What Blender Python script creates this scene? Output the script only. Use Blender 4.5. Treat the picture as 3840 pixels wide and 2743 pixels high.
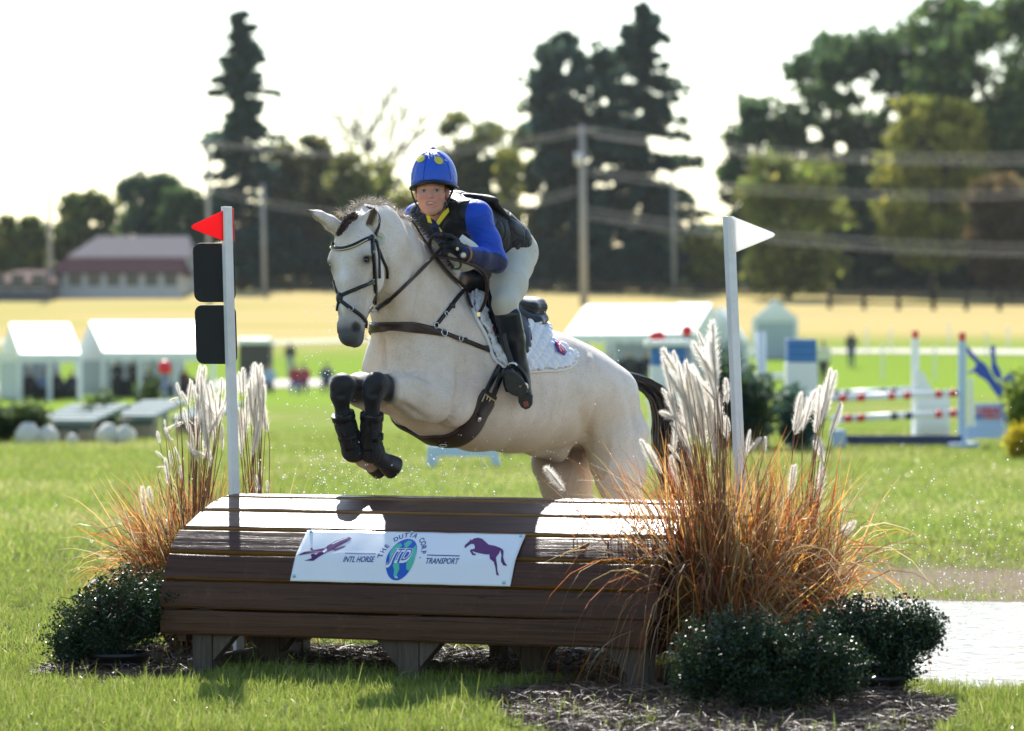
import bpy, bmesh, math, random, time
import numpy as np
from mathutils import Vector, Matrix
from mathutils.bvhtree import BVHTree
T0 = time.time()
for _o in list(bpy.data.objects):
    bpy.data.objects.remove(_o, do_unlink=True)
SC = bpy.context.scene
COL = SC.collection
# ------------------------------------------------------------------ camera
W0, H0 = 3840.0, 2743.0           # size of the photograph; positions below are read from it
FPX = 13400.0                     # focal length in photo pixels
CAMH = 1.45                       # eye height in metres
HORY = 1310.0                     # pixel row of the level line
cam_data = bpy.data.cameras.new('camera')
cam = bpy.data.objects.new('camera', cam_data)
COL.objects.link(cam)
cam.location = (0, 0, CAMH)
cam.rotation_euler = (math.radians(90), 0, 0)
cam_data.sensor_width = 36.0
cam_data.lens = 36.0 * FPX / W0
cam_data.shift_y = (HORY - H0 / 2) / W0
cam_data.clip_start = 0.5
cam_data.clip_end = 6000
cam_data.dof.use_dof = True
cam_data.dof.focus_distance = 16.6
cam_data.dof.aperture_fstop = 2.9
SC.camera = cam
# ------------------------------------------------------------------ sky, sun, exposure
SUN_EL = math.radians(40.0)
SUN_AZ = math.radians(-5.5)       # from +Y (straight ahead) towards -X
wd = bpy.data.worlds.new('World')
SC.world = wd
wd.use_nodes = True
_nt = wd.node_tree
_sky = _nt.nodes.new('ShaderNodeTexSky')
_sky.sky_type = 'NISHITA'
_sky.sun_disc = False
_sky.sun_elevation = SUN_EL
_sky.sun_rotation = SUN_AZ
_sky.altitude = 100
_sky.air_density = 1.25
_sky.dust_density = 0.45
_sky.ozone_density = 1.5
_bg = _nt.nodes['Background']
_bg.inputs['Strength'].default_value = 0.12
_nt.links.new(_sky.outputs['Color'], _bg.inputs['Color'])
sun_data = bpy.data.lights.new('sun', 'SUN')
sun_data.energy = 5.0
sun_data.angle = math.radians(0.53)
sun_data.color = (1.0, 0.955, 0.88)
sun = bpy.data.objects.new('sun', sun_data)
COL.objects.link(sun)
SUN_DIR = Vector((math.sin(SUN_AZ) * math.cos(SUN_EL), math.cos(SUN_AZ) * math.cos(SUN_EL), math.sin(SUN_EL)))  # towards the sun
sun.rotation_euler = SUN_DIR.to_track_quat('Z', 'Y').to_euler()
sun.location = (0, 60, 60)
SC.view_settings.view_transform = 'Standard'
SC.view_settings.look = 'None'
SC.view_settings.exposure = 1.0
SC.view_settings.gamma = 1.0
SC.view_settings.use_curve_mapping = False
SC.cycles.max_bounces = 8
SC.cycles.transparent_max_bounces = 16
SC.cycles.use_denoising = True
# ================================================================== helpers
RNG = np.random.default_rng(7)
def P(px, py, Y):
    """photo pixel at distance Y -> world point"""
    return np.array(((px - W0 / 2) / FPX * Y, Y, CAMH + (HORY - py) / FPX * Y))
def pix(p):
    return (W0 / 2 + p[0] / p[1] * FPX, HORY - (p[2] - CAMH) / p[1] * FPX)
def V3(*a): return np.array(a, dtype=float)
def nrm(v):
    v = np.asarray(v, float); return v / max(np.linalg.norm(v), 1e-9)

def mesh_from(name, verts, faces, smooth=False):
    me = bpy.data.meshes.new(name)
    verts = np.asarray(verts, dtype=np.float32).reshape(-1, 3)
    if isinstance(faces, np.ndarray) and faces.ndim == 2:
        n, k = faces.shape
        me.vertices.add(len(verts)); me.vertices.foreach_set('co', verts.ravel())
        me.loops.add(n * k); me.loops.foreach_set('vertex_index', faces.astype(np.int32).ravel())
        me.polygons.add(n)
        me.polygons.foreach_set('loop_start', (np.arange(n) * k).astype(np.int32))
        me.polygons.foreach_set('loop_total', np.full(n, k, np.int32))
        me.update(calc_edges=True)
    else:
        me.from_pydata([tuple(v) for v in verts], [], [tuple(int(i) for i in f) for f in faces])
        me.update()
    if smooth:
        me.polygons.foreach_set('use_smooth', np.ones(len(me.polygons), bool))
    return me
def link(name, me, mat=None, parent=None, smooth=None):
    if mat is not None:
        for m in (mat if isinstance(mat, (list, tuple)) else [mat]): me.materials.append(m)
    o = bpy.data.objects.new(name, me); COL.objects.link(o)
    if parent is not None: o.parent = parent
    if smooth: me.polygons.foreach_set('use_smooth', np.ones(len(me.polygons), bool))
    return o
def tag(o, label=None, cat=None, group=None, kind=None):
    if label: o['label'] = label
    if cat: o['category'] = cat
    if group: o['group'] = group
    if kind: o['kind'] = kind
    return o
def thing(name, label, cat, loc=(0, 0, 0), group=None):
    o = bpy.data.objects.new(name, None); COL.objects.link(o)
    o.location = [float(c) for c in loc]; o.empty_display_size = 0.2
    return tag(o, label, cat, group)
def adopt(parent, *objs):
    """parent objects whose meshes were written in world coordinates"""
    loc = Matrix.Translation(parent.location)
    for o in objs:
        o.parent = parent; o.matrix_parent_inverse = loc.inverted()
def setcol(me, cols, name='Col'):
    a = me.color_attributes.new(name, 'FLOAT_COLOR', 'POINT')
    c = np.ones((len(me.vertices), 4), np.float32); c[:, :3] = cols
    a.data.foreach_set('color', c.ravel())

class MB:
    """collects shapes into one mesh"""
    def __init__(s): s.v = []; s.f = []; s.n = 0
    def add(s, v, f):
        v = np.asarray(v, float).reshape(-1, 3)
        s.v.append(v); s.f += [tuple(int(i) + s.n for i in q) for q in f]; s.n += len(v); return s
    def box(s, lo, hi, M=None):
        x0, y0, z0 = lo; x1, y1, z1 = hi
        v = np.array([(x0, y0, z0), (x1, y0, z0), (x1, y1, z0), (x0, y1, z0), (x0, y0, z1), (x1, y0, z1), (x1, y1, z1), (x0, y1, z1)], float)
        if M is not None: v = M(v)
        return s.add(v, [(0, 3, 2, 1), (4, 5, 6, 7), (0, 1, 5, 4), (1, 2, 6, 5), (2, 3, 7, 6), (3, 0, 4, 7)])
    def tube(s, pts, r, n=8, cap=True):
        pts = np.asarray(pts, float); m = len(pts)
        r = np.broadcast_to(np.asarray(r, float), (m,))
        T = np.gradient(pts, axis=0); T /= np.maximum(np.linalg.norm(T, axis=1, keepdims=True), 1e-9)
        ref = V3(0, 0, 1) if abs(T[0][2]) < .9 else V3(1, 0, 0)
        vs = []; A = nrm(np.cross(T[0], ref))
        for i in range(m):
            A = nrm(A - T[i] * np.dot(A, T[i])); B = np.cross(T[i], A)
            for k in range(n):
                a = 2 * math.pi * k / n
                vs.append(pts[i] + r[i] * (math.cos(a) * A + math.sin(a) * B))
        f = [(i * n + k, i * n + (k + 1) % n, (i + 1) * n + (k + 1) % n, (i + 1) * n + k) for i in range(m - 1) for k in range(n)]
        if cap: f += [tuple(range(n - 1, -1, -1)), tuple((m - 1) * n + k for k in range(n))]
        return s.add(vs, f)
    def prism(s, outline, depth, M):
        """outline: list of (a,b); M maps (n,3) local a,b,c -> world"""
        o = np.asarray(outline, float); n = len(o)
        v = np.zeros((2 * n, 3)); v[:n, :2] = o; v[n:, :2] = o; v[:n, 2] = 0; v[n:, 2] = depth
        f = [tuple(range(n)), tuple(range(2 * n - 1, n - 1, -1))] + [(i, i + n, (i + 1) % n + n, (i + 1) % n) for i in range(n)]
        return s.add(M(v), f)
    def ball(s, c, r, nu=12, nv=8, M=None):
        c = np.asarray(c, float); r = np.broadcast_to(np.asarray(r, float), (3,))
        vs = [(0, 0, 1)]
        for i in range(1, nv):
            a = math.pi * i / nv
            for k in range(nu):
                b = 2 * math.pi * k / nu
                vs.append((math.sin(a) * math.cos(b), math.sin(a) * math.sin(b), math.cos(a)))
        vs.append((0, 0, -1)); vs = np.array(vs) * r
        if M is not None: vs = vs @ np.asarray(M)
        L = len(vs) - 1
        f = [(0, 1 + k, 1 + (k + 1) % nu) for k in range(nu)]
        for i in range(nv - 2):
            for k in range(nu):
                a0 = 1 + i * nu + k; a1 = 1 + i * nu + (k + 1) % nu
                f.append((a0, a0 + nu, a1 + nu, a1))
        f += [(L, L - nu + (k + 1) % nu, L - nu + k) for k in range(nu)]
        return s.add(vs + c, f)
    def build(s, name, mat=None, parent=None, smooth=False, bevel=0, seg=2):
        me = mesh_from(name, np.concatenate(s.v), s.f)
        bm = bmesh.new(); bm.from_mesh(me)
        bmesh.ops.recalc_face_normals(bm, faces=bm.faces)
        bm.to_mesh(me); bm.free()
        o = link(name, me, mat, None, smooth)
        if bevel:
            m = o.modifiers.new('bevel', 'BEVEL'); m.width = bevel; m.segments = seg; m.limit_method = 'ANGLE'
        if parent is not None: adopt(parent, o)
        return o

def catmull(pts, n):
    """smooth curve through points (any dimension), n samples"""
    p = np.asarray(pts, float)
    if len(p) == 2: return p[0] + np.linspace(0, 1, n)[:, None] * (p[1] - p[0])
    q = np.vstack([2 * p[0] - p[1], p, 2 * p[-1] - p[-2]])
    m = len(p) - 1; L = np.linalg.norm(np.diff(p, axis=0), axis=1); c = np.concatenate([[0], np.cumsum(L)]) / L.sum()
    out = []
    for u in np.linspace(0, 1, n):
        i = min(int(np.searchsorted(c, u, side='right')) - 1, m - 1); i = max(i, 0)
        t = (u - c[i]) / max(c[i + 1] - c[i], 1e-9)
        a, b, cc, d = q[i], q[i + 1], q[i + 2], q[i + 3]
        out.append(.5 * ((2 * b) + (-a + cc) * t + (2 * a - 5 * b + 4 * cc - d) * t * t + (-a + 3 * b - 3 * cc + d) * t ** 3))
    return np.array(out)

# ------------------------------------------------------------------ smooth solids (distance fields -> one skin)
class Field:
    def __init__(s, lo, hi, res):
        s.lo = np.asarray(lo, float); s.res = res
        s.n = np.ceil((np.asarray(hi, float) - s.lo) / res).astype(int) + 1
        s.F = np.full(s.n, .5, np.float32)
        s.ax = [s.lo[i] + res * np.arange(s.n[i]) for i in range(3)]
    def _win(s, lo, hi):
        i0 = np.maximum(np.floor((lo - s.lo) / s.res).astype(int), 0)
        i1 = np.minimum(np.ceil((hi - s.lo) / s.res).astype(int) + 1, s.n)
        if np.any(i1 <= i0): return None, None
        sl = tuple(slice(i0[k], i1[k]) for k in range(3))
        g = np.meshgrid(*[s.ax[k][i0[k]:i1[k]].astype(np.float32) for k in range(3)], indexing='ij')
        return sl, np.stack(g, -1)
    def _mix(s, sl, d, k, op):
        F = s.F[sl]
        if op == 'add':
            h = np.maximum(k - np.abs(F - d), 0) / max(k, 1e-6)
            s.F[sl] = np.minimum(F, d) - h * h * k * .25
        else:                       # carve
            h = np.maximum(k - np.abs(F + d), 0) / max(k, 1e-6)
            s.F[sl] = np.maximum(F, -d) + h * h * k * .25
    def seg(s, a, b, ra, rb, side=(1, 0, 0), k=.03, op='add', cap=1.0):
        """rounded tapered bar; ra/rb = (radius along side, radius across it) or a number"""
        a = np.asarray(a, float); b = np.asarray(b, float)
        ra = np.broadcast_to(np.asarray(ra, float), (2,)); rb = np.broadcast_to(np.asarray(rb, float), (2,))
        L = np.linalg.norm(b - a); ax = (b - a) / L if L > 1e-6 else np.cross(side, (0, 0, 1.))
        ax = nrm(ax); u = np.asarray(side, float); u = nrm(u - ax * np.dot(u, ax)); v = np.cross(ax, u)
        R = max(ra.max(), rb.max()) * max(cap, 1) + k + 3 * s.res
        sl, X = s._win(np.minimum(a, b) - R, np.maximum(a, b) + R)
        if sl is None: return s
        q = X - a.astype(np.float32)
        w = q @ ax.astype(np.float32); t = np.clip(w / max(L, 1e-6), 0, 1)
        qu = q @ u.astype(np.float32); qv = q @ v.astype(np.float32); qw = w - t * L
        ru = ra[0] + (rb[0] - ra[0]) * t; rv = ra[1] + (rb[1] - ra[1]) * t; rw = np.minimum(ru, rv) * cap
        k0 = np.sqrt((qu / ru) ** 2 + (qv / rv) ** 2 + (qw / rw) ** 2)
        k1 = np.sqrt((qu / ru ** 2) ** 2 + (qv / rv ** 2) ** 2 + (qw / rw ** 2) ** 2)
        d = np.where(k1 > 1e-6, k0 * (k0 - 1) / np.maximum(k1, 1e-6), -np.minimum(ru, rv))
        s._mix(sl, d.astype(np.float32), k, op); return s
    def ell(s, c, A, r, k=.03, op='add'):
        """ellipsoid, rows of A = axes, r = 3 radii"""
        c = np.asarray(c, float); A = np.asarray(A, float); r = np.asarray(r, float)
        R = r.max() + k + 3 * s.res
        sl, X = s._win(c - R, c + R)
        if sl is None: return s
        q = (X - c.astype(np.float32)) @ A.T.astype(np.float32)
        k0 = np.sqrt(((q / r) ** 2).sum(-1)); k1 = np.sqrt(((q / r ** 2) ** 2).sum(-1))
        d = np.where(k1 > 1e-6, k0 * (k0 - 1) / np.maximum(k1, 1e-6), -r.min())
        s._mix(sl, d.astype(np.float32), k, op); return s
    def chain(s, pts, rad, side=(1, 0, 0), k=.03, op='add'):
        for i in range(len(pts) - 1): s.seg(pts[i], pts[i + 1], rad[i], rad[i + 1], side, k, op)
        return s
    def skin(s, smooth=2, F=None):
        F = s.F if F is None else F
        neg = F < 0
        nx, ny, nz = F.shape
        c = np.zeros((nx - 1, ny - 1, nz - 1), np.int8)
        for i in (0, 1):
            for j in (0, 1):
                for l in (0, 1): c += neg[i:nx - 1 + i, j:ny - 1 + j, l:nz - 1 + l]
        I = np.argwhere((c > 0) & (c < 8))
        idx = np.full(c.shape, -1, np.int32); idx[I[:, 0], I[:, 1], I[:, 2]] = np.arange(len(I))
        corner = np.array([(i, j, l) for i in (0, 1) for j in (0, 1) for l in (0, 1)])
        vals = np.stack([F[I[:, 0] + a, I[:, 1] + b, I[:, 2] + d] for a, b, d in corner], 1)
        acc = np.zeros((len(I), 3)); cnt = np.zeros(len(I))
        for e0 in range(8):
            for e1 in range(e0 + 1, 8):
                if np.abs(corner[e0] - corner[e1]).sum() != 1: continue
                m = (vals[:, e0] < 0) != (vals[:, e1] < 0)
                t = vals[m, e0] / (vals[m, e0] - vals[m, e1])
                acc[m] += corner[e0] + t[:, None] * (corner[e1] - corner[e0]); cnt[m] += 1
        V = s.lo + s.res * (I + acc / cnt[:, None])
        quads = []
        for d in range(3):
            o1, o2 = [(1, 2), (2, 0), (0, 1)][d]
            sl0 = [slice(None)] * 3; sl1 = [slice(None)] * 3
            sl0[d] = slice(0, -1); sl1[d] = slice(1, None)
            A, B = neg[tuple(sl0)], neg[tuple(sl1)]
            E = np.argwhere(A != B)
            ok = (E[:, o1] > 0) & (E[:, o2] > 0) & (E[:, o1] < F.shape[o1] - 1) & (E[:, o2] < F.shape[o2] - 1)
            E = E[ok]
            flip = A[E[:, 0], E[:, 1], E[:, 2]]
            def cell(a, b):
                q = E.copy(); q[:, o1] -= a; q[:, o2] -= b
                return idx[q[:, 0], q[:, 1], q[:, 2]]
            Q = np.stack([cell(1, 1), cell(0, 1), cell(0, 0), cell(1, 0)], 1)
            Q[~flip] = Q[~flip][:, ::-1]
            quads.append(Q)
        Q = np.concatenate(quads)
        Q = Q[(Q >= 0).all(1)]
        for _ in range(smooth):
            acc = np.zeros_like(V); n = np.zeros(len(V))
            for a, b in ((0, 1), (1, 2), (2, 3), (3, 0)):
                np.add.at(acc, Q[:, a], V[Q[:, b]]); np.add.at(n, Q[:, a], 1)
                np.add.at(acc, Q[:, b], V[Q[:, a]]); np.add.at(n, Q[:, b], 1)
            V = .5 * V + .5 * acc / np.maximum(n, 1)[:, None]
        return V, Q
    def at(s, p):
        i = np.clip(((np.asarray(p) - s.lo) / s.res).astype(int), 0, s.n - 1)
        return s.F[i[..., 0], i[..., 1], i[..., 2]]

# ------------------------------------------------------------------ materials
class NT:
    def __init__(s, name):
        s.m = bpy.data.materials.new(name); s.m.use_nodes = True; s.t = s.m.node_tree
        s.b = s.t.nodes['Principled BSDF']; s.out = s.t.nodes['Material Output']
    def n(s, kind, **kw):
        x = s.t.nodes.new('ShaderNode' + kind)
        for k, v in kw.items():
            if k.startswith('i_'): x.inputs[k[2:].replace('_', ' ')].default_value = v
            else: setattr(x, k, v)
        return x
    def l(s, a, b): s.t.links.new(a, b)
    def ramp(s, fac, stops, interp='LINEAR'):
        r = s.n('ValToRGB'); r.color_ramp.interpolation = interp
        while len(r.color_ramp.elements) < len(stops): r.color_ramp.elements.new(.5)
        for e, (p, c) in zip(r.color_ramp.elements, stops):
            e.position = p; e.color = (*c, 1) if len(c) == 3 else c
        s.l(fac, r.inputs[0]); return r.outputs[0]
    def mix(s, fac, a, b, mode='MIX'):
        x = s.n('Mix', data_type='RGBA', blend_type=mode)
        for sock, val in ((x.inputs[0], fac), (x.inputs[6], a), (x.inputs[7], b)):
            if hasattr(val, 'default_value'): s.l(val, sock)
            else: sock.default_value = val if isinstance(val, (int, float)) else (*val[:3], 1)
        return x.outputs[2]
    def noise(s, scale, detail=4, rough=.55, vec=None, dist=0):
        x = s.n('TexNoise'); x.inputs['Scale'].default_value = scale; x.inputs['Detail'].default_value = detail
        x.inputs['Roughness'].default_value = rough; x.inputs['Distortion'].default_value = dist
        s.l(vec if vec is not None else s.pos(), x.inputs['Vector']); return x.outputs['Fac']
    def pos(s, scale=None, obj=True):
        g = s.n('TexCoord').outputs['Object' if obj else 'Generated']
        if scale is None: return g
        m = s.n('Mapping'); m.inputs['Scale'].default_value = scale; s.l(g, m.inputs['Vector']); return m.outputs[0]
    def bump(s, h, strength=.3, dist=.01):
        x = s.n('Bump'); x.inputs['Strength'].default_value = strength; x.inputs['Distance'].default_value = dist
        s.l(h, x.inputs['Height']); s.l(x.outputs[0], s.b.inputs['Normal']); return x
    def set(s, **kw):
        for k, v in kw.items():
            k = {'spec': 'Specular IOR Level', 'rough': 'Roughness', 'metal': 'Metallic', 'col': 'Base Color', 'coat': 'Coat Weight',
                 'coatr': 'Coat Roughness', 'sheen': 'Sheen Weight', 'trans': 'Transmission Weight', 'ior': 'IOR', 'sss': 'Subsurface Weight'}[k]
            s.b.inputs[k].default_value = (*v, 1) if isinstance(v, tuple) else v
        return s
    def col(s, sock): s.l(sock, s.b.inputs['Base Color']); return s
    def translucent(s, amount, colsock):
        """let light through from behind (thin leaf, feather)"""
        tr = s.n('BsdfTranslucent'); mx = s.n('MixShader'); mx.inputs[0].default_value = amount
        if hasattr(colsock, 'default_value'): s.l(colsock, tr.inputs['Color'])
        else: tr.inputs['Color'].default_value = (*colsock, 1)
        s.l(s.b.outputs[0], mx.inputs[1]); s.l(tr.outputs[0], mx.inputs[2]); s.l(mx.outputs[0], s.out.inputs['Surface']); return s
_M = {}
def plain(name, col, rough=.6, var=.12, scale=18, spec=.4, bump=0, metal=0, coat=0):
    """simple paint / cloth / plastic with a little unevenness"""
    if name in _M: return _M[name]
    t = NT(name); f = t.noise(scale, 5)
    t.col(t.mix(f, tuple(c * (1 - var) for c in col), tuple(min(c * (1 + var), 1) for c in col)))
    t.set(rough=rough, spec=spec, metal=metal, coat=coat)
    if bump: t.bump(t.noise(scale * 6, 4), bump, .004)
    _M[name] = t.m; return t.m
UP = V3(0, 0, 1)
# ================================================================== ground
_GY = np.array([-200, 60, 100, 160, 190, 225, 270, 320, 360, 600, 4000.])
_GL = np.array([0, 0, -.40, -.80, .05, 1.7, 4.2, 6.8, 7.6, 8.5, 8.5])
_GR = np.array([0, 0, -.05, .20, 1.05, 2.4, 4.3, 6.4, 7.6, 8.5, 8.5])
def gz(x, y):
    x = np.asarray(x, float); y = np.asarray(y, float)
    m = np.clip((x / np.maximum(y, 1.) * 160 + 20) / 30, 0, 1)
    a = sum(np.interp(y + d, _GY, _GL) for d in (-8, 0, 8)) / 3; b = sum(np.interp(y + d, _GY, _GR) for d in (-8, 0, 8)) / 3
    und = .05 * np.sin(x * .21 + 1) * np.sin(y * .13) * np.clip((y - 30) / 40, 0, 1)
    return a * (1 - m) + b * m + und
def G(px, Y):                     # point on the ground under photo column px at distance Y
    x = (px - W0 / 2) / FPX * Y
    return V3(x, Y, float(gz(x, Y)))
def gp(px, py):                   # near flat ground
    Y = CAMH * FPX / (py - HORY); return V3((px - W0 / 2) / FPX * Y, Y, 0)
_ys = np.unique(np.concatenate([np.linspace(-60, 12, 10), np.linspace(12, 40, 60), np.linspace(40, 400, 150), np.linspace(400, 4000, 20)]))
_xs = np.unique(np.concatenate([np.linspace(-3000, -80, 14), np.linspace(-80, -6, 50), np.linspace(-6, 6, 40), np.linspace(6, 80, 50), np.linspace(80, 3000, 14)]))
_X, _Y = np.meshgrid(_xs, _ys)
_V = np.stack([_X, _Y, gz(_X, _Y)], -1).reshape(-1, 3)
_nx = len(_xs); _i = (np.arange(len(_ys) - 1)[:, None] * _nx + np.arange(_nx - 1)[None]).ravel()
t = NT('meadow')
_geo = t.n('NewGeometry').outputs['Position']
_sep = t.n('SeparateXYZ'); t.l(_geo, _sep.inputs[0])
def _mapr(sock, a, b):
    m = t.n('MapRange'); m.inputs[1].default_value = a; m.inputs[2].default_value = b; t.l(sock, m.inputs[0]); return m.outputs[0]
_n1 = t.noise(.22, 5, .6, _geo); _n2 = t.noise(2.4, 5, .6, _geo); _n3 = t.noise(30, 4, .7, _geo)
_m = t.n('Mapping'); _m.inputs['Scale'].default_value = (.012, .055, 1); t.l(_geo, _m.inputs['Vector'])
_n4 = t.noise(1, 4, .55, _m.outputs[0])
_green = t.mix(t.ramp(_n2, [(.3, (0, 0, 0)), (.7, (1, 1, 1))]), (.13, .195, .035), (.20, .245, .06))
_dry = t.mix(_n2, (.33, .275, .12), (.40, .34, .17))
_c = t.mix(t.ramp(_n1, [(.47, (0, 0, 0)), (.70, (.75, .75, .75))]), _green, _dry)
# the far slope is dry hay stubble, with long bands of green
_far = t.mix(t.ramp(_n4, [(.56, (0, 0, 0)), (.72, (1, 1, 1))]), (.44, .345, .15), (.27, .285, .07))
_c = t.mix(_mapr(_sep.outputs[1], 195, 232), _c, _far)
_lush = t.mix(_n1, (.16, .25, .035), (.21, .28, .05))
_lm = t.n('Math', operation='MULTIPLY'); t.l(_mapr(_sep.outputs[1], 95, 125), _lm.inputs[0]); t.l(_mapr(_sep.outputs[1], 225, 195), _lm.inputs[1])
_c = t.mix(_lm.outputs[0], _c, _lush)
# near lawn thatch and soil, darkened to paint in shade between the blades
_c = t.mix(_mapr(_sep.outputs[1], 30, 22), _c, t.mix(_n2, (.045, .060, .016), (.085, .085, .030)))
# trodden bare earth near the water, right of the jump
_dx = t.n('VectorMath', operation='DISTANCE'); _dx.inputs[1].default_value = (3.6, 21.3, 0)
_sc = t.n('VectorMath', operation='MULTIPLY'); _sc.inputs[1].default_value = (.5, .6, 0); t.l(_geo, _sc.inputs[0])
_dx.inputs[1].default_value = (4.2 * .5, 22.0 * .6, 0); t.l(_sc.outputs[0], _dx.inputs[0])
_ad = t.n('Math', operation='MULTIPLY_ADD'); t.l(_n2, _ad.inputs[0]); _ad.inputs[1].default_value = 2.2; t.l(_dx.outputs['Value'], _ad.inputs[2])
_mud = t.mix(_n3, (.16, .12, .09), (.28, .225, .175))
_c = t.mix(_mapr(_ad.outputs[0], 3.1, 2.1), _c, _mud)
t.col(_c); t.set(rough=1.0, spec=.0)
t.bump(_n3, .5, .03)
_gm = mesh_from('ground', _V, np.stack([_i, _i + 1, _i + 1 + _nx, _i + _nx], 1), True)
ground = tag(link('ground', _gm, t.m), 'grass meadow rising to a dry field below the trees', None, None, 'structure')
# pale gravel tracks across the field
def strip(name, pts, w, mat, dz=.05, n=60):
    c = catmull(pts, n); T = nrm(c[-1] - c[0]); S = np.cross((0, 0, 1), T)
    v = []
    for p in c:
        for k in (-1, 1):
            q = p + S * k * w / 2; v.append((q[0], q[1], float(gz(q[0], q[1])) + dz))
    f = [(2 * i, 2 * i + 1, 2 * i + 3, 2 * i + 2) for i in range(n - 1)]
    return link(name, mesh_from(name, v, f), mat)
M_GRAVEL = plain('gravel', (.42, .38, .30), .9, .15, 3)
tag(strip('gravel_track', [G(2300, 196), G(3000, 197), G(3600, 196), G(4500, 192)], 7.0, M_GRAVEL), 'pale gravel track crossing the field on the right', None, None, 'structure')
tag(strip('gravel_track', [G(-600, 176), G(700, 170), G(1300, 168), G(1650, 166)], 9.0, M_GRAVEL), 'pale gravel track behind the white tents on the left', None, None, 'structure')
tag(strip('mown_path', [G(-600, 232), G(300, 226), G(900, 222), G(1500, 224)], 6, plain('mown_hay', (.36, .33, .2), .9, .15, 2)), 'pale mown path across the dry field', None, None, 'structure')
# shallow water behind the jump
_out = [gp(*q)[:2] for q in ((2040, 2452), (2350, 2388), (2700, 2318), (3000, 2272), (3300, 2250), (3700, 2262), (4300, 2268), (4700, 2420), (4500, 2600), (3840, 2606), (3560, 2592), (3380, 2560), (3050, 2530), (2600, 2500), (2200, 2486))]
_oc = catmull([(*q, 0) for q in _out] + [(*_out[0], 0)], 160)[:-1]
_oc[:, :2] += np.random.default_rng(2).normal(0, .015, (len(_oc), 2)); _oc[:, 2] = .006
bm = bmesh.new(); _bf = bm.faces.new([bm.verts.new(v) for v in _oc]); bmesh.ops.triangulate(bm, faces=[_bf]); _wm = bpy.data.meshes.new('water'); bm.normal_update()
for _f in bm.faces:
    if _f.normal.z < 0: _f.normal_flip()
bm.to_mesh(_wm); bm.free()
t = NT('muddy_water'); t.set(rough=.12, spec=.8, ior=1.33)
_r1 = t.noise(9, 5, .6, t.pos((1, .5, 1))); _r2 = t.noise(3, 3)
t.col(t.mix(_r2, (.32, .29, .25), (.46, .43, .39)))
t.bump(_r1, 1.0, .12)
tag(link('water', _wm, t.m), 'shallow water glaring in the sun behind the jump', None, None, 'structure')
# ================================================================== the table jump in front
JL = V3(-1.555, 15.85, 0); JR = V3(.608, 15.03, 0)
JA = nrm(JR - JL); JU = V3(-JA[1], JA[0], 0); JLEN = float(np.linalg.norm(JR - JL))
def J(v):                          # local (along, depth, height) -> world
    v = np.asarray(v, float); return JL + v[..., 0:1] * JA + v[..., 1:2] * JU + v[..., 2:3] * UP
def j_at(px, py, a):               # depth and height on the plane 'a along' seen at a pixel
    q = (px - W0 / 2) / FPX; o = JL + JA * a
    u = (q * o[1] - o[0]) / (JU[0] - JU[1] * q); Y = o[1] + JU[1] * u
    return u, CAMH + (HORY - py) / FPX * Y
def j_along(px, u):                # distance along the jump for a pixel column at depth u
    q = (px - W0 / 2) / FPX; o = JL + JU * u
    return (q * o[1] - o[0]) / (JA[0] - JA[1] * q)
PROF = [[(.000, .186), (.000, .298)], [(.004, .306), (.022, .424)], [(.034, .436), (.098, .540)], [(.118, .552), (.222, .640)],
        [(.248, .652), (.420, .716)], [(.452, .726), (.655, .768)], [(.690, .776), (.880, .778)]]
BACK = [[(1.06, .735), (.915, .772)], [(1.19, .66), (1.085, .725)], [(1.27, .555), (1.205, .648)], [(1.31, .43), (1.28, .54)], [(1.32, .30), (1.315, .42)]]
t = NT('stained_timber')
_v = t.pos((1, 1, 1)); _st = t.pos((1.1, 26, 26)); 
_g1 = t.n('TexNoise'); _g1.inputs['Scale'].default_value = 1.6; _g1.inputs['Detail'].default_value = 8; _g1.inputs['Roughness'].default_value = .65; _g1.inputs['Distortion'].default_value = .6; t.l(_st, _g1.inputs['Vector'])
_g2 = t.noise(3.2, 5, .6, t.pos((.6, 3, 3))); 
_vor = t.n('TexVoronoi', feature='F1'); _vor.inputs['Scale'].default_value = 3.4; t.l(t.pos((.7, 2.2, 2.2)), _vor.inputs['Vector'])
_oi = t.n('ObjectInfo').outputs['Random']
_c = t.mix(t.ramp(_g1.outputs['Fac'], [(.30, (0, 0, 0)), (.72, (1, 1, 1))]), (.022, .008, .0045), (.085, .034, .018))
_c = t.mix(t.ramp(_g2, [(.42, (0, 0, 0)), (.68, (.7, .7, .7))]), _c, (.068, .030, .019))
_c = t.mix(t.ramp(_vor.outputs['Distance'], [(.0, (.95, .95, .95)), (.055, (.0, .0, .0))]), _c, (.022, .015, .012))
_c = t.mix(t.ramp(_oi, [(0, (0, 0, 0)), (1, (.35, .35, .35))]), _c, (.12, .058, .032))
_cr = t.n('TexNoise'); _cr.inputs['Scale'].default_value = 1.0; _cr.inputs['Detail'].default_value = 3; t.l(t.pos((.55, 34, 34)), _cr.inputs['Vector'])
_c = t.mix(t.ramp(_cr.outputs['Fac'], [(.485, (0, 0, 0)), (.50, (.9, .9, .9)), (.515, (0, 0, 0))]), _c, (.012, .008, .006))
_sc = t.noise(6, 6, .75, t.pos((1.6, 1.2, 1.2)))
_c = t.mix(t.ramp(_sc, [(.56, (0, 0, 0)), (.70, (.55, .55, .55))]), _c, (.13, .068, .040))
t.col(_c); t.l(t.ramp(_g2, [(.3, (.30, .30, .30)), (.7, (.46, .46, .46))]), t.b.inputs['Roughness']); t.set(spec=.20, coat=.0)
t.bump(_g1.outputs['Fac'], .6, .006)
M_WOOD = t.m
t = NT('amber_stain'); t.col(t.mix(t.noise(4, 5), (.14, .062, .012), (.30, .15, .03))); t.set(rough=.4, spec=.4); M_AMBER = t.m
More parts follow.
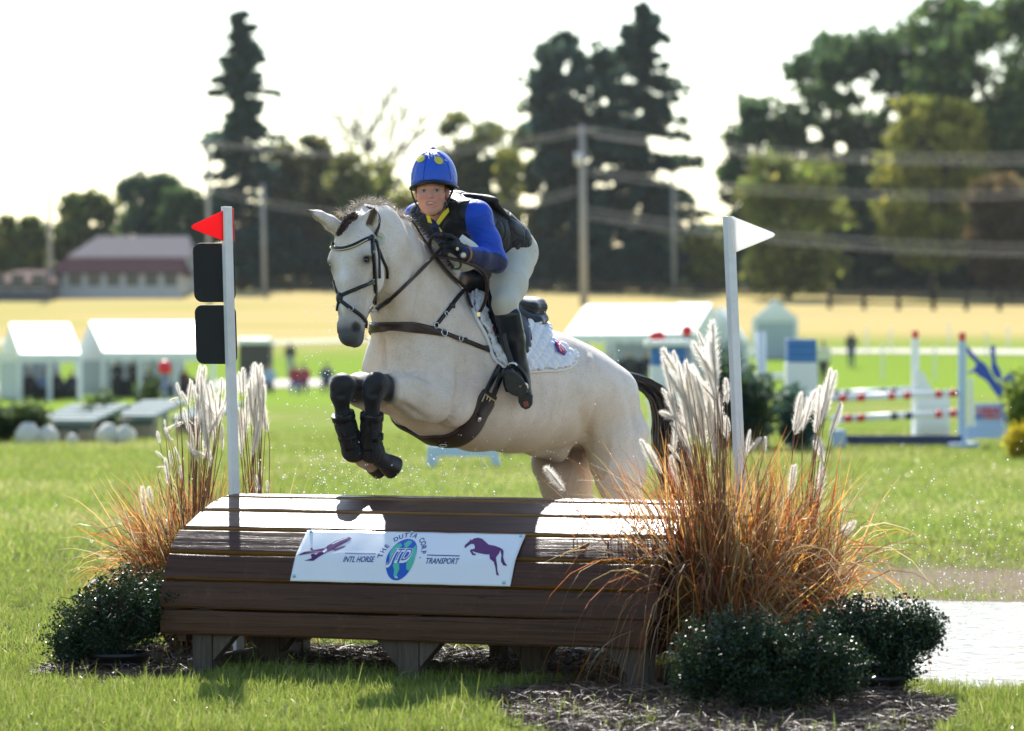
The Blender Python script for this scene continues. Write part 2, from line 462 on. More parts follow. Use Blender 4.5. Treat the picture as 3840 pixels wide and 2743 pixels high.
t = NT('weathered_post'); _g = t.noise(1.5, 7, .65, t.pos((22, 22, 1.5)), .4); _gg = t.noise(5, 4)
t.col(t.mix(t.ramp(_g, [(.3, (0, 0, 0)), (.7, (1, 1, 1))]), (.05, .038, .030), (.13, .105, .085))); t.set(rough=.75, spec=.2); t.bump(_g, .4, .004); M_POST = t.m
jump = thing('table_jump', 'rounded brown plank table jump the horse is leaping, with a white banner', 'jump', J((JLEN / 2, .6, 0)))
jump_m = Matrix(((JA[0], JU[0], 0, JL[0]), (JA[1], JU[1], 0, JL[1]), (0, 0, 1, 0), (0, 0, 0, 1)))
def jlocal(o):                     # a child that keeps jump coordinates, so grain runs along the planks
    o.parent = jump; o.matrix_parent_inverse = Matrix.Translation(jump.location).inverted(); o.matrix_basis = jump_m
    return o
_r = np.random.default_rng(31)
def plank(p0, p1, a0, a1, th=.045, seed=0):
    (u0, z0), (u1, z1) = p0, p1
    d = nrm((u1 - u0, z1 - z0)); nrml = np.array((-d[1], d[0]))
    if nrml[0] > 0 and u0 < .7: nrml = -nrml
    if nrml[1] < 0 and u0 >= .68: nrml = -nrml
    n = 26; r = np.random.default_rng(seed)
    sec = []                        # rounded rectangle section in (along d, outward)
    L = math.hypot(u1 - u0, z1 - z0); b = .009
    for q in ((0, -th), (0, -b), (b * .3, -b * .3), (b, 0), (L / 2, .0015), (L - b, 0), (L - b * .3, -b * .3), (L, -b), (L, -th)): sec.append(q)
    m = len(sec); vs = []; aa = np.linspace(a0, a1, n)
    w0 = np.cumsum(r.normal(0, .0009, n)); w1 = np.cumsum(r.normal(0, .0009, n)); w0 -= w0.mean(); w1 -= w1.mean()
    for i, a in enumerate(aa):
        for s, h in sec:
            s2 = s + (w0[i] if s < L / 2 else w1[i]); h2 = h + r.normal(0, .0005)
            vs.append((a, u0 + d[0] * s2 + nrml[0] * h2, z0 + d[1] * s2 + nrml[1] * h2))
    f = [(i * m + k, i * m + (k + 1) % m, (i + 1) * m + (k + 1) % m, (i + 1) * m + k) for i in range(n - 1) for k in range(m)]
    f += [tuple(range(m - 1, -1, -1)), tuple((n - 1) * m + k for k in range(m))]
    me = mesh_from('plank', vs, f)
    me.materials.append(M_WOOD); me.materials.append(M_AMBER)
    bm = bmesh.new(); bm.from_mesh(me); bmesh.ops.recalc_face_normals(bm, faces=bm.faces); bm.to_mesh(me); bm.free()
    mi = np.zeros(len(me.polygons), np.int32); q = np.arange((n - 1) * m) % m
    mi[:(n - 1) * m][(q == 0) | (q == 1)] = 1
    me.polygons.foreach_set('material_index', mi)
    o = bpy.data.objects.new('plank', me); COL.objects.link(o); return jlocal(o)
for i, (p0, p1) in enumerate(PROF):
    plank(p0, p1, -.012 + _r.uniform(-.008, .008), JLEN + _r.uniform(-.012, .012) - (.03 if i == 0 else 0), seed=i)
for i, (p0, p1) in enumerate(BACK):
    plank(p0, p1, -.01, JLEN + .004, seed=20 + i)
# dark solid added behind the planks to block light through the gaps
_in = [(.07, .20), (.075, .30), (.09, .41), (.14, .49), (.235, .572), (.40, .632), (.62, .685), (.82, .71), (.98, .69), (1.10, .63), (1.18, .53), (1.22, .40), (1.225, .20)]
o = MB().prism(_in, JLEN - .20, lambda v: np.stack([.10 + v[:, 2], v[:, 0], v[:, 1]], 1)).build('added_gap_block', plain('gap_block_dark', (.02, .013, .010), .9, .3, 6), None); jlocal(o)
# shaped ends and legs
_prof = [(.012, .19), (.014, .30), (.03, .42), (.075, .51), (.16, .585), (.30, .65), (.5, .70), (.7, .73), (.9, .732), (1.05, .69), (1.18, .62), (1.26, .52), (1.285, .40), (1.29, .19)]
def jpanel(name, a0, th, outline, mat=M_POST):
    mb = MB().prism([(u + .03 if u < .6 else u - .03, z - .035) for u, z in outline], th, lambda v: np.stack([a0 + v[:, 2], v[:, 0], v[:, 1]], 1))
    o = mb.build(name, mat, None); jlocal(o); return o
for a in (.06, JLEN - .075): jpanel('end_panel', a, .04, _prof, M_WOOD)
def leg(ac, u0, left, right, name='support_leg'):
    """post with sloping braces to the left and/or right, front face in depth u0"""
    o = MB().box((ac - .048, u0, -.02), (ac + .048, u0 + .09, .30)).build(name, M_POST, None, bevel=.004); jlocal(o)
    for sgn, on in ((-1, left), (1, right)):
        if not on: continue
        b = MB().prism([(ac + sgn * .050, .07), (ac + sgn * .050, .285), (ac + sgn * .235, .285), (ac + sgn * .215, .255)], .075, lambda v: np.stack([v[:, 0], u0 + .006 + v[:, 2], v[:, 1]], 1)).build('brace', M_POST, None, bevel=.003)
        jlocal(b)
for px, lf, rt in ((757, 0, 1), (1530, 1, 1), (2392, 1, 0)):
    leg(j_along(px, .03), .03, lf, rt)
for px, lf, rt in ((1010, 1, 1), (1990, 1, 1)):
    leg(j_along(px, .55), .55, lf, rt)
for a, lf, rt in ((.12, 0, 1), (JLEN / 2, 1, 1), (JLEN - .14, 1, 0)): leg(a, 1.16, lf, rt)
_skid = MB()
for a in (.12, JLEN - .14):
    _p = [(.09, -.02), (1.20, -.02), (1.20, .07), (.09, .07)]
    o = MB().prism(_p, .08, lambda v: np.stack([a - .04 + v[:, 2], v[:, 0], v[:, 1]], 1)).build('skid', M_POST, None, bevel=.004); jlocal(o)
# ------------------------------------------------------------------ banner: white sheet over two planks
BT0, BT1 = PROF[3][1], PROF[2][0]
_bprof = catmull([(BT0[0] - .004, BT0[1] + .004, 0), (.165, .602, 0), (.118, .562, 0), (.088, .532, 0), (BT1[0] - .002, BT1[1] - .004, 0)], 20)[:, :2]
_bl = np.concatenate([[0], np.cumsum(np.linalg.norm(np.diff(_bprof, axis=0), axis=1))]); BH = float(_bl[-1])
BA0 = (j_along(1155, BT0[0]) + j_along(1090, BT1[0])) / 2; BA1 = (j_along(1978, BT0[0]) + j_along(1910, BT1[0])) / 2; BW = BA1 - BA0
def B(fx, fy, off=.0):             # banner fractions -> jump-local points
    fx = np.asarray(fx, float); fy = np.asarray(fy, float); d = np.clip(fy, 0, 1) * BH
    u = np.interp(d, _bl, _bprof[:, 0]); z = np.interp(d, _bl, _bprof[:, 1])
    du = np.interp(d + .01, _bl, _bprof[:, 0]) - np.interp(d - .01, _bl, _bprof[:, 0]); dz = np.interp(d + .01, _bl, _bprof[:, 1]) - np.interp(d - .01, _bl, _bprof[:, 1])
    n = np.hypot(du, dz); w = .0035 + .0015 * np.sin(fx * 31) * np.sin(fy * 3 + fx * 7)
    o = off + w
    return np.stack([BA0 + fx * BW, u + dz / n * o, z - du / n * o], -1)
def bpx(x, y):                     # position in my enlarged view of the banner -> banner fractions
    x = np.asarray(x, float); y = np.asarray(y, float)
    e1 = np.array((2120 - 250, 148 - 128.)); e2 = np.array((92 - 250, 522 - 128.))
    det = e1[0] * e2[1] - e1[1] * e2[0]; dx, dy = x - 250, y - 128
    return (dx * e2[1] - dy * e2[0]) / det, (e1[0] * dy - e1[1] * dx) / det
_gx, _gy = np.meshgrid(np.linspace(0, 1, 60), np.linspace(0, 1, 22))
_bv = B(_gx, _gy).reshape(-1, 3); _bi = (np.arange(21)[:, None] * 60 + np.arange(59)[None]).ravel()
t = NT('banner_vinyl'); t.col(t.mix(t.noise(6, 5), (.74, .75, .78), (.84, .84, .85))); t.set(rough=.28, spec=.5); M_BANNER = t.m
banner = link('banner', mesh_from('banner', _bv, np.stack([_bi, _bi + 1, _bi + 61, _bi + 60], 1), True), M_BANNER); jlocal(banner)
_sm = banner.modifiers.new('sheet', 'SOLIDIFY'); _sm.thickness = .0015; _sm.offset = -1
M_NAVY = plain('print_navy', (.025, .06, .26), .35, .05); M_PURPLE = plain('print_purple', (.11, .022, .13), .35, .08); M_BLUE = plain('print_blue', (.02, .10, .50), .35, .1, 30)
M_GREEN = plain('print_green', (.10, .50, .36), .35, .15, 40); M_WHITEP = plain('print_white', (.8, .82, .85), .35, .05)
def decal(name, polys, mat, off):
    bm = bmesh.new()
    for poly in polys:
        p = np.asarray(poly, float); fx, fy = bpx(p[:, 0], p[:, 1])
        vs = [bm.verts.new((x, y, 0)) for x, y in zip(fx * BW, fy * BH)]
        try: fc = bm.faces.new(vs)
        except ValueError: continue
    bm.normal_update(); bmesh.ops.triangulate(bm, faces=bm.faces)
    for _ in range(4):
        bmesh.ops.subdivide_edges(bm, edges=[e for e in bm.edges if e.calc_length() > .012], cuts=1)
        bmesh.ops.triangulate(bm, faces=bm.faces)
    bmesh.ops.triangulate(bm, faces=bm.faces)
    return decal_done(name, bm, mat, off)
def decal_done(name, bm, mat, off):
    for v in bm.verts:
        q = B(v.co.x / BW, v.co.y / BH, off); v.co = Vector(q)
    me = bpy.data.meshes.new(name); bm.to_mesh(me); bm.free()
    o = link(name, me, mat); jlocal(o); o.parent = banner; o.matrix_parent_inverse = Matrix(); o.matrix_basis = Matrix(); return o
def text_verts(s, bold=.0, shear=0.):
    cu = bpy.data.curves.new('t', 'FONT'); cu.body = s; cu.size = 1; cu.shear = shear; cu.offset = bold; cu.resolution_u = 3; cu.align_x = 'CENTER'
    ob = bpy.data.objects.new('t', cu); COL.objects.link(ob)
    bpy.context.view_layer.update()
    me = bpy.data.meshes.new_from_object(ob.evaluated_get(bpy.context.evaluated_depsgraph_get()))
    V = np.array([v.co[:] for v in me.vertices]).reshape(-1, 3); Fc = [tuple(p.vertices) for p in me.polygons]
    bpy.data.objects.remove(ob); bpy.data.curves.remove(cu); bpy.data.meshes.remove(me)
    return V, Fc
def text_decal(name, s, cx, cy, width, height, mat, off, bold=.02, shear=.2, arc=None):
    bm = bmesh.new()
    def put(V, Fc, fn):
        vs = [bm.verts.new((*fn(v[0], v[1]), 0)) for v in V]
        for q in Fc:
            try: bm.faces.new([vs[i] for i in q])
            except ValueError: pass
    e2 = np.array((-158, 394.)) / 394.          # one step down the banner in my view
    if arc is None:
        V, Fc = text_verts(s, bold, shear); w = V[:, 0].max() - V[:, 0].min(); hh = V[:, 1].max()
        def fn(x, y):
            ly = (y / hh - .5) * height
            fx, fy = bpx(cx + x / w * width - e2[0] * ly, cy - ly); return fx * BW, fy * BH
        put(V, Fc, fn)
    else:
        rx, ry, a0, a1 = arc; n = len(s)
        for i, ch in enumerate(s):
            if ch == ' ': continue
            V, Fc = text_verts(ch, bold, 0); V[:, 0] -= (V[:, 0].max() + V[:, 0].min()) / 2
            an = math.radians(a0 + (a1 - a0) * (i + .5) / n); tx, ty = nrm((rx * math.sin(an), -ry * math.cos(an), 0))[:2]; nx_, ny_ = -ty, tx
            def fn(x, y):
                x *= width; y = y / .7 * height
                ex = rx * math.cos(an) + x * tx + y * nx_; ey = ry * math.sin(an) + x * ty + y * ny_
                fx, fy = bpx(cx + ex - e2[0] * ey, cy - ey); return fx * BW, fy * BH
            put(V, Fc, fn)
    bmesh.ops.triangulate(bm, faces=bm.faces)
    for _ in range(3):
        bmesh.ops.subdivide_edges(bm, edges=[e for e in bm.edges if e.calc_length() > .011], cuts=1)
        bmesh.ops.triangulate(bm, faces=bm.faces)
    return decal_done(name, bm, mat, off)
_th = np.linspace(0, 2 * math.pi, 48, endpoint=False)
_gcx, _gcy = 1068, 356
decal('globe', [[(_gcx + 121 * math.cos(a) + .401 * 156 * math.sin(a), _gcy - 156 * math.sin(a)) for a in _th]], M_BLUE, 0.0028)
decal('continents', [[(968, 372), (972, 330), (990, 285), (1030, 250), (1062, 238), (1078, 258), (1050, 290), (1030, 320), (1004, 350), (985, 378)], [(1092, 242), (1130, 216), (1165, 224), (1150, 250), (1118, 282), (1095, 270)],
    [(1160, 292), (1196, 258), (1203, 300), (1193, 350), (1170, 400), (1130, 450), (1105, 440), (1110, 400), (1130, 375), (1150, 340)], [(1005, 395), (1030, 388), (1048, 405), (1045, 440), (1020, 475), (1000, 500), (990, 480), (1000, 440), (992, 415)]], M_GREEN, 0.0036)
text_decal('lettering', 'JTD', 1068, 336, 196, 104, M_WHITEP, 0.0042, .07, .25)
text_decal('lettering', 'JTD', 1068, 336, 186, 92, M_NAVY, 0.0050, -.012, .25)
text_decal('lettering', 'THE DUTTA CORP.', _gcx, _gcy, 52, 40, M_NAVY, 0.0028, .02, 0, (160, 172, 184, -8))
text_decal('lettering', 'INTL HORSE', 703, 374, 268, 38, M_NAVY, 0.0028, .018, .2)
text_decal('lettering', 'TRANSPORT', 1412, 380, 278, 38, M_NAVY, 0.0028, .018, .2)
decal('rule_line', [[(590, 328), (852, 332), (850, 340), (588, 336)]], M_NAVY, 0.0028)
decal('rule_line', [[(1290, 336), (1566, 340), (1564, 348), (1288, 344)]], M_NAVY, 0.0028)
decal('aeroplane_print', [[(292, 388), (330, 352), (400, 300), (440, 262), (500, 226), (560, 202), (612, 189), (640, 200), (628, 216), (560, 256), (480, 302), (420, 332), (360, 362), (312, 388)]], M_PURPLE, 0.0028)
decal('aeroplane_print', [[(175, 355), (240, 326), (330, 307), (400, 292), (425, 286), (428, 305), (390, 326), (300, 336), (240, 346)], [(286, 305), (290, 290), (304, 294), (314, 318)], [(235, 388), (300, 372), (292, 345), (318, 340), (345, 352), (308, 389)], [(470, 306), (560, 274), (595, 269), (578, 284), (500, 312)]], M_PURPLE, 0.0036)
decal('aeroplane_print', [[(470, 252), (540, 216), (600, 197), (612, 200), (545, 224), (476, 258)], [(392, 318), (426, 290), (432, 312), (404, 332)]], M_WHITEP, 0.0044)
decal('horse_print', [[(1605, 270), (1612, 250), (1650, 215), (1655, 198), (1665, 208), (1690, 190), (1720, 184), (1755, 192), (1785, 220), (1810, 245), (1860, 255), (1900, 268), (1925, 280), (1935, 300), (1930, 350), (1940, 385), (1960, 410), (1925, 405), (1910, 380), (1915, 330), (1908, 290), (1895, 320), (1870, 355), (1875, 400), (1872, 440), (1880, 472), (1860, 470), (1858, 420), (1850, 385), (1820, 365), (1815, 330), (1780, 330), (1730, 320), (1695, 310), (1670, 300), (1685, 322), (1705, 325), (1695, 338), (1672, 335), (1652, 300), (1658, 288), (1690, 282), (1695, 260), (1685, 240), (1660, 240), (1630, 262), (1612, 275)]], M_PURPLE, 0.0028)
M_ZINC = plain('zinc_washer', (.35, .55, .65), .35, .1, metal=.6)
for x, y in ((285, 148), (1160, 148), (2080, 167), (133, 492), (1012, 494), (1915, 520)):
    fx, fy = bpx(x, y); c = B(fx, fy, .004)
    o = MB().ball(c, (.0085, .004, .0085), 12, 6).build('washer', M_ZINC, None, True); jlocal(o); o.parent = banner; o.matrix_parent_inverse = Matrix(); o.matrix_basis = Matrix()

# ------------------------------------------------------------------ flag posts
t = NT('white_post'); t.col(t.mix(t.ramp(t.noise(14, 6, .7), [(.35, (0, 0, 0)), (.75, (1, 1, 1))]), (.80, .80, .80), (.70, .69, .68))); t.set(rough=.45, spec=.4); M_WPOST = t.m
M_RED = plain('red_plastic', (.72, .03, .04), .4, .06, 25); M_WFLAG = plain('white_plastic', (.80, .79, .76), .45, .05, 20); M_RUBBER = plain('black_rubber', (.007, .008, .010), .6, .35, 25, bump=.3)
def thin_plastic(name, col):
    t = NT(name); f = t.noise(25, 4); c = t.mix(f, tuple(x * .94 for x in col), tuple(min(1, x * 1.05) for x in col)); t.col(c); t.set(rough=.4, spec=.4); t.translucent(.6, c); return t.m
M_REDF = thin_plastic('red_pennant', (.80, .03, .045)); M_WFLAG = thin_plastic('white_pennant', (.84, .83, .81))
def flag_post(label, Y, top, bot, rot):
    a = P(*top, Y); b = P(*bot, Y); b = a + (b - a) * ((a[2] + .25) / (a[2] - b[2])) if b[2] > -.2 else b
    th = thing('flag_post', label, 'flag post', (b[0], b[1], 0), 'flag posts beside the table jump')
    M = lambda v: a + v[:, 0:1] * V3(math.cos(rot), math.sin(rot), 0) + v[:, 1:2] * V3(-math.sin(rot), math.cos(rot), 0) + v[:, 2:3] * (b - a)
    MB().box((-.020, -.020, 0), (.020, .020, 1), M).build('post', M_WPOST, th, bevel=.002)
    return th
def slab(name, outline, Y, th, mat, parent, bevel=.003):
    """flat board facing the camera, traced outline at its own distance"""
    p = np.array([P(x, y, Y) for x, y in outline]); n = len(p); q = p + V3(0, th, 0)
    mb = MB().add(np.vstack([p, q]), [tuple(range(n)), tuple(range(2 * n - 1, n - 1, -1))] + [(i, i + n, (i + 1) % n + n, (i + 1) % n) for i in range(n)])
    return mb.build(name, mat, parent, bevel=bevel)
def rrect(x0, y0, x1, y1, r, n=5, skew=0):
    o = []
    for cx, cy, a0 in ((x1 - r, y0 + r, -90), (x1 - r, y1 - r, 0), (x0 + r, y1 - r, 90), (x0 + r, y0 + r, 180)):
        for k in range(n + 1):
            a = math.radians(a0 + 90 * k / n); y = cy + r * math.sin(a)
            o.append((cx + r * math.cos(a) + skew * (y - y0), y))
    return o
YL, YR = 16.72, 16.15
fp1 = flag_post('white flag post with red pennant and black boards left of the jump', YL, (849, 776), (879, 1862), math.radians(28))
slab('pennant', [(836, 790), (724, 843), (717, 850), (722, 860), (838, 905)], YL - .028, .004, M_REDF, fp1)
slab('pennant_sleeve', [(856, 776), (876, 782), (880, 905), (862, 905)], YL + .022, .006, M_RED, fp1)
slab('board', rrect(722, 912, 878, 1134, 30, skew=.03), YL + .03, .012, M_RUBBER, fp1)
slab('board', rrect(729, 1144, 884, 1366, 30, skew=.03), YL + .03, .012, M_RUBBER, fp1)
fp2 = flag_post('white flag post with white pennant behind the right hand grasses', YR, (2732, 813), (2770, 1690), math.radians(28))
slab('pennant', [(2744, 811), (2898, 872), (2908, 880), (2900, 890), (2752, 950)], YR - .030, .006, M_WFLAG, fp2)
print('jump', round(time.time() - T0, 1))
# ================================================================== the horse
HF = nrm((-.707, -.707, 0)); HL = nrm((.707, -.707, 0)); UP = V3(0, 0, 1)
HDY = .22                          # how far the horse stands behind my first estimate
def PH(px, py, Y): return P(px, py, Y + HDY)
CX0, CY0 = (1455 - 1920) / FPX * (16.85 + HDY), 16.85 + HDY
def PR(px, py, Y): return P(px, py, Y)
def HB(s, l, z):                    # body frame: s metres behind the breast, l to the horse's left, z height
    return V3(CX0, CY0, 0) - HF * s + HL * l + UP * z
def HP(px, py, l):                  # photo pixel + offset to the left -> point
    q = (px - W0 / 2) / FPX
    s = (q * (CY0 - .707 * l) - CX0 - .707 * l) / (.707 * (1 - q))
    b = HB(s, l, 0); b[2] = CAMH + (HORY - py) / FPX * b[1]
    return b
def build_horse():
    f = Field((-1.05, 16.1, -.05), (1.0, 18.95, 2.35), .0078)
    # trunk: (s, top, bottom, half width)
    sec = [(.09, 1.60, 1.17, .18), (.22, 1.66, 1.07, .205), (.40, 1.70, .99, .225), (.62, 1.635, .955, .275), (.85, 1.565, .945, .29), (1.05, 1.515, .95, .285), (1.22, 1.475, .98, .265), (1.36, 1.42, 1.02, .24)]
    pts = [HB(s, 0, (a + b) / 2) for s, a, b, w in sec]; rad = [(w, (a - b) / 2) for s, a, b, w in sec]
    f.chain(pts, rad, HL, k=.05)
    # back, croup, withers
    f.chain([HB(.33, 0, 1.62), HB(.50, 0, 1.60), HB(.8, 0, 1.49), HB(1.1, 0, 1.42), HB(1.3, 0, 1.37)], [(.06, .13), (.075, .10), (.13, .085), (.15, .085), (.13, .08)], HL, k=.08)
    f.seg(HB(1.3, 0, 1.37), HB(1.52, 0, 1.26), (.10, .07), (.05, .06), HL, k=.06)
    for sg in (-1, 1):
        # haunch
        f.seg(HB(1.17, sg * .14, 1.32), HB(1.42, sg * .13, 1.22), (.12, .13), (.115, .13), HL, k=.08)
        # chest: pectorals and shoulder
        f.seg(HB(.04, sg * .085, 1.37), HB(.09, sg * .09, 1.22), (.085, .085), (.085, .09), HL, k=.02)
        f.seg(HB(.34, sg * .15, 1.56), HB(.10, sg * .145, 1.32), (.065, .15), (.075, .12), HL, k=.06)
        f.seg(HB(.12, sg * .15, 1.32), HB(.30, sg * .175, 1.17), (.085, .12), (.07, .11), HL, k=.05)
    # near hind leg
    f.chain([HP(2265, 1510, .13), HP(2312, 1640, .15), HP(2318, 1735, .155), HP(2328, 1800, .155), HP(2338, 1880, .15)], [(.12, .2), (.115, .185), (.10, .16), (.088, .13), (.075, .105)], HL, k=.06)
    b = HP(2338, 1880, .15); sb = float(np.dot(b - HB(0, 0, 0), -HF))
    f.chain([b, HB(sb + .16, .14, .50), HB(sb + .19, .14, .42)], [(.075, .105), (.045, .06), (.05, .06)], HL, k=.04)
    f.chain([HB(sb + .19, .14, .45), HB(sb + .16, .14, .25), HB(sb + .15, .14, .15), HB(sb + .09, .14, .08)], [.04, .03, .038, .034], HL, k=.02)
    f.seg(HB(sb + .08, .14, .07), HB(sb + .04, .14, .03), .045, .058, HL, k=.012)
    # far hind leg
    f.chain([HP(2140, 1600, -.12), HP(2100, 1730, -.15), HP(2125, 1810, -.16), HP(2150, 1880, -.16)], [(.12, .19), (.11, .165), (.10, .145), (.08, .115)], HL, k=.06)
    b = HP(2150, 1880, -.16); sb = float(np.dot(b - HB(0, 0, 0), -HF))
    f.chain([b, HB(sb + .16, -.15, .50), HB(sb + .19, -.15, .42)], [(.078, .11), (.045, .06), (.05, .06)], HL, k=.04)
    f.chain([HB(sb + .19, -.15, .45), HB(sb + .16, -.15, .25), HB(sb + .15, -.15, .15), HB(sb + .09, -.15, .08)], [.04, .03, .038, .034], HL, k=.02)
    f.seg(HB(sb + .08, -.15, .07), HB(sb + .04, -.15, .03), .045, .058, HL, k=.012)
    # sheath between the hind legs
    f.seg(HB(1.0, 0, .98), HB(1.16, 0, .95), (.05, .06), (.06, .07), HL, k=.05)
    # near foreleg: upper arm, forearm, knee, cannon, pastern, hoof
    E = PH(1625, 1500, 16.80)
    f.seg(PH(1655, 1440, 16.88), E, (.085, .12), (.085, .11), HL, k=.03)
    f.chain([E, PH(1560, 1488, 16.72), PH(1490, 1458, 16.60), PH(1432, 1448, 16.52)], [(.085, .115), (.086, .108), (.066, .080), (.052, .058)], HL, k=.025)
    KN = PH(1405, 1448, 16.47)
    f.seg(PH(1410, 1440, 16.475), PH(1397, 1478, 16.47), (.058, .058), (.050, .052), HL, k=.02)
    f.chain([PH(1396, 1490, 16.47), PH(1395, 1560, 16.49), PH(1392, 1640, 16.52), PH(1396, 1690, 16.54)], [.042, .034, .032, .043], HL, k=.02)
    f.chain([PH(1396, 1692, 16.54), PH(1425, 1722, 16.58), PH(1447, 1738, 16.60)], [.044, .038, .042], HL, k=.02)
    f.seg(PH(1448, 1735, 16.60), PH(1472, 1752, 16.63), .045, .056, HL, k=.008, cap=.35)
    # far foreleg
    E2 = PH(1400, 1478, 16.72)
    f.chain([E2, PH(1352, 1462, 16.62), PH(1300, 1448, 16.50)], [(.085, .10), (.066, .075), (.05, .052)], HL, k=.04)
    f.seg(PH(1283, 1445, 16.46), PH(1277, 1480, 16.46), (.058, .058), (.051, .051), HL, k=.02)
    f.chain([PH(1278, 1490, 16.46), PH(1287, 1560, 16.48), PH(1312, 1640, 16.52), PH(1325, 1685, 16.54)], [.042, .034, .032, .042], HL, k=.02)
    f.chain([PH(1325, 1688, 16.54), PH(1362, 1725, 16.60), PH(1395, 1742, 16.66)], [.042, .034, .04], HL, k=.02)
    f.seg(PH(1400, 1742, 16.67), PH(1424, 1752, 16.70), .044, .054, HL, k=.008, cap=.35)
    # neck
    nk = [PH(1590, 1210, 16.98), PH(1528, 1090, 16.86), PH(1472, 985, 16.70), PH(1425, 905, 16.53), PH(1365, 860, 16.38)]
    sd = nrm((.90, -.43, 0))
    f.chain(nk, [(.175, .30), (.150, .215), (.128, .160), (.105, .125), (.085, .10)], sd, k=.07)
    f.chain([PH(1650, 1085, 17.05), PH(1556, 965, 16.88), PH(1492, 872, 16.72), PH(1428, 822, 16.52), PH(1368, 812, 16.38)], [.06, .055, .05, .045, .04], sd, k=.07)   # crest
    f.chain([PH(1480, 1240, 16.80), PH(1468, 1150, 16.66), PH(1460, 1060, 16.54), PH(1435, 985, 16.44)], [(.10, .10), (.082, .09), (.070, .075), (.06, .07)], sd, k=.08)   # throat
    # head
    hf = nrm((-.50, -.85, .10)); hd = nrm(PH(1318, 1318, 16.10) - PH(1342, 835, 16.30)); hf = nrm(hf - hd * np.dot(hf, hd)); hl = np.cross(hd, hf)
    if np.dot(hl, (1, 0, 0)) < 0: hl = -hl
    O = PH(1336, 838, 16.30)
    def H(t, fo, l=0): return O + hd * t + hf * fo + hl * l
    A = np.array([hl, hf, hd])
    f.chain([H(.02, -.01), H(.11, .0), H(.20, .0)], [(.078, .075), (.094, .088), (.098, .090)], hl, k=.03)
    f.chain([H(.20, .0), H(.30, .005), H(.42, .0), H(.50, -.005)], [(.088, .088), (.070, .078), (.058, .068), (.052, .06)], hl, k=.03)
    f.chain([H(.13, -.075), H(.24, -.085), H(.34, -.06), H(.46, -.04)], [(.062, .085), (.060, .095), (.048, .065), (.038, .045)], hl, k=.03)   # jaw
    for sg in (-1, 1):
        f.ell(H(.225, -.088, sg * .048), A, (.030, .085, .095), k=.025)     # cheek
        f.seg(H(.160, .026, sg * .088), H(.195, .040, sg * .093), .032, .028, hl, k=.03)   # brow
        f.seg(H(.235, .022, sg * .082), H(.37, .008, sg * .056), .016, .012, hl, k=.03)    # facial crest
        f.ell(H(.150, .010, sg * .088), A, (.018, .022, .02), k=.02, op='sub')
        f.seg(H(.193, .022, sg * .100), H(.190, .062, sg * .088), .0085, .008, hl, k=.012)   # upper lid
        f.ell(H(.207, .044, sg * .104), A, (.018, .024, .0115), k=.010, op='sub')           # eye socket
    f.ell(H(.525, -.004), A, (.050, .058, .060), k=.03)
    f.ell(H(.565, .006), A, (.046, .046, .034), k=.025)
    f.ell(H(.560, -.042), A, (.036, .030, .034), k=.018)        # chin
    f.seg(H(.470, -.052, 0), H(.535, -.052, 0), .03, .03, hl, k=.02)
    for sg in (-1, 1):
        f.ell(H(.515, .026, sg * .038), A, (.020, .032, .042), k=.02)
        f.ell(H(.526, .036, sg * .056), A, (.024, .014, .028), k=.006, op='sub')
        f.seg(H(.500, .020, sg * .056), H(.530, .014, sg * .058), .008, .008, hl, k=.010)
        f.seg(H(.548, -.02, sg * .062), H(.49, -.035, sg * .060), .006, .005, hl, k=.008, op='sub')   # mouth corner
    # ears
    def ear(base, tip, opening):
        ax = nrm(tip - base); op = nrm(opening - ax * np.dot(opening, ax)); sd2 = np.cross(ax, op); L = np.linalg.norm(tip - base)
        f.chain([base - ax * .02, base + ax * L * .3, base + ax * L * .65, tip], [(.040, .036), (.044, .036), (.032, .028), (.006, .006)], sd2, k=.016)
        f.chain([base + ax * L * .18 + op * .022, base + ax * L * .4 + op * .022, base + ax * L * .7 + op * .018, base + ax * L * .93 + op * .008], [(.018, .018), (.030, .024), (.022, .020), (.004, .008)], sd2, k=.006, op='sub')
        return base, tip, op
    ears = [ear(PH(1374, 868, 16.30), PH(1405, 780, 16.24), V3(.55, -1, 0)), ear(PH(1268, 858, 16.25), PH(1156, 790, 16.20), V3(-.4, -.15, -.4))]
    V, Q = f.skin(2)
    return f, V, Q, H, (hl, hf, hd), ears
HFIELD, HV, HQ, HH, (HHL, HHF, HHD), HEARS = build_horse()
def _hit0(bvh, px, py):
    d = Vector(P(px, py, 1.0)) - Vector((0, 0, CAMH)); d.normalize(); r = bvh.ray_cast(Vector((0, 0, CAMH)), d)
    return None if r[0] is None else np.array(r[0])
def vert_normals(V, Q):
    n = np.cross(V[Q[:, 2]] - V[Q[:, 0]], V[Q[:, 3]] - V[Q[:, 1]]); N = np.zeros_like(V)
    for k in range(4): np.add.at(N, Q[:, k], n)
    return N / np.maximum(np.linalg.norm(N, axis=1, keepdims=True), 1e-12)
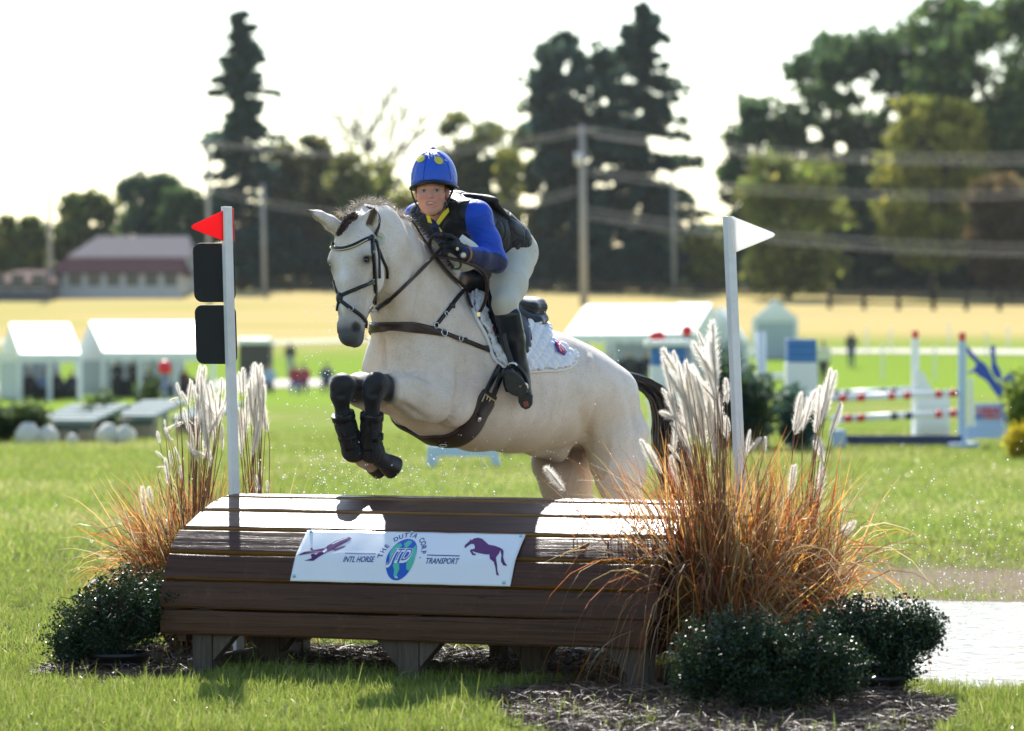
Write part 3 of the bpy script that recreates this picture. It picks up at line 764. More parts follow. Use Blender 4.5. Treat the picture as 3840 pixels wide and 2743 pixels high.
def sculpt(V, Q):
    """muscle lines: furrows (-) and swellings (+) that follow lines on the skin"""
    bvh = BVHTree.FromPolygons([tuple(v) for v in V], [tuple(int(i) for i in q) for q in Q]); N = vert_normals(V, Q); D = np.zeros(len(V))
    lines = [([(1368, 1425), (1364, 1462)], .007, .018), ([(1383, 1478), (1400, 1484), (1420, 1478)], -.007, .014), ([(1388, 1430), (1384, 1465)], -.004, .010), ([(1246, 1430), (1244, 1465)], .007, .018), ([(1258, 1480), (1275, 1486), (1296, 1480)], -.007, .014), ([(1268, 1432), (1265, 1468)], -.004, .010), ([(1425, 1425), (1432, 1465)], .006, .014), ([(1716, 1350), (1720, 1420), (1710, 1500), (1692, 1560), (1660, 1597)], -.016, .026), ([(1690, 1380), (1694, 1460), (1672, 1540)], .010, .04), ([(1600, 1060), (1560, 1180), (1522, 1300), (1502, 1380)], -.009, .035), ([(1445, 1090), (1456, 1150), (1452, 1215)], -.009, .022),
        ([(1500, 1508), (1560, 1550), (1612, 1580)], -.008, .018), ([(1455, 1408), (1520, 1402), (1590, 1416), (1628, 1442)], -.012, .017), ([(1520, 1440), (1580, 1470), (1630, 1510)], -.006, .016), ([(1460, 1480), (1520, 1500), (1580, 1535)], .006, .022),
        ([(2170, 1520), (2196, 1600), (2192, 1680)], -.022, .045), ([(2240, 1480), (2226, 1560), (2206, 1640), (2204, 1700)], -.010, .022), ([(2200, 1350), (2225, 1362)], .014, .045), ([(2352, 1480), (2378, 1600), (2372, 1720)], -.010, .026), ([(2300, 1420), (2330, 1520), (2335, 1620)], .008, .04),
        ([(1437, 1255), (1438, 1330), (1441, 1400)], -.024, .015), ([(1448, 955), (1454, 1010), (1444, 1060), (1424, 1098)], -.009, .013), ([(1575, 975), (1550, 1050), (1508, 1130)], -.007, .028), ([(1425, 838), (1495, 885), (1555, 975)], -.006, .018), ([(1470, 860), (1520, 920), (1545, 990)], .007, .03),
        ([(1345, 1028), (1333, 1100), (1325, 1180)], -.006, .014), ([(1318, 1018), (1300, 1090)], .004, .014), ([(1295, 985), (1300, 1010)], -.004, .014), ([(1390, 1075), (1378, 1130), (1366, 1185)], -.006, .012), ([(1560, 1290), (1600, 1370), (1640, 1410)], .008, .05), ([(1480, 1290), (1500, 1350)], .010, .04), ([(1530, 1300), (1545, 1360), (1550, 1398)], -.008, .022)]
    for i in range(5): lines.append(([(1935 + 48 * i, 1420 + 8 * i), (1925 + 48 * i, 1520), (1890 + 52 * i, 1610)], -.0035, .016))
    for pts, dep, r in lines:
        pp = [_hit0(bvh, x, y) for x, y in catmull([(a, b, 0) for a, b in pts], 14)[:, :2]]; pp = [p for p in pp if p is not None]
        if len(pp) < 3: continue
        pp = np.array(pp); k = np.all((V > pp.min(0) - 3 * r) & (V < pp.max(0) + 3 * r), axis=1); idx = np.where(k)[0]
        d = np.min(np.linalg.norm(V[idx][:, None] - pp[None], axis=2), axis=1); t = np.linspace(0, 1, len(pp)); j = np.argmin(np.linalg.norm(V[idx][:, None] - pp[None], axis=2), axis=1)
        fade = np.clip(np.minimum(t[j], 1 - t[j]) * 4 + .15, 0, 1); D[idx] += dep * fade * np.exp(-(d / r) ** 2)
    q = V * 9; D += .0016 * np.sin(q[:, 0] * 1.3 + q[:, 2]) * np.sin(q[:, 1] * 1.7 - q[:, 2] * 1.1) * np.sin(q[:, 2] * 1.9)
    return V + N * D[:, None]
HV = sculpt(HV, HQ)

def horse_colours(V):
    n = len(V); base = np.tile(np.array((.82, .70, .61)), (n, 1))
    def blend(m, c):
        m = np.clip(m, 0, 1)[:, None]; base[:] = base * (1 - m) + np.array(c) * m
    d = lambda p: np.linalg.norm(V - np.asarray(p), axis=1)
    def segd(a, b):
        a = np.asarray(a); b = np.asarray(b); ab = b - a; t = np.clip(((V - a) @ ab) / (ab @ ab), 0, 1)
        return np.linalg.norm(V - (a + t[:, None] * ab), axis=1), t
    sm = lambda x, a, b: np.clip((x - a) / (b - a), 0, 1)
    rel = V - HB(0, 0, 0); s = -(rel @ HF); l = rel @ HL; z = V[:, 2]
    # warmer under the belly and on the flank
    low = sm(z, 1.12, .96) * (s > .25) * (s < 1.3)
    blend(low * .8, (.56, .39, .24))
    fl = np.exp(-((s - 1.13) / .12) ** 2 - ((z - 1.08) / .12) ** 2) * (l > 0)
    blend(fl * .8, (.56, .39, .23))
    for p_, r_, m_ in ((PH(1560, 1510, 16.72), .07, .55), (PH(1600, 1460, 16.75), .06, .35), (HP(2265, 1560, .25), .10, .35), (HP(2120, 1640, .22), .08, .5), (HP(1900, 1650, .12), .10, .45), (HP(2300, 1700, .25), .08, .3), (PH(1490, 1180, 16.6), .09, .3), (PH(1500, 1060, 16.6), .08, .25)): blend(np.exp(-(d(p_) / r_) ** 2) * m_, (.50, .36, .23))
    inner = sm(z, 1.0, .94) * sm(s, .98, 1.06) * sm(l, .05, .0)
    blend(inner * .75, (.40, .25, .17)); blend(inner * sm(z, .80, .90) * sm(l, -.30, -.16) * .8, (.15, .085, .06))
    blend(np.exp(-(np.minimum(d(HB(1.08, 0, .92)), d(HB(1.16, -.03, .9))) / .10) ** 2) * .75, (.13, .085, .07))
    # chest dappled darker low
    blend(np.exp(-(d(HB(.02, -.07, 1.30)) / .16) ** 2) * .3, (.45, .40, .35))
    # black legs
    for a, b, r in ((PH(1412, 1440, 16.47), PH(1395, 1600, 16.5), .095), (PH(1283, 1445, 16.46), PH(1300, 1600, 16.5), .095)):
        dd, t = segd(a, b); blend(sm(dd, r + .03, r - .01), (.014, .014, .017))
    dd, t = segd(PH(1396, 1692, 16.54), PH(1478, 1756, 16.63)); blend(sm(dd, .09, .07), (.03, .028, .028))
    dd, t = segd(PH(1325, 1700, 16.55), PH(1395, 1742, 16.66)); blend(sm(dd, .075, .055), (.62, .47, .38))
    blend(sm(d(PH(1318, 1670, 16.53)), .09, .06), (.03, .03, .032))
    blend(sm(z, .62, .45) * (s > 1.2), (.03, .026, .025))
    # muzzle, eyes, blaze
    hr = V - HH(0, 0); t = hr @ HHD; fo = hr @ HHF; hl_ = hr @ HHL
    inh = (t > -.05) & (t < .66) & (np.abs(hl_) < .14) & (fo > -.19) & (fo < .14)
    blend(inh * sm(t, .30, .48) * .35, (.40, .38, .36))
    blend(inh * sm(t, .575, .60), (.03, .028, .03))
    blend(inh * sm(t, .38, .54) ** 1.3, (.070, .070, .076))
    for sg in (-1, 1):
        blend(inh * np.exp(-(d(HH(.21, .045, sg * .095)) / .040) ** 2) * 1.1, (.05, .042, .04))
        blend(inh * sm(d(HH(.526, .036, sg * .052)), .030, .018), (.006, .006, .007))
        blend(inh * np.exp(-((t - .40) / .10) ** 2 - ((hl_ - sg * .05) / .035) ** 2) * .62 * (fo > -.03), (.40, .32, .26))
        blend(inh * np.exp(-((t - .28) / .06) ** 2 - ((fo + .02) / .04) ** 2) * .5 * (hl_ * sg > .03), (.45, .35, .26))
        blend(inh * np.exp(-((t - .30) / .06) ** 2 - ((hl_ - sg * .065) / .03) ** 2) * .65 * (fo > -.03), (.38, .31, .25))
    blaze = np.exp(-(hl_ / .017) ** 2) * sm(t, .12, .17) * (1 - sm(t, .27, .33)) * (fo > .03) + np.exp(-((hl_ + .005) / .014) ** 2) * sm(t, .36, .40) * (1 - sm(t, .44, .49)) * (fo > .02)
    blend(inh * blaze * .8, (.86, .84, .80))
    # ear insides and tips
    for (b, tip, op), dark in zip(HEARS, (1, .35)):
        ax = nrm(tip - b); L = np.linalg.norm(tip - b); q = V - b; w = q @ ax; rr = np.linalg.norm(q - w[:, None] * ax, axis=1)
        on = (w > 0) & (w < L + .03) & (rr < .045)
        blend(on * sm(w, L * .80, L * .98) * .95, (.06, .04, .035))
        u = (q @ op)
        side = np.cross(ax, op); ww = np.abs(q @ side)
        blend(on * (u > -.006) * sm(w, L * .18, L * .3) * sm(ww, .024, .016) * dark, (.12, .085, .06))
    # skin grey around the sheath and dock
    return base
t = NT('horse_coat')
_a = t.n('Attribute', attribute_name='Col').outputs['Color']
_f1 = t.noise(5, 7, .7); _f2 = t.noise(170, 2, .5); _f3 = t.noise(60, 3)
_c = t.mix(t.ramp(_f1, [(.36, (0, 0, 0)), (.70, (.72, .72, .72))]), _a, (.56, .44, .31), 'MIX')
_c = t.mix(t.ramp(_f2, [(.60, (0, 0, 0)), (.70, (.6, .6, .6))]), _c, (.25, .21, .18))
_c2 = t.mix(t.ramp(_f3, [(.35, (.0, .0, .0)), (.7, (.16, .16, .16))]), _c, (.75, .72, .66))
_lum = t.n('RGBToBW'); t.l(_a, _lum.inputs[0])
_k = t.ramp(_lum.outputs[0], [(.10, (0, 0, 0)), (.35, (1, 1, 1))])
t.col(t.mix(_k, _a, _c2)); t.set(rough=.52, spec=.30, sheen=.12)
_hair = t.n('TexNoise'); _hair.inputs['Scale'].default_value = 1; _hair.inputs['Detail'].default_value = 5
t.l(t.pos((260, 260, 70)), _hair.inputs['Vector'])
t.bump(_hair.outputs['Fac'], .4, .005)
M_COAT = t.m
horse = thing('horse', 'cream dun horse with black points and tail leaping over the wooden table jump', 'horse', HB(1.0, 0, 0))
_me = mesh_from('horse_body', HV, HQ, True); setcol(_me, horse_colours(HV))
hbody = link('body', _me, M_COAT); adopt(horse, hbody)
HBVH = BVHTree.FromPolygons([tuple(v) for v in HV], [tuple(int(i) for i in q) for q in HQ])
def hit(px, py, bvh=None):
    d = Vector(P(px, py, 1.0)) - Vector((0, 0, CAMH)); d.normalize()
    r = (bvh or HBVH).ray_cast(Vector((0, 0, CAMH)), d)
    return (np.array(r[0]), np.array(r[1])) if r[0] is not None else (None, None)
def near(p):
    r = HBVH.find_nearest(Vector(p)); return np.array(r[0]), np.array(r[1])
M_HOOF = plain('hoof_horn', (.030, .026, .024), .32, .4, 60, spec=.5, bump=.3)
for a_, b_ in ((PH(1445, 1735, 16.60), PH(1480, 1758, 16.635)), (PH(1398, 1741, 16.66), PH(1428, 1756, 16.70))):
    MB().tube([a_, a_ * .9 + b_ * .1, a_ * .12 + b_ * .88, b_], (.046, .048, .056, .056), 22).build('hoof', M_HOOF, horse, True, bevel=.004)
# eyes
M_EYE = plain('horse_eye', (.014, .009, .008), .12, 0, spec=.5)
for sg in (1, -1):
    o = MB().ball(HH(.207, .041, sg * .084), .0205, 16, 12).build('eye', M_EYE, horse, True)
# ------------------------------------------------------------------ hair as fine ribbons
def strands(name, roots, dirs, length, droop, width, mat, parent, n=6, curl=0., seed=1, wob=.02):
    r = np.random.default_rng(seed); m = len(roots)
    pts = np.zeros((m, n, 3)); pts[:, 0] = roots
    d = dirs / np.linalg.norm(dirs, axis=1, keepdims=True)
    ph = r.uniform(0, 6.28, m); L = np.broadcast_to(length, (m,))
    for i in range(1, n):
        d = d + np.array((0, 0, -1.)) * droop / n + r.normal(0, wob, (m, 3))
        if curl: d = d + curl * np.stack([np.cos(ph + i * 1.7), np.sin(ph + i * 1.7), .3 * np.sin(ph * 2 + i)], 1)
        d /= np.linalg.norm(d, axis=1, keepdims=True)
        pts[:, i] = pts[:, i - 1] + d * (L / (n - 1))[:, None]
    ribbons(name, pts, width, mat, parent, seed)
def ribbons(name, pts, width, mat, parent, seed=1, taper=True, out=None):
    r = np.random.default_rng(seed + 50); m, n, _ = pts.shape
    T = np.gradient(pts, axis=1)
    sd = np.cross(T, r.normal(0, 1, (m, 1, 3)) + np.array((0, -.6, 0))); sd /= np.maximum(np.linalg.norm(sd, axis=2, keepdims=True), 1e-9)
    w = np.broadcast_to(np.asarray(width, float).reshape(-1, 1), (m, 1)) * (np.linspace(1, .15, n)[None] if taper else np.ones((1, n)))
    A = pts - sd * w[..., None] / 2; B = pts + sd * w[..., None] / 2
    V = np.stack([A, B], 2).reshape(-1, 3)
    i = np.arange(m)[:, None] * (2 * n) + np.arange(n - 1)[None] * 2
    Fq = np.stack([i, i + 1, i + 3, i + 2], -1).reshape(-1, 4)
    if out is not None: return V, Fq
    me = mesh_from(name, V, Fq, True); o = link(name, me, mat)
    if parent is not None: adopt(parent, o)
    return o
M_BLACKHAIR = plain('black_hair', (.018, .014, .013), .38, .3, 40)
M_MANE = plain('mane_hair', (.55, .47, .38), .45, .35, 30)
M_FORELOCK = plain('forelock_hair', (.07, .04, .03), .4, .4, 60)
# tail
_tc = catmull([HP(2335, 1412, 0), PH(2400, 1430, 18.05), PH(2462, 1476, 18.10), PH(2498, 1560, 18.12), PH(2512, 1690, 18.12), PH(2545, 1840, 18.10), PH(2585, 1970, 18.08)], 26)
_r = np.random.default_rng(4); _m = 900
_u = np.linspace(0, 1, 26); _wid = np.interp(_u, [0, .08, .25, .5, .8, 1], [.028, .036, .052, .085, .085, .05])
_ang = _r.uniform(0, 6.28, _m); _rad = np.sqrt(_r.uniform(0, 1, _m))
_pt = _tc[None] + (_wid[None] * (_rad * np.cos(_ang))[:, None])[..., None] * V3(.85, -.5, 0) + (_wid[None] * (_rad * np.sin(_ang))[:, None])[..., None] * V3(.4, .8, .3)
_pt += np.cumsum(_r.normal(0, .0022, _pt.shape), axis=1)
_end = _r.integers(16, 26, _m)
for _i in range(_m): _pt[_i, _end[_i]:] = _pt[_i, _end[_i] - 1]
tail = ribbons('tail', _pt, .011, M_BLACKHAIR, horse, 3)
_dm = MB().tube(_tc[:18], np.interp(np.linspace(0, 1, 18), [0, .3, 1], [.03, .035, .04])[:18], 10)
_dm.build('tail_core', M_BLACKHAIR, tail, True)
# mane along the crest
_cr = catmull([PH(1310, 800, 16.34), PH(1370, 768, 16.40), PH(1440, 778, 16.55), PH(1510, 822, 16.72), PH(1560, 880, 16.84), PH(1620, 960, 16.95), PH(1690, 1035, 17.08)], 1700)
_r = np.random.default_rng(9); _rt = []
for p in _cr:
    q, nn = near(p + _r.normal(0, .012, 3)); _rt.append((q, nn))
_rt2 = np.array([a for a, b in _rt]); _nn = np.array([b for a, b in _rt])
strands('mane', _rt2, _nn + np.array((.5, -.1, .7)) + _r.normal(0, .45, _nn.shape), _r.uniform(.02, .062, len(_rt2)), 1.4, .0035, M_MANE, horse, 6, .45, 5, .12)
# forelock: dark twisted tuft between the ears
_b = HH(-.02, .06); _r = np.random.default_rng(12)
_fc = catmull([PH(1330, 812, 16.22), PH(1308, 824, 16.17), PH(1290, 850, 16.15), PH(1268, 880, 16.14)], 9)
_m = 220; _ang = _r.uniform(0, 6.28, _m); _rad = np.sqrt(_r.uniform(0, 1, _m)); _w = np.interp(np.linspace(0, 1, 9), [0, .4, .85, 1], [.012, .015, .012, .008])
_pt = _fc[None] + (_w[None] * _rad[:, None])[..., None] * np.stack([np.cos(_ang[:, None] + np.arange(9) * .5), -.5 + 0 * _ang[:, None] + np.zeros(9), np.sin(_ang[:, None] + np.arange(9) * .5)], -1)
ribbons('forelock', _pt + _r.normal(0, .004, _pt.shape), .007, M_FORELOCK, horse, 6)
_rt3 = np.array([PH(_r.uniform(1270, 1350), _r.uniform(800, 815), 16.28) for _ in range(70)])
strands('poll_hair', _rt3, _r.normal(0, .6, (70, 3)) + V3(-.2, -.3, .7), _r.uniform(.03, .06, 70), 1.2, .0035, M_MANE, horse, 6, .5, 8, .1)
# chin whiskers
_rt4 = np.array([HH(_r.uniform(.46, .56), -.075, _r.uniform(-.02, .035)) for _ in range(60)])
strands('chin_whisker_tuft', _rt4, np.tile(-HHF + .25 * HHL - .2 * UP, (60, 1)) + _r.normal(0, .3, (60, 3)), .035, .3, .0016, plain('whisker', (.5, .36, .27), .5), horse, 4, .1, 3, .1)
print('horse', len(HV), round(time.time() - T0, 1))
# ================================================================== tack on the horse
t = NT('brown_leather'); _w = t.noise(60, 4); t.col(t.mix(_w, (.022, .010, .009), (.046, .020, .017))); t.set(rough=.42, spec=.45); t.bump(_w, .15, .004); M_BRN = t.m
t = NT('black_leather'); _w = t.noise(60, 4); t.col(t.mix(_w, (.005, .005, .007), (.011, .011, .015))); t.set(rough=.40, spec=.45); t.bump(_w, .15, .004); M_LTH = t.m
M_STEEL = plain('steel', (.62, .62, .62), .22, .1, metal=1); M_BRASS = plain('brass', (.70, .58, .34), .3, .1, metal=1)
def surf(pts, n=40, lift=0.):
    """pixel path -> points and normals on the horse"""
    q = catmull([(x, y, 0) for x, y in pts], n); hs = [hit(x, y) for x, y, _ in q]; out = []; nn = []
    good = [i for i, h in enumerate(hs) if h[0] is not None]
    for i, (x, y, _) in enumerate(q):
        p, m = hs[i]
        if p is None: p, m = near(P(x, y, hs[min(good, key=lambda g: abs(g - i))][0][1]))
        out.append(p); nn.append(m)
    out = np.array(out); nn = np.array(nn)
    for _ in range(3):
        out[1:-1] = .25 * out[:-2] + .5 * out[1:-1] + .25 * out[2:]; nn[1:-1] = .25 * nn[:-2] + .5 * nn[1:-1] + .25 * nn[2:]
    nn /= np.linalg.norm(nn, axis=1, keepdims=True)
    return out + nn * lift, nn
def ribbon(name, c, nn, w, th, mat, parent):
    c = np.asarray(c, float); n = len(c); w = np.interp(np.linspace(0, 1, n), np.linspace(0, 1, np.size(w)), np.ravel(w))
    T = np.gradient(c, axis=0); T /= np.linalg.norm(T, axis=1, keepdims=True); S = np.cross(T, nn); S /= np.linalg.norm(S, axis=1, keepdims=True); N = np.cross(S, T)
    sec = [(-.5, -.3), (-.5, .5), (-.38, 1), (.38, 1), (.5, .5), (.5, -.3)]; m = len(sec)
    v = np.stack([c + S * (w * a)[:, None] + N * th * b for a, b in sec], 1).reshape(-1, 3)
    f = [(i * m + k, i * m + (k + 1) % m, (i + 1) * m + (k + 1) % m, (i + 1) * m + k) for i in range(n - 1) for k in range(m)] + [tuple(range(m)), tuple((n - 1) * m + m - 1 - k for k in range(m))]
    return MB().add(v, f).build(name, mat, parent, True)
def strap(name, pts, w, mat, parent, n=40, lift=.002, th=.006):
    c, nn = surf(pts, n, lift); return ribbon(name, c, nn, w, th, mat, parent)
def ringat(name, c, nn, r, rt, mat, parent, sx=1.):
    u = nrm(np.cross(nn, UP)); v = np.cross(nn, u)
    return MB().tube([c + r * (math.cos(a) * u * sx + math.sin(a) * v) for a in np.linspace(0, 2 * math.pi, 25)], rt, 6, False).build(name, mat, parent, True)
# ---------------------------------------------------------------- bridle
bridle = thing('bridle', 'black leather bridle with gold beaded browband on the horse head', 'bridle', HH(.3, .1))
strap('browband', [(1228, 905), (1234, 916), (1246, 927), (1275, 935), (1309, 929), (1344, 914), (1374, 899), (1398, 890)], .020, M_LTH, bridle, 40, .002, .009)
c, nn = surf([(1238, 926), (1250, 936), (1276, 941), (1310, 935), (1345, 920), (1374, 904)], 42, .010)
_b = MB()
for p in c: _b.ball(p, .0036, 8, 5)
tag(_b.build('bead_row', M_BRASS, bridle, True), kind='stuff')
_c = []; _n = []
for q in catmull([HH(.055, -.035, .12), HH(.0, -.075, .12), HH(-.05, -.07, .07), HH(-.07, -.06, 0), HH(-.05, -.07, -.07), HH(.0, -.075, -.12), HH(.06, -.03, -.12)], 40):
    a, b = near(q); _c.append(a + b * .004); _n.append(b)
_c = np.array(_c); _n = np.array(_n)
for _ in range(8): _c[1:-1] = .25 * _c[:-2] + .5 * _c[1:-1] + .25 * _c[2:]
ribbon('headpiece', _c, _n, .024, .006, M_LTH, bridle)
strap('cheekpiece', [(1393, 885), (1397, 954), (1402, 1030), (1405, 1083), (1408, 1137)], .019, M_LTH, bridle, 40, .003, .009)
strap('cheek_strap', [(1404, 905), (1412, 960), (1416, 1045)], .013, M_LTH, bridle, 24, .010, .007)
strap('throatlatch', [(1404, 900), (1418, 938), (1436, 980), (1451, 1013), (1453, 1042)], .013, M_LTH, bridle, 26, .004, .006)
strap('noseband', [(1402, 1053), (1372, 1069), (1340, 1082), (1306, 1097), (1276, 1112)], .017, M_LTH, bridle, 34, .003, .008)
strap('noseband', [(1278, 1128), (1300, 1146), (1330, 1167), (1356, 1188), (1371, 1210), (1377, 1232)], .017, M_LTH, bridle, 34, .003, .008)
strap('noseband', [(1275, 1116), (1266, 1098), (1258, 1076), (1252, 1056)], .016, M_LTH, bridle, 14, .002, .006)
strap('noseband', [(1272, 1128), (1268, 1146), (1264, 1166)], .016, M_LTH, bridle, 12, .002, .006)
p, m = surf([(1270, 1112), (1276, 1120), (1280, 1128)], 3); _A = np.array([nrm(np.cross(m[1], UP)), m[1], UP])
MB().ball(p[1] + m[1] * .004, (.024, .012, .028), 18, 10, _A).build('nose_pad', M_LTH, bridle, True)
for x, y in ((1316, 1158), (1397, 1056), (1399, 948)):
    p, m = hit(x, y); ringat('keeper', p + m * .008, m, .010, .0022, M_STEEL, bridle)
BITP, BITN = hit(1405, 1150)
BITC = BITP + BITN * .012
ringat('bit_ring', BITC + V3(.006, -.006, 0), nrm(BITN + V3(.5, -.3, 0)), .026, .0034, M_STEEL, bridle)
MB().tube(catmull([BITC, BITC + V3(-.018, -.004, -.022), HH(.49, -.03, .05)], 8), .006, 8).build('bit_mouthpiece', M_STEEL, bridle, True)
# number disc behind the cheek
_p, _m = hit(1428, 898)
disc = MB().tube([_p + V3(-.004, -.030, 0), _p + V3(-.002, -.026, 0)], .031, 28).build('number_disc', plain('disc_white', (.78, .80, .74), .4, .05), bridle)
MB().tube([_p + V3(-.014, -.034, .014), _p + V3(.004, -.034, .008), _p + V3(.012, -.034, -.006)], .003, 6).build('disc_print', plain('disc_green', (.35, .58, .22), .4, .05), disc, True)
# reins
HANDP = PR(1664, 918, 16.93)
REIN0 = BITC + V3(.022, -.012, -.004)
_c, _nn = surf([(1436, 1143), (1482, 1099), (1530, 1052), (1585, 1000), (1640, 948)], 40, .012)
_w = np.clip((np.arange(40) / 39 - .62) / .38, 0, 1)[:, None] ** 1.5; _c = _c * (1 - _w) + (HANDP + (_c - _c[-1]) * .35) * _w
_c = np.vstack([[REIN0], _c[1:-1], [HANDP]])
for _ in range(14): _c[1:-1] = .25 * _c[:-2] + .5 * _c[1:-1] + .25 * _c[2:]
_nn = .5 * _nn + .5 * nrm((-.4, -.75, -.35))
ribbon('rein', _c, _nn, .017, .005, M_BRN, bridle)
ribbon('rein_keeper', _c[:6], _nn[:6], .021, .011, M_LTH, bridle)
# far rein over the neck, then the loop by the saddle
_c, _n2 = surf([(1538, 836), (1572, 885), (1608, 946), (1648, 998), (1688, 1043), (1735, 1088), (1757, 1150), (1790, 1182)], 60, .012)
ribbon('rein', _c, _n2, .021, .006, M_BRN, bridle)
_loop = [HANDP + V3(.01, 0, .0), PR(1650, 882, 16.90), PR(1628, 884, 16.92), PR(1613, 905, 16.95), PR(1616, 938, 16.96), PR(1640, 960, 16.96), PR(1700, 972, 16.95), PR(1760, 990, 16.98), PR(1805, 1015, 17.02), PR(1826, 1060, 17.05), PR(1822, 1120, 17.08), PR(1806, 1160, 17.10), PR(1793, 1180, 17.12)]
_c = catmull(_loop, 70); ribbon('rein', _c, np.tile(nrm((-.2, -.9, .2)), (70, 1)), .016, .005, M_BRN, bridle)
MB().box((-.010, -.006, -.012), (.010, .006, .012), lambda v: PR(1794, 1180, 17.10) + v).build('rein_buckle', M_BRASS, bridle, bevel=.002)
# ---------------------------------------------------------------- breastplate
bp = thing('breastplate', 'dark brown leather breastplate across the horse chest and shoulder', 'breastplate', HB(0, 0, 1.45))
_c, _n = surf([(1400, 1226), (1435, 1223), (1494, 1222), (1543, 1226), (1593, 1234), (1635, 1244), (1662, 1251)], 40, .004)
_e = _c[0]; _l0 = float(np.dot(_e - HB(0, 0, 0), HL)); _pre = []
for l_ in np.linspace(-.26, _l0 - .02, 14):
    q, m = near(HB(-.10 + max(0, -l_ - .12) * 2.2, l_, _e[2])); _pre.append((q + m * .004, m))
_c = np.vstack([[a for a, b in _pre], _c]); _n = np.vstack([[b for a, b in _pre], _n])
for _ in range(5): _c[1:-1] = .25 * _c[:-2] + .5 * _c[1:-1] + .25 * _c[2:]; _n[1:-1] = .25 * _n[:-2] + .5 * _n[1:-1] + .25 * _n[2:]
ribbon('chest_strap', _c, _n, [.045, .052, .056, .056, .056, .054, .048, .040, .030], .010, M_BRN, bp)
strap('chest_overlay', [(1402, 1226), (1432, 1224), (1468, 1222)], [.048, .050, .030], M_BRN, bp, 20, .013, .005)
strap('side_strap', [(1666, 1250), (1721, 1271), (1760, 1285), (1814, 1307), (1868, 1329), (1905, 1340)], [.020, .022, .020], M_BRN, bp, 40, .005, .007)
strap('wither_strap', [(1632, 1222), (1658, 1190), (1686, 1154), (1712, 1120), (1738, 1088)], .020, M_LTH, bp, 30, .004, .006)
for x, y, r in ((1661, 1248, .017), (1631, 1221, .014), (1722, 1271, .013), (1668, 1178, .011)):
    p, m = hit(x, y); ringat('ring', p + m * .012, m, r, .003, M_STEEL, bp)
for x, y in ((1690, 1150), (1735, 1276), (1815, 1306)):
    p, m = hit(x, y); MB().box((-.014, -.004, -.012), (.014, .004, .012), lambda v: p + m * .013 + v).build('keeper', M_LTH, bp, bevel=.003)
# ---------------------------------------------------------------- saddle pad, wrapped round the back
def inside(poly, x, y):
    r = np.zeros(np.shape(x), bool); n = len(poly)
    for i in range(n):
        (x0, y0), (x1, y1) = poly[i], poly[(i + 1) % n]
        c = ((y0 > y) != (y1 > y)) & (x < (x1 - x0) * (y - y0) / (y1 - y0 + 1e-9) + x0); r ^= c
    return r
PADE = [(1772, 1104), (1764, 1128), (1766, 1160), (1785, 1207), (1811, 1251), (1829, 1292), (1842, 1333), (1865, 1362), (1905, 1388), (1985, 1394), (2033, 1391), (2088, 1390), (2136, 1378), (2158, 1354), (2155, 1334), (2127, 1317), (2090, 1296), (2062, 1281)]
_pe = catmull([(x, y, 0) for x, y in PADE], 90)[:, :2]
PADPOLY = [tuple(q) for q in _pe] + [(2040, 1160), (1985, 1020), (1775, 960)]
ns, nph = 150, 190
_s = np.linspace(.36, 1.36, ns); _ph = np.linspace(math.radians(-62), math.radians(242), nph)
_pv = np.zeros((ns, nph, 3)); _pn = np.zeros((ns, nph, 3)); _ok = np.zeros((ns, nph), bool)
for i, s_ in enumerate(_s):
    c0 = HB(s_, 0, 1.34 - .09 * (s_ - .4))
    for j, a in enumerate(_ph[:(nph + 1) // 2]):
        d = HL * math.cos(a) + UP * math.sin(a)
        r = HBVH.ray_cast(Vector(c0 + d * .8), Vector(-d), .8)
        if r[0] is not None: _pv[i, j] = r[0]; _pn[i, j] = r[1]; _ok[i, j] = True
_jm = np.arange((nph + 1) // 2, nph)          # mirror to the far side
for j in _jm:
    q = _pv[:, nph - 1 - j] - HB(0, 0, 0); l = q @ HL; _pv[:, j] = _pv[:, nph - 1 - j] - 2 * l[:, None] * HL
    m_ = _pn[:, nph - 1 - j]; _pn[:, j] = m_ - 2 * (m_ @ HL)[:, None] * HL; _ok[:, j] = _ok[:, nph - 1 - j]
_half = np.minimum(np.arange(nph), nph - 1 - np.arange(nph))
_px = W0 / 2 + _pv[..., 0] / np.maximum(_pv[..., 1], 1) * FPX; _py = HORY - (_pv[..., 2] - CAMH) / np.maximum(_pv[..., 1], 1) * FPX
_in = inside(PADPOLY, _px[:, _half], _py[:, _half]) & _ok
_arc = np.cumsum(np.concatenate([np.zeros((ns, 1)), np.linalg.norm(np.diff(_pv, axis=1), axis=2)], 1), axis=1); _arc -= _arc[:, nph // 2:nph // 2 + 1]
_uu = (_s[:, None] + _arc) / .066; _vv = (_s[:, None] - _arc) / .066
_q = np.abs(np.sin(_uu * math.pi)) ** .6 * np.abs(np.sin(_vv * math.pi)) ** .6
_pp = _pv + _pn * (.012 + .017 * _q)[..., None]
_fi = []
for i in range(ns - 1):
    for j in range(nph - 1):
        if _in[i, j] and _in[i + 1, j] and _in[i, j + 1] and _in[i + 1, j + 1]: _fi.append((i * nph + j, i * nph + j + 1, (i + 1) * nph + j + 1, (i + 1) * nph + j))
_fi = np.array(_fi); _used = np.unique(_fi); _re = np.full(ns * nph, -1); _re[_used] = np.arange(len(_used))
t = NT('white_quilt'); _w = t.noise(26, 4); t.col(t.mix(_w, (.74, .74, .78), (.83, .83, .86))); t.set(rough=.7, spec=.2, sheen=.2); t.bump(t.noise(70, 3), .3, .004); M_QUILT = t.m
pad = thing('saddle_pad', 'white quilted saddle pad under the black saddle', 'saddle pad', HB(.8, 0, 1.6))
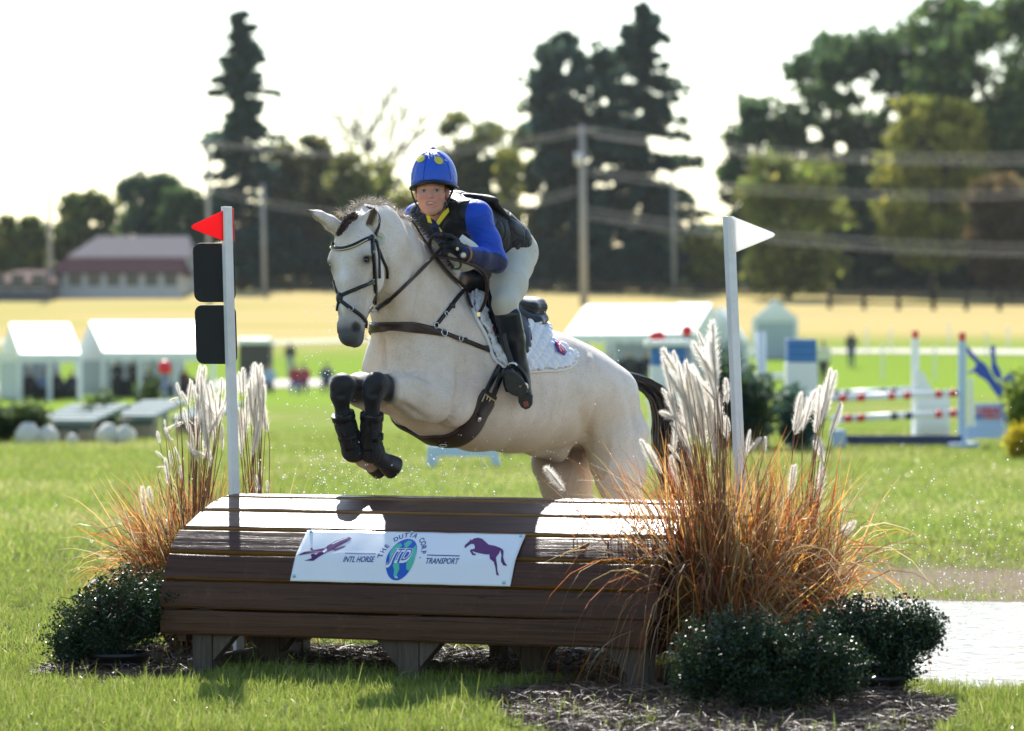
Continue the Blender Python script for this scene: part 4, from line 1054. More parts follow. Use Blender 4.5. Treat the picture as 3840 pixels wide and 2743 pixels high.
_o = link('quilting', mesh_from('quilting', _pp.reshape(-1, 3)[_used], _re[_fi], True), M_QUILT); adopt(pad, _o); _m = _o.modifiers.new('cloth', 'SOLIDIFY'); _m.thickness = .012; _m.offset = -1
c, nn = surf([tuple(q) for q in _pe[::3]], 110, .010); MB().tube(c, .010, 8).build('binding', M_QUILT, pad, True)
cm = c - 2 * ((c - HB(0, 0, 0)) @ HL)[:, None] * HL; MB().tube(cm, .010, 8).build('binding', M_QUILT, pad, True)
def patch(name, poly, lift, mat, parent, n=6):
    """small flat patch following the surface"""
    p = np.asarray(poly, float); c = p.mean(0); ring = [hit(*c)]; k = len(p); cnt = 4 * k; pts = []
    for i in range(cnt):
        a = p[i // 4]; b = p[(i // 4 + 1) % k]; pts.append(a + (b - a) * (i % 4) / 4)
    vs = [ring[0][0] + ring[0][1] * lift]; fs = []
    for q in (.5, 1.):
        for x in pts: h_, m_ = hit(*(c + (x - c) * q)); vs.append(h_ + m_ * lift)
    fs += [(0, 1 + i, 1 + (i + 1) % cnt) for i in range(cnt)] + [(1 + i, 1 + cnt + i, 1 + cnt + (i + 1) % cnt, 1 + (i + 1) % cnt) for i in range(cnt)]
    o = MB().add(vs, fs).build(name, mat, parent, True); s_ = o.modifiers.new('thick', 'SOLIDIFY'); s_.thickness = .004; return o
patch('logo_patch', [(2060, 1297), (2080, 1312), (2100, 1337), (2092, 1349), (2070, 1335), (2058, 1312)], .044, plain('patch_blue', (.02, .06, .42), .5, .05), pad)
patch('logo_patch', [(2063, 1302), (2079, 1315), (2094, 1335), (2087, 1344), (2072, 1333), (2062, 1314)], .047, plain('patch_red', (.62, .02, .05), .5, .05), pad)
for a_ in ([(2066, 1312), (2076, 1322), (2086, 1334)], [(2072, 1312), (2070, 1322), (2078, 1336)]):
    c, nn = surf(a_, 8, .053); MB().tube(c, .0028, 6).build('logo_stroke', M_WHITEP, pad, True)
patch('brand_label', [(1821, 1239), (1828, 1238), (1841, 1268), (1834, 1271)], .040, plain('label_maroon', (.12, .015, .03), .5, .1), pad)
strap('girth_loop', [(1862, 1350), (1880, 1354), (1903, 1358)], .032, plain('loop_web', (.66, .64, .74), .6, .1, 40), pad, 12, .024, .006)
# ---------------------------------------------------------------- saddle
saddle = thing('saddle', 'black leather jumping saddle with white piping under the rider', 'saddle', HB(.75, 0, 1.65))
def ztop(s_): 
    r = HBVH.ray_cast(Vector(HB(s_, 0, 3.0)), Vector((0, 0, -1))); return r[0][2]
def seat(g):
    Z = lambda s_, d: HB(s_, 0, ztop(s_) + d)
    g.chain([Z(.55, .075), Z(.62, .055), Z(.74, .045), Z(.86, .055), Z(.945, .085)], [(.075, .045), (.10, .04), (.135, .04), (.15, .045), (.135, .05)], HL, k=.03)
    g.seg(Z(.92, .10), Z(.965, .118), (.105, .022), (.10, .022), HL, k=.02)
    g.seg(Z(.53, .085), Z(.55, .065), (.05, .035), (.06, .035), HL, k=.02)
    for sg in (-1, 1):
        g.chain([HB(.62, sg * .10, ztop(.62) - .01), HB(.86, sg * .13, ztop(.86) - .02), HB(.93, sg * .09, ztop(.93) + .02)], [(.05, .035), (.05, .04), (.055, .035)], HL, k=.02)
g = Field(HB(.75, 0, 1.65) - .42, HB(.75, 0, 1.65) + .42, .0065); seat(g); _V, _Q = g.skin(2)
adopt(saddle, link('seat', mesh_from('seat', _V, _Q, True), M_LTH))
SBVH = BVHTree.FromPolygons([tuple(v) for v in _V], [tuple(int(i) for i in q) for q in _Q])
_pp = []
for x, y in catmull([(1938, 1192, 0), (1955, 1202, 0), (1985, 1211, 0), (2012, 1213, 0), (2030, 1210, 0)], 24)[:, :2]:
    p, m = hit(x, y, SBVH)
    if p is not None: _pp.append(p + m * .003)
if len(_pp) > 3: MB().tube(_pp, .0055, 8).build('piping', plain('white_piping', (.75, .75, .75), .4, .05), saddle, True)
def surfpanel(name, poly, lift, th, mat, parent, step=9, edge=0.):
    p = np.asarray(poly, float); xs = np.arange(p[:, 0].min(), p[:, 0].max() + step, step); ys = np.arange(p[:, 1].min(), p[:, 1].max() + step, step)
    idx = {}; vs = []; 
    for i, x in enumerate(xs):
        for j, y in enumerate(ys):
            if inside(poly, np.array(x), np.array(y)):
                h_, m_ = hit(x, y)
                if h_ is not None: idx[i, j] = len(vs); vs.append(h_ + m_ * lift)
    fs = [(idx[i, j], idx[i + 1, j], idx[i + 1, j + 1], idx[i, j + 1]) for (i, j) in idx if (i + 1, j) in idx and (i, j + 1) in idx and (i + 1, j + 1) in idx]
    me = mesh_from(name, vs, fs, True); o = link(name, me, mat); adopt(parent, o); s_ = o.modifiers.new('thick', 'SOLIDIFY'); s_.thickness = th; s_.offset = 1
    return o
FLAP = [tuple(q) for q in catmull([(1812, 1128, 0), (1806, 1140, 0), (1808, 1165, 0), (1820, 1207, 0), (1840, 1259, 0), (1868, 1312, 0), (1900, 1342, 0), (1945, 1345, 0), (1972, 1300, 0), (1965, 1235, 0), (1945, 1180, 0), (1900, 1140, 0)], 60)[:, :2]]
surfpanel('flap', FLAP, .042, .010, M_LTH, saddle, 6)
c, nn = surf([(1820, 1132), (1819, 1160), (1830, 1205), (1850, 1257), (1878, 1310)], 30, .048); MB().tube(c, np.interp(np.linspace(0, 1, 30), [0, .2, .6, 1], [.012, .024, .020, .008]), 10).build('knee_roll', M_LTH, saddle, True)
c, nn = surf(FLAP[::2] + [FLAP[0]], 60, .034); MB().tube(c, .006, 6).build('flap_edge', M_LTH, saddle, True)
# far flap
_far = [HB(.55 + .07 * i, -.29 - .02 * math.sin(i), 0) for i in range(4)]
_fv = []
for s_ in np.linspace(.52, .80, 8):
    for a in np.linspace(math.radians(60), math.radians(-8), 10):
        c0 = HB(s_, 0, 1.30); d = -HL * math.cos(a) + UP * math.sin(a); r = HBVH.ray_cast(Vector(c0 + d * .8), Vector(-d), .8)
        _fv.append(np.array(r[0]) + d * .03 if r[0] is not None else c0 + d * .3)
_i = (np.arange(7)[:, None] * 10 + np.arange(9)[None]).ravel(); _o = link('flap', mesh_from('flap', _fv, np.stack([_i, _i + 1, _i + 11, _i + 10], 1), True), M_LTH); adopt(saddle, _o); _m = _o.modifiers.new('thick', 'SOLIDIFY'); _m.thickness = .01
# pommel strap work

# stirrup leather and iron
_sl = [PR(1886, 1250, 17.10), PR(1898, 1300, 17.09), PR(1912, 1345, 17.08), PR(1920, 1368, 17.075)]
ribbon('stirrup_leather', catmull(_sl, 16), np.tile(V3(-.2, -1, 0), (16, 1)), .024, .006, M_LTH, saddle)
_iron = [PR(1920, 1366, 17.07), PR(1944, 1378, 17.07), PR(1966, 1408, 17.08), PR(1976, 1440, 17.10), PR(1974, 1462, 17.12)]
MB().tube(catmull(_iron, 20), np.interp(np.linspace(0, 1, 20), [0, .4, 1], [.009, .012, .011]), 10).build('stirrup_iron', M_LTH, saddle, True)
MB().tube(catmull([PR(1908, 1372, 17.075), PR(1916, 1363, 17.065), PR(1932, 1366, 17.065), PR(1938, 1376, 17.068)], 10), .008, 8).build('stirrup_top', M_STEEL, saddle, True)
MB().tube(catmull([PR(1908, 1372, 17.08), PR(1896, 1400, 17.12), PR(1892, 1435, 17.16), PR(1900, 1462, 17.16)], 14), .009, 8).build('stirrup_iron', M_LTH, saddle, True)
MB().tube([PR(1898, 1462, 17.155), PR(1976, 1462, 17.115)], .013, 10).build('stirrup_tread', M_LTH, saddle, True)
MB().tube(catmull([PR(1948, 1452, 17.062), PR(1956, 1440, 17.055), PR(1972, 1442, 17.06), PR(1977, 1455, 17.075)], 8), .008, 8).build('stirrup_cap', M_STEEL, saddle, True)
# ---------------------------------------------------------------- girth
girth = thing('girth', 'wide dark brown girth with brass buckle round the horse belly', 'girth', HB(.45, 0, 1.0))
_pts = [(1836, 1474), (1820, 1502), (1797, 1545), (1762, 1605), (1722, 1640), (1668, 1652), (1622, 1648)]
c, nn = surf(_pts, 44, .006)
_under = []
_e = c[-1]; _se = float(np.dot(_e - HB(0, 0, 0), -HF)); _le = float(np.dot(_e - HB(0, 0, 0), HL))
for l_ in np.linspace(_le - .05, -.26, 14):
    q, m = near(HB(_se + .0, l_, .98 + max(0, abs(l_) - .1) * 1.1)); _under.append((q + m * .006, m))
c = np.vstack([c, [a for a, b in _under]]); nn = np.vstack([nn, [b for a, b in _under]])
for _ in range(6): c[1:-1] = .25 * c[:-2] + .5 * c[1:-1] + .25 * c[2:]; nn[1:-1] = .25 * nn[:-2] + .5 * nn[1:-1] + .25 * nn[2:]
ribbon('girth_band', c, nn, [.085, .112, .122, .13, .135, .13, .11, .09, .08, .08], .012, M_BRN, girth)
strap('billet', [(1808, 1490), (1825, 1457), (1850, 1410), (1874, 1366)], .026, M_LTH, girth, 24, .010, .007)
strap('billet', [(1838, 1505), (1852, 1470), (1872, 1420), (1895, 1366)], .026, M_LTH, girth, 24, .010, .007)
strap('buckle_guard', [(1828, 1490), (1808, 1525), (1790, 1555)], [.052, .05, .044], M_LTH, girth, 16, .018, .006)
for a_ in ([(1806, 1476), (1850, 1502)], [(1806, 1476), (1790, 1504)], [(1818, 1484), (1812, 1496)], [(1830, 1490), (1824, 1502)], [(1850, 1502), (1846, 1512)]):
    c, nn = surf(a_, 6, .026); MB().tube(c, .0032, 6).build('buckle', M_BRASS, girth, True)
p, m = hit(1785, 1563); ringat('emblem', p + m * .026, m, .010, .003, M_STEEL, girth); MB().ball(p + m * .024, (.009, .003, .009), 10, 6).build('emblem_disc', M_STEEL, girth, True)
p, m = hit(1662, 1656); ringat('girth_ring', p + m * .022, m, .013, .003, M_STEEL, girth, 1.3)
# ---------------------------------------------------------------- leg boots
t = NT('black_neoprene'); _w = t.n('TexVoronoi', feature='DISTANCE_TO_EDGE'); _w.inputs['Scale'].default_value = 120; t.l(t.pos(), _w.inputs['Vector'])
t.col(t.mix(t.ramp(_w.outputs['Distance'], [(0, (0, 0, 0)), (.18, (1, 1, 1))]), (.035, .036, .040), (.008, .009, .011))); t.set(rough=.45, spec=.4); t.bump(t.ramp(_w.outputs['Distance'], [(0, (1, 1, 1)), (.2, (0, 0, 0))]), .7, .004); M_NEO = t.m
def legboot(label, pts, rad, straps):
    th = thing('leg_boot', label, 'leg boot', pts[-1], 'black protective boots on the forelegs')
    pts = [np.asarray(p) for p in pts]; lo = np.min(pts, 0) - .12; hi = np.max(pts, 0) + .12
    g = Field(lo, hi, .004); g.chain(pts, rad, HL, k=.01)
    ax = nrm(pts[1] - pts[0]); V_, Q_ = g.skin(1)
    w = (V_ - pts[0]) @ ax; V_ = V_ - ax * (np.minimum(w - .004, 0))[:, None]       # flat top edge
    adopt(th, link('shell', mesh_from('shell', V_, Q_, True), M_NEO))
    for u, r, wd in straps:
        L = pts[0] + (pts[-1] - pts[0]) * u; s1 = nrm(np.cross(ax, V3(1, 0, 0))); s2 = np.cross(ax, s1)
        n = 22; cs = [L + r * (math.cos(a) * s2 + math.sin(a) * s1) for a in np.linspace(-1.0, 4.1, n)]
        nn = [nrm(q - L) for q in cs]; ribbon('strap', cs, np.array(nn), wd, .0025, M_LTH, th)
    # smooth strike pad down the front and two closing tabs on the outside
    fr = nrm(V3(-.25, -1, 0)); q = catmull([pts[0] + ax * .012, pts[1], pts[2], pts[3]], 14); rr = np.interp(np.linspace(0, 1, 14), np.linspace(0, 1, 4), [r_[0] for r_ in rad])
    ribbon('strike_pad', [a + fr * (b + .0005) for a, b in zip(q, rr)], np.tile(fr, (14, 1)), [.030, .040, .042, .046], .004, M_LTH, th)
    for u in (.14, .62):
        c_ = pts[0] * (1 - u) + pts[-1] * u + nrm(V3(.9, -.45, 0)) * .0545; MB().box((-.008, -.003, -.017), (.010, .003, .017), lambda v: c_ + v[:, 0:1] * V3(.45, .9, 0) + v[:, 1:2] * V3(.9, -.45, 0) + v[:, 2:3] * UP).build('tab', M_RUBBER, th, bevel=.002)
    return th
legboot('black leg boot on the left foreleg, nearest the camera', [PH(1394, 1548, 16.48), PH(1392, 1600, 16.50), PH(1390, 1650, 16.52), PH(1395, 1692, 16.54)], [(.054, .054), (.050, .052), (.050, .052), (.062, .06)], [(.10, .0540, .030), (.62, .0522, .026)])
legboot('black leg boot on the right foreleg, behind the other knee', [PH(1283, 1548, 16.475), PH(1298, 1600, 16.50), PH(1314, 1650, 16.52), PH(1326, 1690, 16.54)], [(.054, .054), (.050, .052), (.050, .052), (.060, .058)], [(.10, .0540, .030), (.62, .0522, .026)])
print('tack', round(time.time() - T0, 1))
# ================================================================== the rider
def PR(px, py, Y): return P(px, py, Y)
rider = thing('person', 'rider in blue helmet and sleeves, black vest and pale breeches crouching over the horse', 'person', PR(1930, 1060, 17.55))
RH = PR(1619, 717, 17.13)                               # between the eyes, middle of the head
hx = nrm((1, -.06, .02)); hz = nrm((-.06, -1, -.02)); hz = nrm(hz - hx * np.dot(hx, hz)); hy = -np.cross(hx, hz); hy = hy if hy[2] > 0 else -hy
HA = np.array([hx, hy, hz])
def R(x, y, z): return RH + hx * x + hy * y + hz * z
SH_L, SH_R = PR(1785, 812, 17.14), PR(1572, 822, 17.36)
EL_L, WR_L = PR(1862, 983, 17.18), PR(1742, 952, 16.98)
EL_R, WR_R = PR(1560, 955, 17.40), PR(1640, 965, 17.32)
PEL, CH, NB = PR(1905, 940, 17.60), PR(1755, 850, 17.38), PR(1668, 805, 17.24)
HIP_L, KN_L, AN_L = PR(1925, 985, 17.50), PR(1893, 1140, 17.20), PR(1950, 1405, 17.27)
HIP_R, KN_R, AN_R = PR(1880, 990, 17.68), PR(1705, 1050, 17.62), PR(1735, 1330, 17.78)
TS = nrm(HL * .9 + V3(.1, 0, 0))
def head_shape(f):
    f.ell(R(0, .035, -.01), HA, (.074, .098, .092), k=.02)
    f.chain([R(0, .0, .030), R(0, -.05, .038), R(0, -.085, .048)], [(.066, .05), (.056, .046), (.036, .034)], hx, k=.025)
    f.ell(R(0, -.098, .058), HA, (.021, .016, .018), k=.022)
    for s in (-1, 1):
        f.ell(R(s * .036, -.032, .058), HA, (.026, .026, .024), k=.022)
        f.ell(R(s * .034, -.075, .030), HA, (.026, .03, .034), k=.02)
        f.ell(R(s * .074, -.012, -.012), HA, (.012, .03, .018), k=.008)
    f.seg(R(-.034, .020, .078), R(.034, .020, .078), .012, .012, hz, k=.012)
    f.seg(R(0, .008, .082), R(0, -.026, .101), .009, .0115, hx, k=.012)
    for s in (-1, 1):
        f.ell(R(s * .0095, -.031, .092), HA, (.008, .0065, .009), k=.006)
        f.ell(R(s * .0315, .0005, .094), HA, (.0145, .0055, .012), k=.008, op='sub')
    f.seg(R(-.02, -.051, .083), R(.02, -.051, .083), .008, .008, hz, k=.008)
    f.seg(R(-.016, -.072, .082), R(.016, -.072, .082), .008, .008, hz, k=.008)
    f.ell(R(0, -.0615, .092), HA, (.019, .0065, .016), k=.004, op='sub')
def body_shape(f, g=0.):
    """torso, arms and legs; g thickens it for clothing"""
    e = lambda *r: tuple(x + g for x in r)
    f.chain([PEL, (PEL + CH) / 2, CH, NB], [e(.11, .085), e(.10, .08), e(.14, .10), e(.085, .07)], TS, k=.05)
    f.seg(SH_L, SH_R, e(.058, .058), e(.058, .058), UP, k=.05)
    f.chain([SH_L, EL_L], [e(.050, .050), e(.038, .038)], HL, k=.03); f.chain([EL_L, WR_L], [e(.038, .038), e(.026, .026)], HL, k=.015)
    f.chain([SH_R, EL_R], [e(.050, .050), e(.038, .038)], HL, k=.03); f.chain([EL_R, WR_R], [e(.038, .038), e(.026, .026)], HL, k=.015)
    f.chain([HIP_L, (HIP_L * .45 + KN_L * .55), KN_L], [e(.095, .10), e(.078, .08), e(.055, .056)], HL, k=.04)
    f.chain([HIP_R, (HIP_R * .45 + KN_R * .55), KN_R], [e(.095, .10), e(.078, .08), e(.055, .056)], HL, k=.04)
    f.chain([KN_L, KN_L * .62 + AN_L * .38, AN_L], [e(.054, .054), e(.052, .052), e(.034, .034)], HL, k=.02)
    f.chain([KN_R, KN_R * .62 + AN_R * .38, AN_R], [e(.054, .054), e(.052, .052), e(.034, .034)], HL, k=.02)
f = Field((-.62, 16.78, 1.15), (.30, 17.98, 2.48), .0062)
body_shape(f); f.chain([NB, R(0, -.06, -.02)], [.062, .052], hx, k=.03); head_shape(f)
_V, _Q = f.skin(1)
# finer skin for the head, set over the same shape, keeps the face crisp
def face_col(V):
    n = len(V); c = np.tile(np.array((.60, .31, .225)), (n, 1)); q = (V - RH) @ HA.T
    def bl(m, col):
        m = np.clip(m, 0, 1)[:, None]; c[:] = c * (1 - m) + np.array(col) * m
    for s in (-1, 1):
        bl(np.exp(-((q[:, 0] - s * .040) / .020) ** 2 - ((q[:, 1] + .035) / .018) ** 2) * .7 * (q[:, 2] > .03), (.60, .18, .13))
        bl(np.exp(-((q[:, 0] - s * .033) / .016) ** 2 - ((q[:, 1] - .0215 + .1 * np.abs(q[:, 0] - s * .033)) / .0035) ** 2) * .95 * (q[:, 2] > .05), (.14, .075, .045))
        bl(np.exp(-((q[:, 0] - s * .0315) / .015) ** 2 - ((q[:, 1] - .006) / .0035) ** 2) * .8 * (q[:, 2] > .05), (.14, .075, .06))
    bl(np.exp(-((q[:, 0]) / .022) ** 4 - ((q[:, 1] + .0615) / .0135) ** 4) * .8 * (q[:, 2] > .06), (.52, .17, .15))
    bl(np.exp(-((q[:, 0]) / .012) ** 2 - ((q[:, 1] + .028) / .012) ** 2) * .4 * (q[:, 2] > .08), (.62, .25, .20))
    return c
t = NT('skin'); _a = t.n('Attribute', attribute_name='Col').outputs['Color']; _f1 = t.noise(120, 3)
t.col(t.mix(t.ramp(_f1, [(.55, (0, 0, 0)), (.75, (.25, .25, .25))]), _a, (.45, .22, .15))); t.set(rough=.5, spec=.35, sss=.12); t.b.inputs['Subsurface Radius'].default_value = (.01, .004, .002)
M_SKIN = t.m
fh = Field(RH + V3(-.13, -.16, -.17), RH + V3(.13, .16, .17), .0032)
head_shape(fh); fh.chain([NB, R(0, -.06, -.02)], [.062, .052], hx, k=.03)
_hv, _hq = fh.skin(1)
_inside = fh.lo + fh.res * (fh.n - 1)
_keep = ~np.all((_V > fh.lo + .012) & (_V < _inside - .012), axis=1)     # body skin outside the head block
_Qb = _Q[_keep[_Q].all(1)]
_allV = np.vstack([_V, _hv]); _allQ = np.vstack([_Qb, _hq + len(_V)])
_me = mesh_from('person_body', _allV, _allQ, True); setcol(_me, face_col(_allV))
adopt(rider, link('body', _me, M_SKIN))
M_SCL = plain('eye_white', (.30, .28, .27), .2, .02); M_IRIS = plain('iris', (.03, .05, .075), .15, .1); M_PUP = plain('pupil', (.01, .01, .01), .1, 0); M_TEETH = plain('teeth', (.75, .70, .62), .3, .05)
for s in (-1, 1):
    e = MB().ball(R(s * .0315, .0, .0738), .0125, 14, 10).build('eye', M_SCL, rider, True)
    MB().ball(R(s * .0315 + .0005, .0008, .0832), .0056, 12, 8).build('iris', M_IRIS, e, True)
    MB().ball(R(s * .0315 + .0005, .0008, .0874), .0026, 10, 6).build('pupil', M_PUP, e, True)
MB().box((-.0145, -.0038, 0), (.0145, .0038, .008), lambda v: R(0, -.0585, .076) + v @ HA).build('teeth', M_TEETH, rider, bevel=.002)
# ---------------------------------------------------------------- helmet
def dome(y0fun, rx, ry, rz, c, ntheta=48, nphi=14, grow=0.):
    vs = []
    for i in range(nphi + 1):
        for k in range(ntheta):
            th = 2 * math.pi * k / ntheta; yr = y0fun(th); s0 = max(-.95, min(.95, (yr - c[1]) / ry)); p0 = math.asin(s0)
            p = p0 + (math.pi / 2 - p0) * i / nphi
            vs.append(R(c[0] + (rx + grow) * math.cos(p) * math.sin(th), c[1] + (ry + grow) * math.sin(p), c[2] + (rz + grow) * math.cos(p) * math.cos(th)))
    fc = [(i * ntheta + k, i * ntheta + (k + 1) % ntheta, (i + 1) * ntheta + (k + 1) % ntheta, (i + 1) * ntheta + k) for i in range(nphi) for k in range(ntheta)]
    return vs, fc
HC = (.010, .052, -.012)
rimy = lambda th: .040 - .018 * abs(math.sin(th)) ** 2 - .012 * (1 - math.cos(th)) / 2 + .004 * math.cos(th)
t = NT('blue_silk'); _w = t.noise(14, 4, .6, t.pos((1, 1, .6))); t.col(t.mix(_w, (.006, .070, .50), (.012, .105, .62))); t.set(rough=.42, spec=.45, sheen=.2); t.bump(_w, .7, .02); M_SILK = t.m
v, fc = dome(rimy, .113, .148, .138, HC, 56, 18)
helm = MB().add(v, fc).build('helmet', M_SILK, rider, True); _s = helm.modifiers.new('shell', 'SOLIDIFY'); _s.thickness = .008
M_BLK = plain('black_trim', (.012, .013, .016), .4, .2, 40); M_BLKCLOTH = plain('black_cloth', (.010, .012, .018), .62, .3, 30, bump=.3)
rim = [R(HC[0] + .115 * math.sin(a) * math.cos(math.asin((rimy(a) - HC[1]) / .148)), rimy(a) - .003, HC[2] + (.140 * math.cos(math.asin((rimy(a) - HC[1]) / .148))) * math.cos(a)) for a in np.linspace(0, 2 * math.pi, 57)]
MB().tube(rim, .0085, 8, False).build('rim', M_BLK, helm, True)
# dark padding inside the rim
v, fc = dome(lambda a: rimy(a) - .012, .100, .135, .120, HC, 40, 8)
MB().add(v, fc).build('padding', M_BLKCLOTH, helm, True)
def on_dome(px, py, grow):
    o = np.array((0, 0, CAMH)); d = P(px, py, 1.) - o; c = R(*HC); r = np.array((.113, .148, .138)) + grow
    a = (HA @ d) / r; b = (HA @ (o - c)) / r; A_, B_, C_ = a @ a, a @ b, b @ b - 1; D = max(B_ * B_ - A_ * C_, 0)
    return o + d * ((-B_ - math.sqrt(D)) / A_)
M_YEL = plain('yellow_print', (.62, .55, .06), .45, .1, 60); M_COLLAR = plain('yellow_collar', (.75, .58, .02), .6, .1, 40)
for cx, cy, rx, ry in ((1577, 596, 16, 13), (1645, 602, 17, 14)):
    ring = [on_dome(cx, cy, .003)] + [on_dome(cx + rx * math.cos(a) * q, cy + ry * math.sin(a) * q - .25 * (rx * math.cos(a) * q) * (1 if cx < 1600 else -1), .003) for q in (.5, 1) for a in np.linspace(0, 2 * math.pi, 16, endpoint=False)]
    fcs = [(0, 1 + k, 1 + (k + 1) % 16) for k in range(16)] + [(1 + k, 17 + k, 17 + (k + 1) % 16, 1 + (k + 1) % 16) for k in range(16)]
    MB().add(ring, fcs).build('yellow_spot', M_YEL, helm, True)
M_HLOGO = plain('white_print', (.72, .74, .78), .45, .05)
for i, (x0, y0, x1, y1) in enumerate(((1606, 580, 1609, 596), (1618, 574, 1620, 590), (1626, 575, 1632, 592), (1598, 578, 1604, 585), (1636, 580, 1648, 585), (1668, 600, 1676, 604))):
    MB().tube([on_dome(x0 + (x1 - x0) * u, y0 + (y1 - y0) * u, .003) for u in np.linspace(0, 1, 5)], .0022, 6).build('emblem_stroke', M_HLOGO, helm, True)
MB().ball(R(HC[0], HC[1] + .150, HC[2]), (.010, .006, .010), 10, 6).build('button', M_SILK, helm, True)
M_SEAM = plain('seam_thread', (.006, .03, .20), .6, .1)
for sx_ in (1588, 1690, 1545):
    pp = [on_dome(1622 + (sx_ - 1622) * math.sin(math.radians(a)), 566 + 112 * (1 - math.cos(math.radians(a))) * 1.0, .0008) for a in np.linspace(14, 88, 18)]
    MB().tube(pp, .0013, 5).build('seam', M_SEAM, helm, True)
# a little hair at the temples
for sg in (-1, 1):
    rt = np.array([R(sg * .070 + _x * .004, .030 - .012 * abs(_x), .035 - .01 * _x) for _x in np.linspace(-1, 1, 26)])
    strands('hair', rt, np.tile(-hy + .2 * hz, (26, 1)) + np.random.default_rng(3).normal(0, .15, (26, 3)), .035, .3, .004, plain('brown_hair', (.16, .095, .05), .5, .3, 60), rider, 5, .1, 4, .05)
# chin straps
def fstrap(pts, w, mat, name, parent, n=18):
    c = catmull([np.asarray(p, float) for p in pts], n); return MB().tube(c, w, 6).build(name, mat, parent, True)
for pp in ([R(-.098, .018, .03), R(-.086, -.03, .042), R(-.062, -.078, .050), R(-.02, -.112, .058)], [R(.112, .018, .03), R(.092, -.03, .035), R(.068, -.075, .042), R(.03, -.108, .055)], [R(-.02, -.112, .058), R(.008, -.118, .062), R(.03, -.108, .055)], [R(.100, .02, -.05), R(.085, -.03, -.01), R(.068, -.075, .035)]):
    fstrap(pp, .0042, M_BLK, 'chin_strap', helm)
MB().box((-.008, -.012, -.004), (.008, .012, .004), lambda v: R(.073, -.066, .052) + v @ HA).build('buckle', M_BLK, helm, bevel=.002)
# ---------------------------------------------------------------- clothes
def clothes(name, fill, lo, hi, res, mat, col=None, smooth=2, parent=rider):
    g = Field(lo, hi, res); fill(g); V_, Q_ = g.skin(smooth)
    me = mesh_from(name, V_, Q_, True)
    if col is not None: setcol(me, col(V_))
    o = link(name, me, mat); adopt(parent, o); return o
def shirt(g):
    for a, b, c in ((SH_L, EL_L, WR_L), (SH_R, EL_R, WR_R)):
        m = a * .45 + b * .55
        g.chain([a, m, b], [(.070, .070), (.060, .062), (.052, .054)], HL, k=.03)
        g.chain([b, b * .5 + c * .5, c + (c - b) * .06], [(.050, .052), (.046, .048), (.036, .036)], HL, k=.02)
    g.seg(SH_L, SH_R, .072, .072, UP, k=.04)
    g.chain([CH, NB], [(.15, .10), (.085, .075)], TS, k=.04)
    g.ell(R(0, -.13, .02), HA, (.05, .06, .06), k=.02, op='sub')
def shirt_col(V_):
    c = np.tile(np.array((.004, .062, .50)), (len(V_), 1))
    fa = nrm(WR_L - EL_L); t_ = ((V_ - EL_L) @ fa) / np.linalg.norm(WR_L - EL_L)
    px = W0 / 2 + V_[:, 0] / V_[:, 1] * FPX; py = HORY - (V_[:, 2] - CAMH) / V_[:, 1] * FPX
    line = np.interp(px, [1700, 1753, 1787, 1879, 1900], [925, 931, 938, 952, 975])
    nav = (py > line) & (px > 1690)
    c[nav] = (.010, .016, .075); return c
t = NT('blue_jersey'); _a = t.n('Attribute', attribute_name='Col').outputs['Color']; _w = t.noise(9, 4, .5, t.pos((1, 1, 2.2)), 1.2); t.col(_a); t.set(rough=.55, spec=.3, sheen=.15); t.bump(_w, .45, .03); M_SHIRT = t.m
clothes('shirt', shirt, (-.62, 16.85, 1.72), (.12, 17.65, 2.28), .0055, M_SHIRT, shirt_col)
def breeches(g):
    g.chain([PEL * .62 + CH * .38, PEL, PEL - (CH - PEL) * .15], [(.135, .10), (.145, .115), (.12, .10)], TS, k=.06)
    for h, k_, a in ((HIP_L, KN_L, AN_L), (HIP_R, KN_R, AN_R)):
        m = h * .45 + k_ * .55
        g.chain([h, m, k_], [(.098, .100), (.085, .085), (.062, .062)], HL, k=.04)
        g.chain([k_, k_ * .75 + a * .25], [(.060, .060), (.055, .055)], HL, k=.02)
    g.seg(PR(1925, 950, 17.60), PR(1922, 1010, 17.54), (.088, .09), (.085, .085), HL, k=.05)
t = NT('breeches_cloth'); _w = t.noise(7, 4, .5, t.pos((1.5, 1.5, 1)), .8); _n = t.noise(300, 2); t.col(t.mix(_w, (.50, .48, .40), (.58, .555, .47))); t.set(rough=.75, spec=.25, sheen=.15); t.bump(_w, .4, .022); M_BREECH = t.m
clothes('breeches', breeches, (-.40, 16.95, 1.42), (.30, 17.98, 2.12), .006, M_BREECH)
# body protector and air vest
def vest(g):
    a = PEL * .25 + CH * .75
    g.chain([PEL * .62 + CH * .38, a, CH * .6 + NB * .4, NB * .75 + CH * .25], [(.145, .128), (.168, .138), (.165, .135), (.115, .10)], TS, k=.04)
    g.seg(SH_L * .75 + NB * .25, SH_R * .75 + NB * .25, (.086, .090), (.086, .090), UP, k=.04)
    g.ell(PR(1708, 762, 17.32), np.eye(3), (.07, .08, .06), k=.03)
    for b in (R(0, -.15, .02),): g.ell(b, HA, (.060, .075, .07), k=.02, op='sub')
    g.seg(SH_L + V3(.05, 0, -.03), SH_L + V3(.09, -.02, -.08), .060, .060, HL, k=.02, op='sub')
t = NT('vest_nylon'); _q = t.n('TexVoronoi', feature='DISTANCE_TO_EDGE'); _q.inputs['Scale'].default_value = 13; t.l(t.pos(), _q.inputs['Vector']); _w = t.noise(11, 4)
t.col(t.mix(_w, (.004, .005, .009), (.010, .012, .019))); t.set(rough=.5, spec=.35, sheen=.1); t.bump(t.ramp(_q.outputs['Distance'], [(0, (0, 0, 0)), (.12, (1, 1, 1))]), .45, .012); M_VEST = t.m
